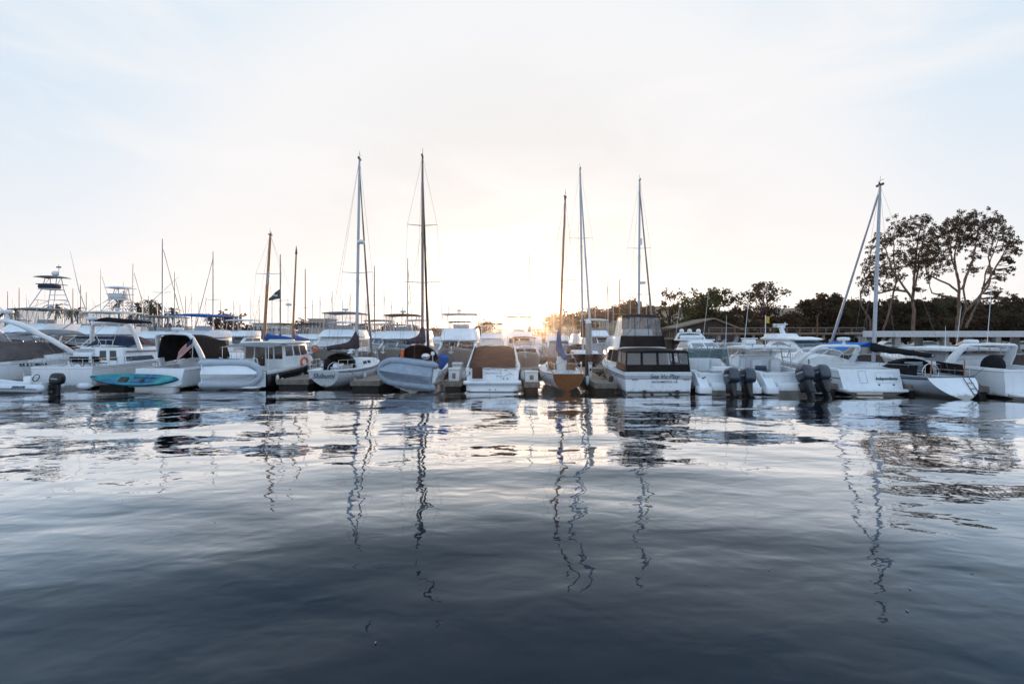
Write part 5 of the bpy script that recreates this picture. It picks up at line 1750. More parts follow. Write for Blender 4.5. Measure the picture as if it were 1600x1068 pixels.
# N: sailboat with white scoop stern; its hull's shade is put into a grey colour
tN, hN = sailboat('sailboat', 'white sailboat with wide scoop stern, black dodger and black sail cover', (22.2, 25.9, 0), R(2.0), 10.0, 3.1, 1.02, 1.3, 5.3, 12.3, 0.10, 'alu', dx=0.42, dy=0.0,
                  boom=(3.6, 2.30, 'blackcanvas', 0.25, -10, 0.15, 0.22), jib=('alu', 0.10, 0.05, 9.8, 0.97), spread=(), hull='grey_and_shade', trans='white', ex=2.0, sw=0.80, over=-0.9, zk0=-0.05, dodger=(2.3, 1.15, 0.85, 'blackcanvas', 1.5), stripe='navy', gunwale='navy')
obj('dodger_panel', MB().rbox(-0.5, 0.55, 2.32, 2.36, 1.15, 1.7, 0.02, 0.2), M['greyglass'], tN)
obj('weather_cloth', MB().panel(((1.28, 0.6, 1.05), (1.42, 2.4, 1.1), (1.36, 2.4, 1.72), (1.2, 0.6, 1.62)), 0, 1, 0, 1, 0, 0.012, (0, 1, 1)), M['blackcanvas'], tN, 0)
obj('weather_cloth', MB().panel(((-1.28, 0.6, 1.05), (-1.42, 2.4, 1.1), (-1.36, 2.4, 1.72), (-1.2, 0.6, 1.62)), 0, 1, 0, 1, 0, 0.012, (0, 1, 1)), M['blackcanvas'], tN, 0)
g = []
for i in range(9):
    v = i / 8
    g.append([(1.75 * (-1 + j / 4) * (1 - 0.45 * v), 5.6 + 3.4 * v, 2.50 + 0.22 * (1 - abs(-1 + j / 4)) - 0.28 * abs(-1 + j / 4) * (1 - v) + 0.02 * math.sin(j * 2 + i)) for j in range(9)])
obj('foredeck_awning', MB().slab(g, 0.02), M['brightblue'], tN, 60)
ld = MB()
for z in (0.25, 0.5, 0.75):
    ld.tube([(0.55, -0.9 + z * 0.75, z), (0.85, -0.9 + z * 0.75, z)], 0.018, 5)
ld.tube([(0.55, -0.75, 0.15), (0.55, -0.1, 1.0)], 0.018, 5); ld.tube([(0.85, -0.75, 0.15), (0.85, -0.1, 1.0)], 0.018, 5)
obj('boarding_ladder', ld, M['black'], tN)
obj('steering_wheel', MB().tube([(0.45 * math.cos(a * PI / 12), 1.2, 1.2 + 0.45 * math.sin(a * PI / 12)) for a in range(25)], 0.02, 6), M['steel'], tN)
gy = MB()
for x in (-0.9, 0.9):
    gy.tube([(x, 0.2, 1.0), (x * 0.95, 0.15, 1.9)], 0.03, 6)
obj('stern_post', gy, M['spar'], tN)

# P: hardtop cruiser cut by the picture's east edge
tP, hP = express_hull('motor_cruiser', 'white cruiser with broad arch, long hardtop and rod racks at the east end', (26.15, 25.4, 0), R(0.5), 10.8, 3.7, 1.45, 1.9, tc=0.32, floor=0.7, gw=0.28, camber=0.3, rake=0.0)
swim_platform(tP, 3.2, 0.7, 0.26)
HP = house(tP, M['white'], 3.6, 7.4, 1.5, 1.4, 3.7, 6.4, 1.3, 2.0, 'cabin', 0.25, 0.08)
canopy(tP, M['white2'], 1.55, 3.0, 7.2, 2.42, 0.05, 'hardtop', th=0.14, droop=0.03)
sweep_arch(tP, M['white'], 1.66, 3.4, 1.45, 2.62, 0.75, 1.42, 0.55, 0.15, rc=0.25)
windscreen(tP, 5.6, 1.42, 1.5, 1.9, 0.6, 0.5, M['white'], M['greyglass'])
for sd in (-1, 1):
    obj('side_curtain', MB().panel(((sd * 1.55, 3.9, 1.5), (sd * 1.5, 5.6, 1.85), (sd * 1.42, 5.4, 2.38), (sd * 1.42, 3.4, 2.4)), 0, 1, 0, 1, 0, 0.012, (0, 4, 1.9)), M['vinyl'], tP, 0)
for i in range(5):
    x = -1.2 + 2.4 * i / 4
    obj('rod_holder', MB().tube([(x, 2.6, 2.62), (x - 0.1, 2.5, 2.34)], 0.035, 7), M['alu'], tP)
radar(tP, -0.5, 3.2, 2.65, 0.35, 0.05)
antenna(tP, -1.3, 3.2, 2.6, 2.2, (0.12, 0)); antenna(tP, 0.6, 3.4, 2.6, 3.6, (0.08, 0)); antenna(tP, -0.2, 5.2, 2.5, 1.2)
obj('gear_cover', MB().ball((-0.2, 2.2, 1.5), 0.55, 0.5, 0.6), M['blackcanvas'], tP)
obj('side_vent', MB().rbox(-1.86, -1.82, 2.6, 3.0, 1.2, 1.32, 0.01), M['letter'], tP)
hP.rail(M['steel'], tP, 0.45, 0.97, 0.6, 0.1, 7)
rope('mooring_line', [(23.2, 25.95, 1.0), (24.3, 26.4, 1.45)], 'dark line drawn between the scoop stern and the hardtop cruiser', sag=0.04)


# ================================================================== second row: bows towards the open water
def motor_yacht(name, label, loc, rz, L=14, B=4.5, fs=1.35, fb=2.15, z1=2.9, z2=3.65, zr=5.3, roof='white2', enc='vinyl', front='flagwhite', side='glass', hull='white', enclosed=True, tower=None, group=None, detail=True, roofspan=(0.24, 0.56), frame='alu', fw=0.40, brow=None, rails=True, radar_on=True, cat='motor yacht'):
    t = thing(name, label, cat, loc, rz, group)
    h = Hull(L, B, fs, fb, 'power', sw=0.94, draft=0.5, rake=0.0, bow=1.9, flare=0.38, chine=0.12)
    h.build(M[hull], t)
    h.deck(M['white2'], t, tc=0.2, floor=0.7, gw=0.25, camber=0.18)
    h.rubrail(M['grey_and_shade'], t, 0.035, 'rub_rail', -0.16)
    w = B * 0.42
    H1 = house(t, M['white'], 0.20 * L, 0.74 * L, w, fs + 0.15, 0.20 * L, 0.56 * L, w * 0.86, z1, 'deckhouse', 0.25, 0.04)
    windows(t, H1, 'fore', [(0.07, 0.48, 0.22, 0.86), (0.52, 0.93, 0.22, 0.86)], M[front], 'windscreen_panel')
    for f in ('port', 'stbd'):
        windows(t, H1, f, [(0.10, 0.44, 0.35, 0.80), (0.48, 0.85, 0.35, 0.80)], M[side], 'side_window')
    if brow:
        obj('brow', MB().rbox(-w * 0.9, w * 0.9, 0.54 * L, 0.60 * L, z1 - 0.02, z1 + 0.10, 0.04, 0.2), M[brow], t)
    w2 = B * fw
    H2 = house(t, M['white'], 0.22 * L, 0.60 * L, w2, z1, 0.22 * L, 0.53 * L, w2 * 0.88, z2, 'flybridge', 0.3, 0.03)
    r0, r1 = roofspan
    wr = w2 * 0.9
    fm = MB()
    for sd in (-1, 1):
        fm.tube([(sd * w2 * 0.86, r0 * L + 0.2, z2 - 0.1), (sd * wr, r0 * L + 0.3, zr)], 0.035, 6)
        fm.tube([(sd * w2 * 0.86, r1 * L - 0.5, z2 - 0.05), (sd * wr, r1 * L - 1.0, zr)], 0.035, 6)
        fm.tube([(sd * w2 * 0.86, (r0 + r1) / 2 * L - 0.3, z2 - 0.05), (sd * wr, (r0 + r1) / 2 * L - 0.3, zr)], 0.03, 6)
    for k in (-0.35, 0.35):
        fm.tube([(k * w2, r1 * L - 0.45, z2 - 0.02), (k * wr, r1 * L - 0.95, zr)], 0.03, 6)
    ring_ = [(w2 * 0.86, r0 * L + 0.2, z2 - 0.05), (w2 * 0.86, r1 * L - 0.5, z2 - 0.02), (-w2 * 0.86, r1 * L - 0.5, z2 - 0.02), (-w2 * 0.86, r0 * L + 0.2, z2 - 0.05), (w2 * 0.86, r0 * L + 0.2, z2 - 0.05)]
    fm.tube(ring_, 0.03, 5)
    fm.tube([(wr, r0 * L + 0.3, zr), (wr, r1 * L - 1.0, zr), (-wr, r1 * L - 1.0, zr), (-wr, r0 * L + 0.3, zr), (wr, r0 * L + 0.3, zr)], 0.03, 5)
    obj('top_frame', fm, M[frame], t)
    canopy(t, M[roof], wr * 1.08, r0 * L, r1 * L - 0.6, zr, 0.08, 'bridge_top', th=0.09, droop=0.05)
    if enclosed:
        c_ = (0, 0.4 * L, z2 + 0.5)
        canvas_wall(t, ((w2 * 0.86, r1 * L - 0.45, z2), (-w2 * 0.86, r1 * L - 0.45, z2), (-wr, r1 * L - 0.95, zr), (wr, r1 * L - 0.95, zr)), 3, 0.03, 0.97, 0.03, None, M[enc], c_)
        for sd in (1, -1):
            canvas_wall(t, ((sd * w2 * 0.86, r0 * L + 0.2, z2), (sd * w2 * 0.86, r1 * L - 0.45, z2), (sd * wr, r1 * L - 0.95, zr), (sd * wr, r0 * L + 0.3, zr)), 2, 0.03, 0.97, 0.03, None, M[enc], c_)
    if detail:
        obj('helm_seat', MB().rbox(-0.8, 0.8, 0.36 * L, 0.40 * L, z2 - 0.3, z2 + 0.45, 0.1), M['cushion'], t)
        an = MB()
        an.tube([(0, L - 0.25, fb + 0.05), (0, L + 0.18, fb - 0.05), (0, L + 0.22, fb - 0.45)], 0.04, 6)
        an.tube([(-0.22, L + 0.18, fb - 0.38), (0, L + 0.24, fb - 0.52), (0.22, L + 0.18, fb - 0.38)], 0.045, 6)
        obj('anchor', an, M['steel'], t)
        obj('foredeck_hatch', MB().rbox(-0.55, 0.55, 0.80 * L, 0.86 * L, h.sheer(0.83) + 0.12, h.sheer(0.83) + 0.22, 0.03), M['glass'], t)
        if radar_on:
            radar(t, 0.3, (r0 + 0.08) * L, zr + 0.06, 0.32, 0.25)
        antenna(t, wr * 0.9, r0 * L + 0.3, zr, 3.2, (0.02, 0.0)); antenna(t, -wr * 0.9, r0 * L + 0.3, zr, 2.6, (-0.03, 0))
    if rails:
        h.rail(M['steel'], t, 0.5, 0.97, 0.7, 0.12, 7, 0.016)
    return t, h, (w2, r0, r1)


BY = 57.5     # sterns of the second row
tQ1, hQ1, _ = motor_yacht('motor_yacht', 'white flybridge yacht with grey topped clear enclosure and white covered windscreen', (-16.9, BY, 0), PI, 14.2, 4.7, zr=5.45, roof='greycanvas', enc='clear', hull='tanhull', z1=3.05, z2=3.75, fw=0.38)
tQ2, hQ2, _ = motor_yacht('motor_yacht', 'white flybridge yacht with brown topped bridge and blue grey windscreens', (-11.0, BY, 0), PI, 13.6, 4.3, zr=5.25, roof='tancanvas', hull='tanhull', front='greyglass', z1=2.75, z2=3.6, brow='letter', enc='clear')
text_on(tQ2, '~ ~  /// ~', 0.01, M['letter'], Vector((0, 9, 2.7)), (0, 1)) if False else None
lg = MB()
for k, (x, w_) in enumerate(((-0.95, 0.32), (-0.62, 0.2), (-0.3, 0.12), (0.35, 0.3), (0.6, 0.3), (0.85, 0.3))):
    y_ = hQ2.L * 0.78
    lg.add([(x, y_, 2.10), (x + w_, y_, 2.10), (x + w_ + 0.1, y_ + 0.25, 2.06), (x + 0.1, y_ + 0.25, 2.06)], [(0, 1, 2, 3)])
lo = obj('deck_marking', lg, M['letter'], tQ2, 0); lo.location = (0, 0.2, 0.17)
tQ3, hQ3, _ = motor_yacht('motor_yacht', 'white flybridge yacht with hardtop and dark brown windscreen band', (-5.15, BY, 0), PI, 14.0, 4.6, zr=5.35, roof='cream', hull='tanhull', front='brownglass', z1=2.7, z2=3.85, enclosed=False, fw=0.40, brow='white')
obj('foredeck_dark_hatch', MB().rbox(-0.9, 0.9, 10.6, 11.2, 2.05, 2.16, 0.03, 0.25), M['brownglass'], tQ3)
obj('spotlight', MB().lathe([(0.03, 0), (0.03, 0.3), (0.16, 0.34), (0.16, 0.55), (0.05, 0.58)], (-0.2, 9.6, 2.3), 10), M['white2'], tQ3)


def tuna_tower(t, w, y0, y1, z0, z1, z2, buster, seatm):
    tm = MB()
    for sd in (-1, 1):
        tm.tube([(sd * w, y1, z0), (sd * w * 0.55, y0 + (y1 - y0) * 0.6, z1), (sd * w * 0.45, y0 + (y1 - y0) * 0.45, z2)], 0.04, 6)
        tm.tube([(sd * w, y0, z0), (sd * w * 0.55, y0 + 0.3, z1), (sd * w * 0.45, y0 + 0.5, z2)], 0.04, 6)
        tm.tube([(sd * w * 0.8, y1 - 0.4, z0 + (z1 - z0) * 0.45), (sd * w * 0.8, y0 + 0.1, z0 + (z1 - z0) * 0.45)], 0.03, 5)
        tm.tube([(sd * w, y1, z0), (sd * w * 0.8, y0 + 0.1, z0 + (z1 - z0) * 0.45)], 0.025, 5)
        tm.tube([(sd * w * 0.55, y0 + (y1 - y0) * 0.6, z1), (sd * w * 0.45, y0 + 0.5, z2)], 0.025, 5)
    for f in (0.25, 0.5, 0.75):
        tm.tube([(-w * (1 - 0.45 * f), y0 + 0.2, z0 + (z1 - z0) * f), (w * (1 - 0.45 * f), y0 + 0.2, z0 + (z1 - z0) * f)], 0.03, 5)
    o = obj('tuna_tower', tm, M['alu'], t)
    ym = y0 + (y1 - y0) * 0.4
    obj('tower_platform', MB().rbox(-w * 0.72, w * 0.72, ym - 0.8, ym + 0.9, z1, z1 + 0.07, 0.02, 0.2), M['white2'], o)
    obj('tower_cover', MB().rbox(-w * 0.7, w * 0.66, ym - 0.2, ym + 0.95, z1 + 0.08, z1 + 0.52, 0.12, 0.2), M[seatm], o)
    obj('belly_rail', MB().tube([(-w * 0.75, ym - 0.8, z1 + 0.55), (-w * 0.75, ym + 0.9, z1 + 0.55), (w * 0.75, ym + 0.9, z1 + 0.55), (w * 0.75, ym - 0.8, z1 + 0.55)], 0.04, 6), M[seatm], o)
    canopy(o, M[buster], w * 0.95, ym - 1.0, ym + 0.9, z2, 0.06, 'buster_top', th=0.06)
    for (x, s_) in ((-w * 0.75, -1), (w * 0.75, 1)):
        pass
    return o


tT1, hT1, _ = motor_yacht('sport_fishing_yacht', 'tall sport fishing yacht with dark covered tuna tower at the west end', (-49.9, BY + 3, 0), PI + R(4), 16, 5.2, 1.5, 2.5, z1=3.5, z2=4.4, zr=5.95, roof='greycanvas', enclosed=True, enc='clear', front='flagwhite', fw=0.40, radar_on=True)
o_ = tuna_tower(tT1, 1.25, 4.4, 6.8, 6.0, 8.1, 9.5, 'greycanvas', 'navycanvas')
obj('searchlight', MB().ball((-0.35, 5.4, 9.85), 0.36, 0.3, 0.28), M['white2'], o_)
obj('tower_mast', MB().tube([(-0.7, 5.4, 9.4), (-0.7, 5.4, 10.8)], 0.03, 6), M['alu'], o_)
obj('light_bar', MB().rbox(-0.95, -0.45, 5.35, 5.45, 10.45, 10.6, 0.03), M['black'], o_)
obj('outrigger', MB().tube([(2.0, 6.5, 3.9), (4.8, 6.0, 6.2), (8.5, 5.5, 8.6)], [0.05, 0.035, 0.012], 6), M['alu'], tT1)
obj('outrigger', MB().tube([(-2.0, 6.5, 3.9), (-4.8, 6.0, 6.2), (-8.5, 5.5, 8.6)], [0.05, 0.035, 0.012], 6), M['alu'], tT1)
obj('cockpit_awning', MB().slab([[(-2.3 + 4.6 * i / 6, 9.2 + 2.2 * j / 4, 2.95 + 0.35 * math.sin(PI * i / 6) - 0.08 * j) for j in range(5)] for i in range(7)], 0.04), M['greycanvas'], tT1, 60)
tT2, hT2, _ = motor_yacht('sport_fishing_yacht', 'sport fishing yacht with pale tuna tower behind the arched motor yacht', (-42.0, BY + 2, 0), PI + R(3), 15, 5.0, 1.5, 2.4, z1=3.3, z2=4.1, zr=5.6, roof='white2', enclosed=True, enc='clear', front='glass', fw=0.42, radar_on=True)
tuna_tower(tT2, 1.1, 4.0, 6.2, 5.7, 7.0, 8.3, 'white2', 'cushion')
obj('outrigger', MB().tube([(2.0, 6.0, 3.6), (3.6, 5.8, 8.0), (4.6, 5.6, 12.0)], [0.05, 0.035, 0.012], 6), M['alu'], tT2)
obj('outrigger', MB().tube([(-2.0, 6.0, 3.6), (-3.6, 5.8, 6.6), (-6.4, 5.6, 9.4)], [0.05, 0.035, 0.012], 6), M['alu'], tT2)
tBl, hBl, _ = motor_yacht('trawler_yacht', 'trawler yacht with bright blue bridge awning and dark brow', (-31.6, BY, 0), PI, 13, 4.4, zr=5.25, roof='brightblue', enclosed=False, front='glass', z1=3.0, z2=3.7, roofspan=(0.10, 0.62), fw=0.42, brow='blackcanvas', radar_on=False)
tGr, hGr, _ = motor_yacht('motor_yacht', 'motor yacht with grey bridge awning beside the blue awning trawler', (-36.4, BY + 1, 0), PI, 12.5, 4.2, zr=5.15, roof='greycanvas', enc='clear', front='greyglass', z1=2.9, z2=3.6, fw=0.36)

# low sport yacht by the quay (side on view of a boat lying bow out)
tL, hL = express_hull('sport_yacht', 'large low white sport yacht with long curved side window and mast of instruments', (27.6, 57.4, 0), PI + R(2), 14.2, 4.2, 1.55, 2.05, tc=0.2, floor=0.9, gw=0.25, camber=0.25, rake=0.0)
HL = house(tL, M['white'], 3.4, 11.2, 1.7, 1.6, 4.6, 8.6, 1.3, 2.72, 'deckhouse', 0.4, 0.1)
for sd, f in ((1, 'stbd'), (-1, 'port')):
    mb = MB()
    prof = [(0.10, 0.22), (0.30, 0.70), (0.42, 0.86), (0.60, 0.84), (0.80, 0.55), (0.93, 0.25), (0.6, 0.2)]
    bl, br, tr_, tl = [Vector(p) for p in HL[f]]
    if f == 'port':
        bl, br, tr_, tl = br, bl, tl, tr_
    P_ = lambda u, v: (bl * (1 - u) + br * u) * (1 - v) + (tl * (1 - u) + tr_ * u) * v
    mb.add([P_(u, v) + Vector((sd * 0.025, 0, 0)) for u, v in prof], [tuple(range(len(prof)))])
    obj('side_window', mb, M['greyglass'], tL, 0)
windows(tL, HL, 'fore', [(0.05, 0.95, 0.15, 0.9)], M['greyglass'], 'windscreen')
obj('roof', MB().loft([rrect(0, 6.2, 1.2, 2.9, 0.5, 2.68), rrect(0, 6.2, 1.45, 3.4, 0.6, 2.76), rrect(0, 6.0, 1.45, 3.4, 0.6, 2.90), rrect(0, 5.6, 1.1, 2.8, 0.5, 3.04)]), M['white'], tL)
obj('bridge_coaming', MB().loft([rrect(0, 4.6, 1.15, 1.6, 0.4, 3.0), rrect(0, 4.4, 1.1, 1.4, 0.4, 3.32), rrect(0, 4.4, 0.9, 1.2, 0.4, 3.36)]), M['white'], tL)
ms = MB()
ms.loft([rrect(0, 5.2, 0.16, 0.35, 0.05, 3.0), rrect(0, 4.5, 0.12, 0.25, 0.05, 4.05)])
ms.rbox(-0.35, 0.35, 4.3, 4.6, 4.0, 4.25, 0.05)
ms.tube([(0, 5.2, 3.9), (0, 5.3, 4.5)], 0.06, 6)
mo_ = obj('instrument_mast', ms, M['white2'], tL)
obj('radar_bar', MB().rbox(-0.75, 0.75, 4.4, 4.52, 4.28, 4.38, 0.03), M['white2'], mo_)
hL.band(0.03, 0.06, M['letter'], tL, 'hull_stripe', rel=True)
hL.rail(M['steel'], tL, 0.45, 0.97, 0.5, 0.12, 7)
tSx, hSx = express_hull('express_cruiser', 'white cruiser with domed radar bar moored before the brown boathouse', (18.0, 56.0, 0), PI, 12.5, 4.0, 1.5, 2.0, tc=0.25, floor=0.9, gw=0.25, camber=0.4, rake=0.0)
HS = house(tSx, M['white'], 4.2, 9.6, 1.6, 1.6, 4.6, 7.4, 1.25, 2.6, 'deckhouse', 0.4, 0.12)
windows(tSx, HS, 'fore', [(0.08, 0.47, 0.2, 0.85), (0.53, 0.92, 0.2, 0.85)], M['greyglass'], 'windscreen')
windows(tSx, HS, 'stbd', [(0.15, 0.85, 0.4, 0.8)], M['greyglass'], 'side_window')
windows(tSx, HS, 'port', [(0.15, 0.85, 0.4, 0.8)], M['greyglass'], 'side_window')
obj('roof', MB().rbox(-1.5, 1.5, 3.4, 7.2, 2.66, 2.80, 0.05, 0.4), M['white'], tSx)
sweep_arch(tSx, M['white'], 1.45, 4.4, 2.7, 3.4, 0.4, 1.2, 0.4, 0.15, rc=0.3)
for x in (-0.9, 0.0, 0.8):
    obj('radar_dome', MB().ball((x, 4.1, 3.62), 0.24, 0.24, 0.22), M['white2'], tSx)
obj('raft_canister', MB().tube([(-0.9, 4.9, 3.0), (1.2, 4.9, 3.0)], 0.22, 10), M['white2'], tSx)
hSx.rail(M['steel'], tSx, 0.45, 0.97, 0.6, 0.12, 7)
antenna(tSx, 1.4, 4.0, 2.8, 5.5, (-0.12, 0)); antenna(tSx, -1.4, 4.0, 2.8, 5.5, (-0.12, 0))

# second row sailing boats
tH, hH = sailboat('sailboat', 'white sailboat bow out beyond the timber finger, brown sail cover on its boom', (6.85, 55.6, 0), PI, 12, 3.7, 1.3, 1.6, 6.2, 19.2, 0.10, 'alu', dx=0.28, boom=(4.2, 3.1, 'browncanvas', 0.0, 6, 1.6, 0.5), jib=('alu', 0.13, 0.05, 11.7, 0.97), spread=(0.33, 0.62), hull='darkhull', dodger=(2.8, 1.3, 1.0, 'browncanvas', 1.5), cabin=(0.35, 0.8, 0.6, 0.4))
tI, hI = sailboat('sailboat', 'sailboat whose tall mast rises behind the black canopied flybridge yacht', (12.35, 56.0, 0), PI, 12, 3.7, 1.3, 1.6, 6.1, 18.3, 0.105, 'alu', dx=-0.1, boom=(4.0, 3.0, 'plumcanvas', 0.0, 0, 0.5, 0.3), jib=('darkmast', 0.11, 0.05, 11.8, 0.94), spread=(0.33, 0.60), hull='white')
obj('radar_dome', MB().lathe([(0.02, 0), (0.3, 0.0), (0.34, 0.08), (0.34, 0.2), (0.05, 0.26)], (-0.35, 6.1, 8.2), 12), M['white2'], tI)
obj('radar_reflector', MB().tube([(-0.2, 6.2, 12.0), (-0.2, 6.2, 12.6)], 0.12, 8), M['white2'], tI)
# wooden ketch
tKe, hKe = sailboat('ketch', 'wooden masted ketch with blue sail covers behind the dark hulled pilot boat', (-21.6, 55.5, 0), PI, 13.5, 3.8, 1.35, 1.7, 11.0, 11.9, 0.13, 'spar', dx=-0.6, boom=(4.2, 2.9, 'bluecanvas', 0.0, 8, 0.25, 0.35), jib=None, spread=(0.66,), hull='white', cabin=(0.3, 0.75, 0.6, 0.6), masthead=True)
mz = MB().tube([(0, 5.2, 1.8), (-0.4, 5.2, 11.2)], [0.12, 0.075], 8)
mo_ = obj('mizzen_mast', mz, M['spar'], tKe)
obj('mizzen_truck', MB().tube([(-0.40, 5.2, 11.15), (-0.41, 5.2, 11.35), (-0.41, 5.2, 12.0)], [0.12, 0.1, 0.012], 6), M['black'], mo_)
obj('radar_dome', MB().lathe([(0.02, 0), (0.26, 0.0), (0.3, 0.08), (0.3, 0.18), (0.05, 0.24)], (0.32, 5.2, 6.1), 12), M['white2'], mo_)
mc = MB()
rings = []
for i in range(9):
    k = i / 8
    rings.append([(-0.1 + 0.16 * math.cos(2 * PI * j / 10), 5.2 - 3.6 * k, 2.75 + (0.1 + (0.4 * (1 - k) + 0.9 * math.exp(-(k * 7) ** 1.5)) * (1 if math.sin(2 * PI * j / 10) > 0 else 0.3)) * math.sin(2 * PI * j / 10)) for j in range(10)])
mc.loft(rings)
obj('mizzen_sail_cover', mc, M['bluecanvas'], tKe, 60)
obj('mast_band', MB().tube([(-0.38, 11, 7.6), (-0.44, 11, 8.7)], 0.125, 8), M['alu'], tKe)
fl2 = thing('pennant', 'dark swallow tailed pennant flying from the wooden ketch mast', 'flag', (-21.15, 44.5, 6.35))
g = []
for i in range(9):
    u = i / 8
    g.append([(0.95 * u, 0.08 * math.sin(u * 7), 0.5 * u + 0.05 + 0.42 * (1 - 2 * j / 4) * (0.25 + 0.75 * u) - 0.12) for j in range(5)])
obj('cloth', MB().slab(g, 0.006, (0, 1, 0)), M['letter'], fl2, 0)
wsx = MB().box(0.45, 0.8, -0.02, -0.012, 0.20, 0.36)
obj('white_patch', wsx, M['flagwhite'], fl2, 0).location = (0, -0.06, 0)

# small boats close beyond the main dock
tR1, hR1, _ = motor_yacht('cabin_cruiser', 'small tan hulled cabin cruiser bow out beside the classic sailboat', (1.15, 53.5, 0), PI, 10, 3.3, 1.2, 1.75, z1=2.0, z2=2.2, zr=3.0, roof='tancanvas', enclosed=False, front='browncanvas', hull='tanhull', fw=0.36, radar_on=False, cat='cabin cruiser')
tR2, hR2, _ = motor_yacht('flybridge_cruiser', 'flybridge cruiser with tall open hardtop catching the low sun', (1.0, 79, 0), PI, 13, 4.4, zr=5.9, roof='tancanvas', enclosed=False, front='brownglass', z1=3.0, z2=3.7, fw=0.44, cat='flybridge cruiser')


# ================================================================== third row and beyond
random.seed(21)
lab_far = 'pale motor yacht moored in the far rows of the harbour'
def far_motor(src, x, y, rz, sc):
    return dup(src, (x, y, 0), rz, lab_far, 'motor yachts in the far rows', sc)
p1, _, _ = motor_yacht('motor_yacht', lab_far, (-24.5, 79.0, 0), PI, 12.5, 4.2, zr=5.1, roof='white2', enclosed=False, front='glass', detail=False, group='motor yachts in the far rows', rails=False)
p2, _, _ = motor_yacht('motor_yacht', lab_far, (-7.5, 80.0, 0), PI, 13, 4.4, zr=5.2, roof='navycanvas', enclosed=True, front='flagwhite', detail=False, group='motor yachts in the far rows', rails=False)
p3, _, _ = motor_yacht('motor_yacht', lab_far, (-33.0, 80.5, 0), PI, 12, 4.2, zr=4.9, roof='tancanvas', enclosed=False, front='greyglass', z1=2.6, z2=3.3, detail=False, group='motor yachts in the far rows', rails=False)
src = [p1, p2, p3]
for i, x in enumerate((-78, -72.5, -66, -60, -54, -48, -40, -28.8, -19, -13.2, -2.5, 6.5, 12.0)):
    far_motor(src[i % 3], x + random.uniform(-0.6, 0.6), 79 + random.uniform(-1, 2), PI, random.uniform(0.85, 1.1))
for i in range(22):
    x = -108 + i * 6.2 + random.uniform(-1.5, 1.5)
    if x > 22: continue
    far_motor(src[(i * 2 + 1) % 3], x, 104 + random.uniform(-3, 6), random.choice((0, PI)), random.uniform(0.8, 1.15))

lab_s = 'sailboat with bare mast moored in the far rows of the harbour'
sp = []
for k, (mm, cc, hh) in enumerate((('alu', 'bluecanvas', 13.0), ('darkmast', 'plumcanvas', 13.0), ('alu', 'tancanvas', 13.0), ('spar', 'bluecanvas', 13.0))):
    t, h = sailboat('sailboat', lab_s, (0, -500, 0), PI, 9.5, 3.0, 1.1, 1.4, 4.8, hh, 0.08, mm, boom=(3.2, 2.4, cc, 0, 0, 0.5, 0.25), jib=('darkmast', 0.05, 0.025, 9.2, 0.93) if k % 2 == 0 else None, spread=(0.5,), detail=False, group='sailboats in the far rows', wires=False, rails=False, masthead=False)
    sp.append([t, False])
FAR = [(px_, py_, 118 + (px_ % 7), px_ % 4) for px_, py_ in ((20, 466), (42, 460), (98, 470), (146, 464), (172, 462), (222, 458), (246, 468), (300, 458), (322, 464), (345, 470), (392, 466), (425, 462), (488, 468), (547, 458), (572, 466), (628, 472), (690, 468), (716, 458), (742, 476), (800, 472), (838, 466), (878, 470), (895, 462), (958, 468), (1010, 470))] + [(208, 412, 66, 0), (254, 373, 66, 0), (273, 425, 74, 2), (333, 393, 66, 0), (438, 397, 70, 1), (477, 420, 78, 3), (519, 455, 96, 0), (585, 415, 84, 1), (637, 403, 72, 0), (827, 397, 88, 2),
       (950, 432, 84, 0), (968, 436, 72, 3), (30, 449, 96, 1), (12, 455, 96, 1), (114, 450, 92, 1), (126, 445, 86, 1), (135, 456, 98, 1), (500, 462, 112, 0), (600, 452, 112, 2), (612, 468, 118, 0), (535, 470, 118, 1), (365, 470, 118, 0), (375, 474, 120, 1),
       (700, 462, 112, 0), (752, 466, 118, 2), (780, 470, 118, 1), (865, 455, 112, 0), (655, 470, 118, 2), (670, 476, 122, 0), (850, 470, 120, 1), (910, 466, 118, 0), (985, 462, 112, 0), (158, 420, 92, 2), (193, 440, 96, 0), (290, 462, 118, 1), (310, 470, 120, 0), (450, 466, 120, 2), (560, 474, 124, 1), (725, 474, 124, 0), (930, 472, 122, 2), (60, 462, 110, 0), (85, 466, 112, 2), (232, 462, 118, 1), (405, 462, 122, 0)]
for (px, py, Y, k) in FAR:
    H_ = CAM_H + (525 - py) / 800 * Y
    sc = H_ / 13.0
    x = (px - 800) / 800 * Y
    y0 = Y + 4.8 * sc
    rz_ = 0.0 if (px * 7 + k) % 3 else PI
    if rz_ == 0.0: y0 = Y - 4.8 * sc
    if not sp[k][1]:
        t = sp[k][0]; t.rotation_euler = (0, 0, rz_); t.location = (x, y0, 0); t.scale = (sc, sc, sc); sp[k][1] = True
    else:
        dup(sp[k][0], (x, y0, 0), rz_, lab_s, 'sailboats in the far rows', sc)


# ================================================================== trees
def leaf_mat(name, c0, c1, tr=0.35):
    return mat(name, c0, 0.7, col2=c1, scale=0.45, trans=tr, spec=0.2, contrast=(0.38, 0.62))


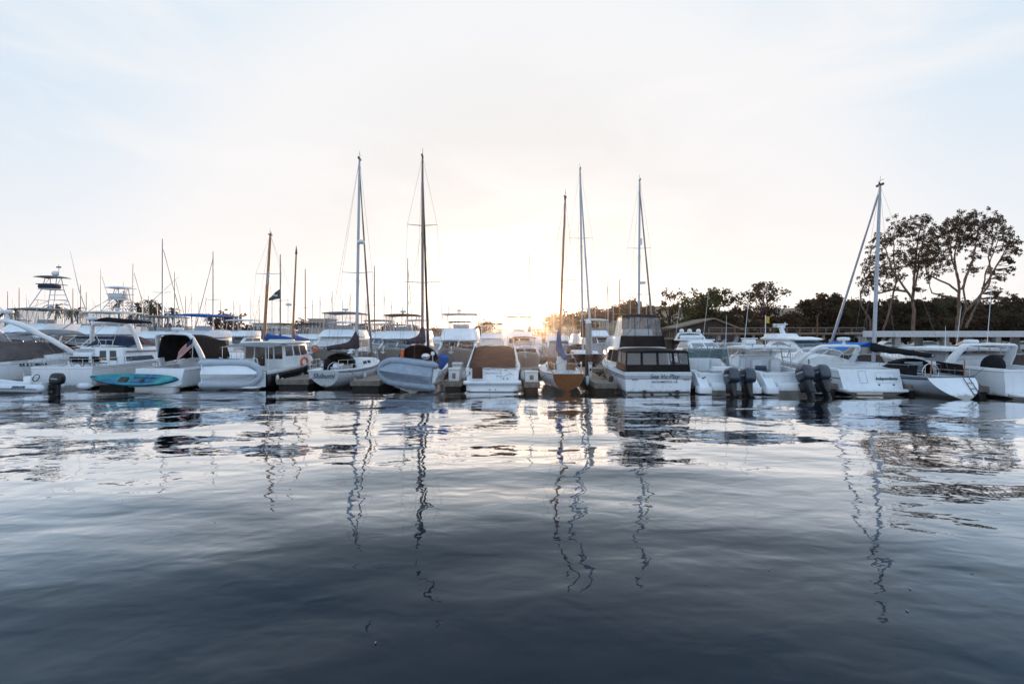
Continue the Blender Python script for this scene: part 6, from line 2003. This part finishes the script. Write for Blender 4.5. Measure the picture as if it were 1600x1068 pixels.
M['euc'] = leaf_mat('eucalyptus_leaves', (0.026, 0.022, 0.013), (0.095, 0.066, 0.038), 0.38)
M['leafgreen'] = leaf_mat('green_leaves', (0.020, 0.030, 0.010), (0.085, 0.095, 0.032), 0.35)
M['leafdark'] = leaf_mat('dark_leaves', (0.020, 0.016, 0.009), (0.105, 0.070, 0.034), 0.42)  # brown tint stands in for low sun coming through the leaves
M['leafbrown'] = leaf_mat('brown_leaves', (0.040, 0.022, 0.013), (0.12, 0.066, 0.036), 0.35)
M['palm'] = leaf_mat('palm_fronds', (0.018, 0.022, 0.012), (0.07, 0.07, 0.035), 0.2)
RNG = np.random.default_rng(5)


def leaves(mb_list, centres, per, size, droop=0.5, flat=0.75):
    """leaf sized quads scattered through each clump (cx, cy, cz, r)"""
    V = []
    for (cx, cy, cz, r) in centres:
        n_ = max(int(per * (r ** 1.6)), 12)
        d = RNG.normal(size=(n_, 3))
        d /= np.linalg.norm(d, axis=1)[:, None]
        rad = r * RNG.random(n_) ** 0.55
        p = d * rad[:, None] * np.array([1, 1, flat]) + np.array([cx, cy, cz])
        ax = RNG.normal(size=(n_, 3)); ax[:, 2] -= droop * 1.5
        ax /= np.linalg.norm(ax, axis=1)[:, None]
        b = np.cross(ax, RNG.normal(size=(n_, 3)))
        b /= np.linalg.norm(b, axis=1)[:, None] + 1e-9
        L_ = size * (0.6 + 0.8 * RNG.random(n_))[:, None]
        w_ = L_ * 0.30
        q = np.stack([p, p + ax * L_ * 0.5 + b * w_, p + ax * L_, p + ax * L_ * 0.5 - b * w_], axis=1)
        V.append(q.reshape(-1, 3))
    V = np.concatenate(V)
    mb_list.append(V)


def leaf_obj(name, V, m, parent):
    me = bpy.data.meshes.new(name)
    nv = len(V); nf = nv // 4
    me.vertices.add(nv)
    me.vertices.foreach_set('co', V.astype(np.float32).ravel())
    me.loops.add(nv)
    me.loops.foreach_set('vertex_index', np.arange(nv, dtype=np.int32))
    me.polygons.add(nf)
    me.polygons.foreach_set('loop_start', np.arange(0, nv, 4, dtype=np.int32))
    me.update(calc_edges=True)
    me.materials.append(m)
    o = bpy.data.objects.new(name, me)
    COL.objects.link(o)
    o.parent = parent
    return o


def limb(mb, a, b, r0, r1, wob=0.12, n=5, rnd=random):
    a, b = Vector(a), Vector(b)
    L_ = (b - a).length
    pts, rs = [], []
    for i in range(n + 1):
        k = i / n
        p = a.lerp(b, k)
        if 0 < i < n:
            p += Vector((rnd.uniform(-1, 1), rnd.uniform(-1, 1), rnd.uniform(-0.5, 0.5))) * wob * L_ * 0.5
            p.z += 0.06 * L_ * math.sin(PI * k)
        pts.append(p); rs.append(r0 + (r1 - r0) * k)
    mb.tube(pts, rs, 6)
    return pts


def eucalyptus(label, loc, sc, mains, clumps, per=150, size=0.42, r0=0.55, sub=20, seed=1, group=None):
    """mains: polylines in the plane of the picture (x, z, depth) with radii; clumps hang from the nearest limb"""
    rnd = random.Random(seed)
    t = thing('eucalyptus_tree', label, 'tree', loc, 0, group)
    tb = MB()
    nodes = []
    for pts, ra, rb in mains:
        P_ = [Vector((p[0] * sc, p[2] * sc, p[1] * sc)) for p in pts]
        # smooth the polyline
        Q = [P_[0]]
        for i in range(len(P_) - 1):
            a, b = P_[i], P_[i + 1]
            for k in (0.33, 0.66, 1.0):
                q = a.lerp(b, k)
                if k < 1:
                    q += Vector((rnd.uniform(-1, 1), rnd.uniform(-1, 1), 0)) * 0.03 * (b - a).length
                Q.append(q)
        rs = [ra + (rb - ra) * i / (len(Q) - 1) for i in range(len(Q))]
        tb.tube(Q, rs, 8)
        nodes += [(q, r) for q, r in zip(Q, rs) if q.z > 0.3 * sc * 3]
    cs = []
    for (x, z, r) in clumps:
        for k in range(sub):
            c = Vector((x * sc + rnd.gauss(0, r * sc * 0.62), rnd.gauss(0, r * sc * 0.9), z * sc + rnd.gauss(0, r * sc * 0.55)))
            cs.append((c.x, c.y, c.z, r * sc * rnd.uniform(0.16, 0.40)))
            below = [(q, rr) for q, rr in nodes if q.z < c.z + 0.5]
            q, rr = min(below or nodes, key=lambda e: (e[0] - c).length + 0.6 * abs(e[0].x - c.x))
            limb(tb, q, c, max(min(rr * 0.4, 0.055), 0.022), 0.012, 0.16, 4, rnd)
    obj('trunk', tb, M['bark'], t, 60)
    vl = []
    leaves(vl, cs, per, size, 1.0, 1.1)
    leaf_obj('crown', vl[0], M['euc'], t)
    return t


# px scale at the depth of the two tall trees: local units are photograph pixels from the foot of the trunk
YE = 76.0
pxm = YE / 800
def pl(pts, cx, cy):
    return [(x - cx, cy - y, d) for x, y, d in pts]

cx, cy = 1428, 550
eucalyptus('tall slender eucalyptus with drooping clumps standing nearer the boathouse side', (at(cx, YE), YE, 0.75), pxm,
    [(pl([(1428, 550, 0), (1427, 500, 0), (1429, 455, 2), (1430, 435, 3), (1433, 400, 2), (1436, 365, 0), (1440, 345, 0)], cx, cy), 0.27, 0.05),
     (pl([(1427, 470, 0), (1412, 455, -6), (1400, 440, -8), (1385, 420, -10), (1378, 390, -8), (1395, 360, -6)], cx, cy), 0.18, 0.05),
     (pl([(1429, 450, 0), (1440, 420, 6), (1443, 395, 10), (1452, 372, 10)], cx, cy), 0.14, 0.05),
     (pl([(1412, 456, -6), (1398, 452, 4), (1378, 458, 8), (1362, 440, 10), (1354, 420, 10)], cx, cy), 0.17, 0.05),
     (pl([(1396, 550, 20), (1393, 515, 18), (1402, 475, 14), (1408, 440, 10), (1403, 410, 8), (1400, 370, 6)], cx, cy), 0.18, 0.06),
     (pl([(1385, 550, 28), (1378, 500, 26), (1362, 475, 24), (1358, 455, 20), (1370, 425, 16), (1368, 395, 12)], cx, cy), 0.16, 0.05)],
    [(x - cx, cy - y, r) for x, y, r in ((1440, 345, 13), (1425, 352, 11), (1456, 358, 10), (1398, 352, 9), (1408, 368, 10), (1390, 378, 9), (1432, 375, 13), (1448, 382, 11), (1372, 372, 8), (1368, 385, 9), (1420, 400, 14), (1440, 405, 14), (1405, 398, 9), (1375, 400, 10), (1362, 410, 9), (1392, 415, 12), (1428, 418, 12), (1378, 425, 11), (1357, 428, 9), (1400, 432, 9), (1366, 440, 8), (1352, 440, 6), (1385, 445, 8), (1432, 452, 6), (1355, 455, 5))],
    per=200, size=0.23, seed=3)
cx, cy = 1497, 550
eucalyptus('tall spreading eucalyptus with many pale limbs behind the covered walkway', (at(cx, YE + 2), YE + 2, 0.75), pxm,
    [(pl([(1497, 550, 0), (1496, 510, 0), (1498, 480, 0), (1499, 450, 0), (1496, 425, 2), (1495, 395, 4), (1500, 360, 4)], cx, cy), 0.30, 0.06),
     (pl([(1500, 512, 0), (1506, 480, -4), (1502, 450, -4), (1510, 420, -6), (1518, 385, -8), (1524, 350, -6)], cx, cy), 0.16, 0.05),
     (pl([(1498, 455, 0), (1488, 442, 6), (1470, 432, 10), (1457, 424, 12), (1452, 405, 12), (1458, 375, 8)], cx, cy), 0.16, 0.05),
     (pl([(1500, 440, 0), (1490, 420, -4), (1480, 405, -8), (1476, 380, -10), (1470, 355, -8)], cx, cy), 0.14, 0.05),
     (pl([(1503, 450, 0), (1518, 425, 8), (1530, 405, 12), (1535, 380, 12), (1540, 350, 10)], cx, cy), 0.16, 0.05),
     (pl([(1505, 490, 0), (1520, 468, -8), (1535, 445, -12), (1539, 420, -12), (1536, 400, -10), (1545, 370, -10), (1555, 345, -8)], cx, cy), 0.18, 0.05),
     (pl([(1510, 512, 0), (1528, 490, 10), (1545, 465, 14), (1553, 440, 16), (1555, 418, 14), (1565, 390, 12), (1572, 360, 10)], cx, cy), 0.17, 0.05),
     (pl([(1550, 448, 15), (1562, 432, 16), (1572, 410, 14), (1584, 385, 12)], cx, cy), 0.2, 0.06),
     (pl([(1497, 465, 0), (1480, 460, 8), (1465, 455, 12), (1461, 442, 12)], cx, cy), 0.2, 0.05)],
    [(x - cx, cy - y, r) for x, y, r in ((1505, 338, 13), (1525, 336, 13), (1488, 345, 13), (1470, 350, 12), (1545, 342, 11), (1560, 338, 10), (1512, 352, 14), (1535, 355, 13), (1490, 362, 13), (1462, 368, 12), (1478, 378, 12), (1550, 362, 11), (1566, 355, 9), (1576, 368, 9), (1588, 375, 9), (1590, 388, 7), (1512, 372, 10), (1528, 374, 10), (1452, 385, 12), (1465, 398, 13), (1500, 382, 8), (1448, 400, 11), (1458, 415, 12), (1475, 402, 8), (1525, 400, 8), (1522, 418, 7), (1545, 385, 8), (1570, 385, 7), (1575, 400, 5), (1582, 418, 5), (1550, 420, 6), (1565, 432, 6), (1558, 455, 6), (1560, 462, 8), (1452, 430, 6), (1580, 405, 4))],
    per=200, size=0.23, seed=9)


def bushy_tree(label, loc, w, h, trunk_h, lm, seed, per=60, size=0.5, name='tree', n=26, airy=0.5, bark='darkbark', group=None, cat='tree'):
    rnd = random.Random(seed)
    t = thing(name, label, cat, loc, 0, group)
    tb = MB()
    forks = []
    top = Vector((rnd.uniform(-0.3, 0.3), rnd.uniform(-0.3, 0.3), trunk_h))
    p = limb(tb, (0, 0, -0.3), top, 0.05 * h * 0.45 + 0.08, 0.03 * h * 0.45 + 0.05, 0.05, 4, rnd)
    cs = []
    for i in range(n):
        a = rnd.uniform(0, 2 * PI)
        zz = rnd.random() ** 0.8
        prof = math.sin(PI * (0.12 + 0.80 * zz)) ** 0.7
        rr = w / 2 * prof * rnd.uniform(0.35, 0.95)
        c = Vector((math.cos(a) * rr, math.sin(a) * rr, trunk_h * 0.75 + (h - trunk_h * 0.75) * (0.05 + 0.88 * zz)))
        r = w * rnd.uniform(0.10, 0.19) * (1 - 0.25 * airy)
        cs.append((c.x, c.y, c.z, r))
        limb(tb, p[rnd.choice((2, 3, 4))], c, 0.02 * h * 0.4 + 0.03, 0.02, 0.12, 4, rnd)
        for k in range(2):
            cs.append((c.x + rnd.gauss(0, r * 0.8), c.y + rnd.gauss(0, r * 0.8), c.z + rnd.gauss(0, r * 0.6), r * rnd.uniform(0.4, 0.8)))
    obj('trunk', tb, M[bark], t, 60)
    vl = []
    leaves(vl, cs, per, size, 0.3)
    leaf_obj('crown', vl[0], M[lm], t)
    return t


def px_tree(px, top, w_px, base, Y, lm, seed, label, **k):
    z0 = 0.9
    H_ = CAM_H + (525 - top) / 800 * Y - z0
    return bushy_tree(label, (at(px, Y), Y, z0), w_px / 800 * Y, H_, H_ * k.pop('th', 0.4), lm, seed, **k)


px_tree(1047, 449, 44, 520, 96, 'euc', 11, 'small airy round tree behind the flybridge of the black canopied yacht', n=15, airy=0.9, per=34, size=0.5, th=0.5)
px_tree(1102, 456, 92, 520, 92, 'leafgreen', 12, 'broad green tree over the brown boathouse roof', n=34, per=48, size=0.5, th=0.45)
px_tree(1195, 436, 84, 520, 100, 'euc', 13, 'tall thin crowned tree with sky showing through, beyond the yellow flag', n=30, airy=1.0, per=24, size=0.5, th=0.5, bark='bark')
px_tree(1160, 476, 60, 520, 90, 'leafbrown', 14, 'low brownish tree between the boathouse and the thin crowned tree', n=22, per=40, size=0.5, th=0.35)
px_tree(1240, 484, 70, 520, 96, 'leafbrown', 15, 'low reddish brown tree below the hillside houses', n=22, per=40, size=0.5, th=0.3)
px_tree(1292, 462, 86, 520, 98, 'leafdark', 16, 'dense dark brown dome shaped tree east of the hillside houses', n=36, per=60, size=0.55, th=0.3)
d5 = px_tree(1448, 474, 70, 520, 103, 'leafgreen', 27, 'olive green tree between the two tall eucalyptus trunks', n=28, per=52, size=0.5, th=0.3)
d1 = px_tree(1345, 470, 80, 520, 104, 'leafdark', 17, 'dark dense tree behind the slanted jib of the scoop stern sailboat', n=34, per=60, size=0.55, th=0.3)
d2 = px_tree(1415, 462, 90, 520, 102, 'leafdark', 18, 'dark dense tree behind the slender eucalyptus trunk', n=34, per=60, size=0.55, th=0.3)
d4 = px_tree(1375, 478, 70, 520, 110, 'leafbrown', 23, 'reddish dark tree standing behind the slanted jib and the quay lamp', n=30, per=50, size=0.55, th=0.3)
d3 = px_tree(1560, 466, 110, 520, 100, 'leafdark', 19, 'dark wide tree at the end of the covered walkway', n=38, per=60, size=0.55, th=0.25)
dark_lab = 'low tree in the thicket behind the quay walkway'
for i, (px, Y, s_) in enumerate(((1385, 112, 1.0), (1455, 110, 1.1), (1490, 106, 1.0), (1525, 112, 1.1), (1600, 108, 1.15), (1640, 104, 1.0), (1320, 118, 0.95), (1370, 96, 0.62), (1440, 94, 0.6), (1478, 92, 0.62), (1530, 94, 0.66), (1585, 93, 0.66), (1265, 118, 0.8), (1330, 94, 0.55), (1220, 120, 0.75), (1180, 118, 0.7), (1130, 116, 0.75), (1075, 118, 0.75), (1030, 122, 0.7))):
    dup((d1, d4, d5, d2, d4, d3, d5)[(i * 3 + i // 4) % 7], (at(px, Y), Y, 0.9), random.uniform(0, 6), dark_lab, 'dark thicket trees behind the quay', s_)

# trees of the far shore
fs_lab = 'hazy round tree on the far shore of the harbour'
f1 = bushy_tree(fs_lab, (at(905, 190), 190, 4), 14, 7, 2.5, 'leafbrown', 31, n=26, per=7, size=1.3, group='hazy trees on the far shore')
f2 = bushy_tree(fs_lab, (at(350, 170), 170, 1), 12, 9.5, 3, 'leafbrown', 32, n=22, per=9, size=1.1, group='hazy trees on the far shore')
for i, px in enumerate((-20, 18, 50, 148, 175, 230, 255, 330, 385, 402, 430, 470, 500, 520, 555, 610, 640, 680, 735, 760, 840, 860, 885, 930, 945, 960, 975, 990, 1010, 870, 915)):
    Y = random.uniform(165, 215)
    dup((f1, f2)[i % 2], (at(px, Y), Y, 0.9 + (0 if px < 850 else 0.45 * interp(px, HILL))), random.uniform(0, 6), fs_lab, 'hazy trees on the far shore', random.uniform(0.5, 0.85) if px < 850 else random.uniform(0.45, 0.7))


def palm(label, loc, h, seed, group=None, r=2.2):
    rnd = random.Random(seed)
    t = thing('palm_tree', label, 'palm tree', loc, 0, group)
    obj('trunk', MB().tube([(0, 0, -0.5), (0.15, 0, h * 0.5), (0.1, 0.1, h)], [0.32, 0.24, 0.2], 8), M['darkbark'], t)
    vl = []
    for k in range(34):
        a = rnd.uniform(0, 2 * PI)
        up = rnd.uniform(-0.7, 1.2)
        prev = Vector((0.1, 0.1, h))
        d = Vector((math.cos(a), math.sin(a), up))
        for s_ in range(6):
            q = prev + d.normalized() * r * 0.2
            d.z -= 0.32
            side = Vector((-math.sin(a), math.cos(a), 0)) * 0.34 * (1.1 - s_ * 0.13)
            vl += [prev - side * 0.5, q - side, q, prev, prev, q, q + side, prev + side * 0.5]
            prev = q
    leaf_obj('crown', np.array([tuple(v) for v in vl]), M['palm'], t)
    return t


pl_lab = 'distant palm tree rising behind the sport fishing yachts'
P1 = palm(pl_lab, (at(86, 130), 130, 0.9), 9.5, 1, 'distant palms', 3.0)
P2 = palm(pl_lab, (at(214, 150), 150, 0.9), 11, 2, 'distant palms', 3.0)
for i, (px, top, Y) in enumerate(((8, 478, 140), (24, 484, 150), (112, 476, 150), (122, 483, 160), (222, 474, 150), (234, 472, 150), (240, 476, 160), (247, 476, 155), (262, 480, 160), (270, 484, 160), (205, 486, 165), (185, 470, 170), (330, 486, 170))):
    H_ = CAM_H + (525 - top) / 800 * Y - 0.9
    dup((P1, P2)[i % 2], (at(px, Y), Y, 0.9), random.uniform(0, 6), pl_lab, 'distant palms', H_ / 11.5)

# ================================================================== buildings and the quay
def block(name, label, px0, px1, top, base_z, Y, wallm, roofm=None, floors=2, n=4, depth=8.0, group=None):
    x0, x1 = at(px0, Y), at(px1, Y)
    z1 = CAM_H + (525 - top) / 800 * Y
    t = thing(name, label, 'building', (x0, Y, base_z), 0, group)
    w, h = x1 - x0, z1 - base_z
    obj('wall', MB().box(0, w, 0, depth, 0, h), M[wallm], t, 0)
    obj('roof', MB().rbox(-0.3, w + 0.3, -0.3, depth + 0.3, h, h + 0.35, 0.05), M[roofm or wallm], t, 0)
    for f in range(floors):
        for i in range(n):
            cx_ = w * (i + 0.5) / n
            zz = h * (f + 0.35) / floors
            obj('window', MB().box(cx_ - w / n * 0.28, cx_ + w / n * 0.28, -0.05, 0.05, zz, zz + h / floors * 0.42), M['glass'], t, 0)
    return t


M['stucco'] = mat('pale_stucco', (0.55, 0.50, 0.45), 0.9, var=0.08, scale=0.6)
M['stucco2'] = mat('tan_stucco', (0.42, 0.33, 0.25), 0.9, var=0.1, scale=0.6)
block('apartment_building', 'pale tan building on the far shore behind the script named sailboat', 482, 512, 499, 0.5, 155, 'stucco2', 'stucco', 2, 5)
block('apartment_building', 'long pale building on the far shore beyond the ketch masts', 395, 440, 506, 0.5, 160, 'stucco', 'stucco2', 2, 6)
block('hillside_house', 'white house on the ridge behind the thin crowned tree', 1212, 1226, 483, 14, 230, 'stucco', None, 2, 3, 6)
block('hillside_house', 'wide tan house on the ridge nearer the dome shaped tree', 1240, 1262, 485, 13, 232, 'stucco2', 'stucco', 2, 4, 6)
block('hillside_house', 'low white house stepping between the ridge houses', 1226, 1242, 488, 13, 226, 'stucco', 'stucco2', 2, 3, 6)
block('hillside_house', 'small white lookout house on the hazy ridge behind the brown sail cover', 926, 938, 484, 10, 226, 'stucco', None, 2, 2, 6)

# the brown boathouse with its broad gable
bh = thing('boathouse', 'dark brown boathouse with a broad shallow gable roof', 'building', (at(1105, 80), 80, 1.0))
w = 9.0
obj('wall', MB().prism([(-0.1, 0), (7, 0), (7, 3.2), (-0.1, 3.2)], -w * 0.62, w * 0.50), M['darkbrown'], bh, 0)
gm = MB()
gm.add([(-w * 0.62, -0.1, 3.2), (w * 0.5, -0.1, 3.2), (w * 0.08, -0.1, 4.7), (-w * 0.62, 7, 3.2), (w * 0.5, 7, 3.2), (w * 0.08, 7, 4.7)], [(0, 1, 2), (5, 4, 3), (0, 2, 5, 3), (1, 4, 5, 2)])
obj('gable', gm, M['darkbrown'], bh, 0)
rf = MB()
for a, b in (((-w * 0.75, 3.02), (w * 0.08, 4.95)), ((w * 0.66, 2.98), (w * 0.08, 4.95))):
    rf.add([(a[0], -1.0, a[1]), (b[0], -1.0, b[1]), (b[0], 8, b[1]), (a[0], 8, a[1]), (a[0], -1.0, a[1] - 0.22), (b[0], -1.0, b[1] - 0.22), (b[0], 8, b[1] - 0.22), (a[0], 8, a[1] - 0.22)],
           [(0, 1, 2, 3), (7, 6, 5, 4), (0, 4, 5, 1), (1, 5, 6, 2), (2, 6, 7, 3), (3, 7, 4, 0)])
obj('roof', rf, M['palebrown'], bh, 0)
for i in range(3):
    obj('window', MB().box(-4.6 + i * 2.2, -3.2 + i * 2.2, -0.16, -0.05, 1.2, 2.4), M['glass'], bh, 0)
vr = thing('veranda', 'slatted veranda with pale gaps beside the brown boathouse', 'veranda', (at(1042, 78), 78, 1.0))
vb = MB()
for i in range(14):
    vb.box(0.35 * i, 0.35 * i + 0.16, 0, 0.08, 1.9, 2.9)
obj('slat', vb, M['palebrown'], vr, 0)
obj('roof', MB().box(-0.6, 5.4, -0.5, 4, 3.0, 3.35), M['darkbrown'], vr, 0)
vp = MB()
for x in (0, 2.4, 4.9):
    vp.box(x - 0.14, x + 0.14, -0.2, 0.1, 0, 3.0)
obj('post', vp, M['darkbrown'], vr, 0)
obj('floor', MB().box(-0.4, 5.2, -0.4, 4, 1.6, 1.88), M['palebrown'], vr, 0)

# raised boardwalk with handrail
bw = thing('raised_boardwalk', 'long brown raised boardwalk with handrail and round posts', 'boardwalk', (at(1108, 68), 68, 1.0))
Lw = at(1352, 68) - at(1108, 68)
obj('deck', MB().box(0, Lw, 0, 2.4, 2.30, 2.60), M['palebrown'], bw, 0)
hr = MB()
hr.box(0, Lw, 0.02, 0.12, 3.15, 3.27)
hr.box(0, Lw, 0.03, 0.11, 2.9, 2.95)
for i in range(13):
    x = Lw * i / 12
    hr.box(x - 0.05, x + 0.05, 0.03, 0.11, 2.6, 3.15)
obj('handrail', hr, M['palebrown'], bw, 0)
for px in (1125, 1152, 1180, 1216, 1252, 1290, 1345):
    x = at(px, 68) - at(1108, 68)
    obj('post', MB().tube([(x, 0.5, 0), (x, 0.5, 2.3)], 0.3 if px in (1125, 1345) else 0.2, 10), M['concrete'], bw)

# covered walkway with white fascia
YW = 60.0
cw_ = thing('covered_walkway', 'covered walkway with long white fascia beam on paired concrete posts', 'walkway', (at(1350, YW), YW, 1.0))
Lw = at(1690, YW) - at(1350, YW)
obj('fascia', MB().rbox(0, Lw, 0, 0.25, 2.0, 2.72, 0.02), M['flagwhite'], cw_, 0)
obj('roof', MB().box(0.05, Lw, 0.252, 3.6, 2.35, 2.60), M['concrete'], cw_, 0)
for px, o in ((1352, 0), (1405, 0), (1481, 0), (1563, 0), (1640, 0)):
    x = at(px, YW) - at(1350, YW) + 0.1
    for (dx_, dy_) in ((0, 0.3), (-0.9, 3.0)):
        if x + dx_ < 0: continue
        obj('post', MB().rbox(x + dx_ - 0.33, x + dx_ + 0.33, dy_, dy_ + 0.6, 0, 2.0 if dy_ < 1 else 2.34, 0.02), M['concrete'], cw_, 0)
# low fence on the quay edge
fe = thing('fence', 'grey board fence along the quay edge below the boathouse', 'fence', (at(1122, 59), 59, 1.0))
Lf = at(1345, 59) - at(1122, 59)
fbm = MB()
for i in range(int(Lf / 0.2)):
    fbm.box(0.2 * i, 0.2 * i + 0.18, 0, 0.04, 0.05, 1.15 + random.uniform(-0.02, 0.02))
obj('board', fbm, M['teak'], fe, 0)
obj('rail', MB().box(0, Lf, -0.06, 0, 1.0, 1.1), M['teak'], fe, 0)
sw_ = thing('seawall', 'brown stone seawall along the quay', 'wall', (0, 0, 0))
obj('coping', MB().box(17.4, 140, QY - 0.45, QY + 0.2, 1.004, 1.14), M['concrete'], sw_, 0)
obj('stone_face', MB().box(17.4, 140, QY - 0.35, QY - 0.004, -1.5, 1.0), M['darkbrown'], sw_, 0)
# hedges under the boardwalk
for i, px in enumerate((1128, 1142, 1158, 1172, 1262, 1285, 1306, 1330)):
    if i == 0:
        hd = bushy_tree('dark shrub growing under the raised boardwalk', (at(px, 66), 66, 1.0), 2.2, 1.5, 0.3, 'leafdark', 50, n=14, per=70, size=0.3, name='shrub', cat='shrub', group='shrubs under the boardwalk')
    else:
        dup(hd, (at(px, 66), 66, 1.0), random.uniform(0, 6), None, None, random.uniform(0.8, 1.2))

# parked cars and trailers on the quay
def car(label, loc, rz, col):
    t = thing('parked_car', label, 'car', loc, rz, None)
    cm = mat('car_paint', col, 0.25, coat=0.6, var=0.05)
    body = MB()
    prof = [(-2.2, 0.35), (2.2, 0.35), (2.25, 0.65), (2.05, 0.88), (1.0, 0.95), (0.35, 1.40), (-1.1, 1.42), (-1.9, 0.98), (-2.25, 0.85)]
    rings = []
    for x, s_, zz in ((-0.88, 0.96, -0.04), (-0.80, 1.0, 0), (0, 1.0, 0.03), (0.80, 1.0, 0), (0.88, 0.96, -0.04)):
        rings.append([(x * (0.82 if z > 1.2 else 1), y * s_, z + (zz if z > 0.5 else 0)) for y, z in prof])
    body.loft(rings)
    obj('body', body, cm, t, 30)
    for sd in (-1, 1):
        g_ = MB().add([(sd * 0.80, 0.85, 1.0), (sd * 0.80, -1.6, 1.02), (sd * 0.735, -1.05, 1.36), (sd * 0.735, 0.3, 1.34)], [(0, 1, 2, 3)])
        o_ = obj('side_window', g_, M['glass'], t, 0); o_.location.x = sd * 0.07
        for y in (-1.35, 1.35):
            obj('wheel', MB().lathe([(0.05, -0.1), (0.31, -0.1), (0.33, -0.05), (0.33, 0.05), (0.31, 0.1), (0.05, 0.1)], (sd * 0.8, y, 0.33), 14, 'x'), M['black'], t)
    return t


car('dark red car parked under the covered walkway', (at(1511, 65.5), 65.5, 1.0), R(78), (0.16, 0.012, 0.015))
car('white car parked in the shade beyond the slender eucalyptus', (at(1385, 70), 70, 1.0), R(85), (0.55, 0.56, 0.58))
car('pale grey car parked at the far end of the covered walkway', (at(1590, 69), 69, 1.0), R(80), (0.35, 0.36, 0.38))
car('silver car parked between the walkway posts', (at(1440, 71), 71, 1.0), R(95), (0.32, 0.33, 0.35))

# boats on trailers seen as small white shapes under the boardwalk
for i, (px, lb) in enumerate(((1160, 'small white trailer boat nearest the boathouse'), (1176, 'white trailer boat in the middle under the boardwalk'), (1186, 'white trailer boat furthest from the boathouse'))):
    t = thing('trailer_boat', lb, 'boat', (at(px, 64), 64, 1.4), R(90 + 6 * i), 'trailer boats under the boardwalk')
    h_ = Hull(4.6, 1.6, 0.75, 0.95, 'power', draft=0.15, chine=0.1, bow=0.6)
    h_.build(M['white'], t); h_.deck(M['white2'], t, tc=0.5, floor=0.3, gw=0.12)
    obj('windscreen', MB().loft([[(-0.6, 2.4, 0.9), (0, 2.7, 0.92), (0.6, 2.4, 0.9)], [(-0.5, 2.1, 1.3), (0, 2.35, 1.32), (0.5, 2.1, 1.3)]], closed=False), M['greyglass'], t)
    tb = MB(); tb.box(-0.6, 0.6, 0.4, 4.8, -0.28, -0.2)
    for sx in (-0.75, 0.75):
        tb.lathe([(0.04, -0.08), (0.26, -0.08), (0.28, 0), (0.26, 0.08), (0.04, 0.08)], (sx, 1.6, -0.22), 12, 'x')
    obj('trailer', tb, M['black'], t)

# flag, lamp posts and signs
ff_ = thing('flag_pole', 'slim pole with a small yellow flag beside the low sport yacht', 'flag pole', (at(1196, 56), 56, 1.0))
obj('pole', MB().tube([(0, 0, 0), (0.0, 0, 4.4)], 0.045, 8), M['white2'], ff_)
g = [[(0.42 * i / 6, 0.06 * math.sin(i), 4.3 - 0.72 * j / 4 - 0.10 * i / 6) for j in range(5)] for i in range(7)]
obj('flag', MB().slab(g, 0.006, (0, 1, 0)), M['flagyellow'], ff_, 0)
lp = thing('lamp_post', 'slim orange brown post behind the raised boardwalk', 'lamp post', (at(1277, 66), 66, 1.0))
obj('pole', MB().tube([(0, 0, 0), (0, 0, 4.6)], [0.12, 0.08], 8), M['tancanvas'], lp)
obj('lamp_head', MB().rbox(-0.18, 0.18, -0.18, 0.18, 4.6, 4.75, 0.03), M['black'], lp)
lp2 = thing('lamp_post', 'slim lamp post with double arm beyond the covered walkway', 'lamp post', (at(1354, 74), 74, 1.0))
obj('pole', MB().tube([(0, 0, 0), (0, 0, 6.0)], [0.10, 0.06], 8), M['darkbrown'], lp2)
obj('lamp_head', MB().rbox(-0.5, 0.5, -0.12, 0.12, 2.6, 2.72, 0.03), M['flagyellow'], lp2)
sg = thing('sign', 'small square white notice on a post above the boardwalk', 'sign', (at(1210, 67), 67, 1.0))
obj('board', MB().rbox(-0.2, 0.2, -0.03, 0.03, 3.25, 3.72, 0.01), M['flagwhite'], sg)
obj('post', MB().tube([(0, 0.06, 0), (0, 0.06, 3.5)], 0.04, 6), M['darkbrown'], sg)
# yellow-brown far wall behind the second row
# drifting leaves on the water
lm_ = mat('dead_leaf', (0.30, 0.20, 0.12), 0.8, var=0.3)
for i in range(16):
    Y = random.uniform(4.8, 14)
    x = random.uniform(-0.95, 0.95) * Y * 0.95
    a = random.uniform(0, 6)
    s_ = random.uniform(0.012, 0.03)
    q = [(0, -s_, 0.004), (s_ * 0.5, 0, 0.012), (0, s_, 0.006), (-s_ * 0.5, 0, 0.010)]
    o = obj('floating_leaf', MB().add(q, [(0, 1, 2), (0, 2, 3)]), lm_, None, 0)
    o.location = (x, Y, 0.004); o.rotation_euler = (0, 0, a)
    tag(o, 'tiny dead leaf floating on the open water', 'leaf', 'dead leaves on the water')

# ================================================================== haze
hz = bpy.data.materials.new('evening_haze')
hz.use_nodes = True
t_ = hz.node_tree
t_.nodes.clear()
oo = t_.nodes.new('ShaderNodeOutputMaterial')
pv = t_.nodes.new('ShaderNodeVolumePrincipled')
pv.inputs['Color'].default_value = (0.95, 0.90, 0.86, 1)
pv.inputs['Density'].default_value = 0.00014
pv.inputs['Anisotropy'].default_value = 0.93
t_.links.new(pv.outputs[0], oo.inputs['Volume'])
ho = obj('haze', MB().box(-700, 700, -45, 440, -3, 40), hz, None, 0)
tag(ho, 'warm evening haze over the harbour', kind='stuff')
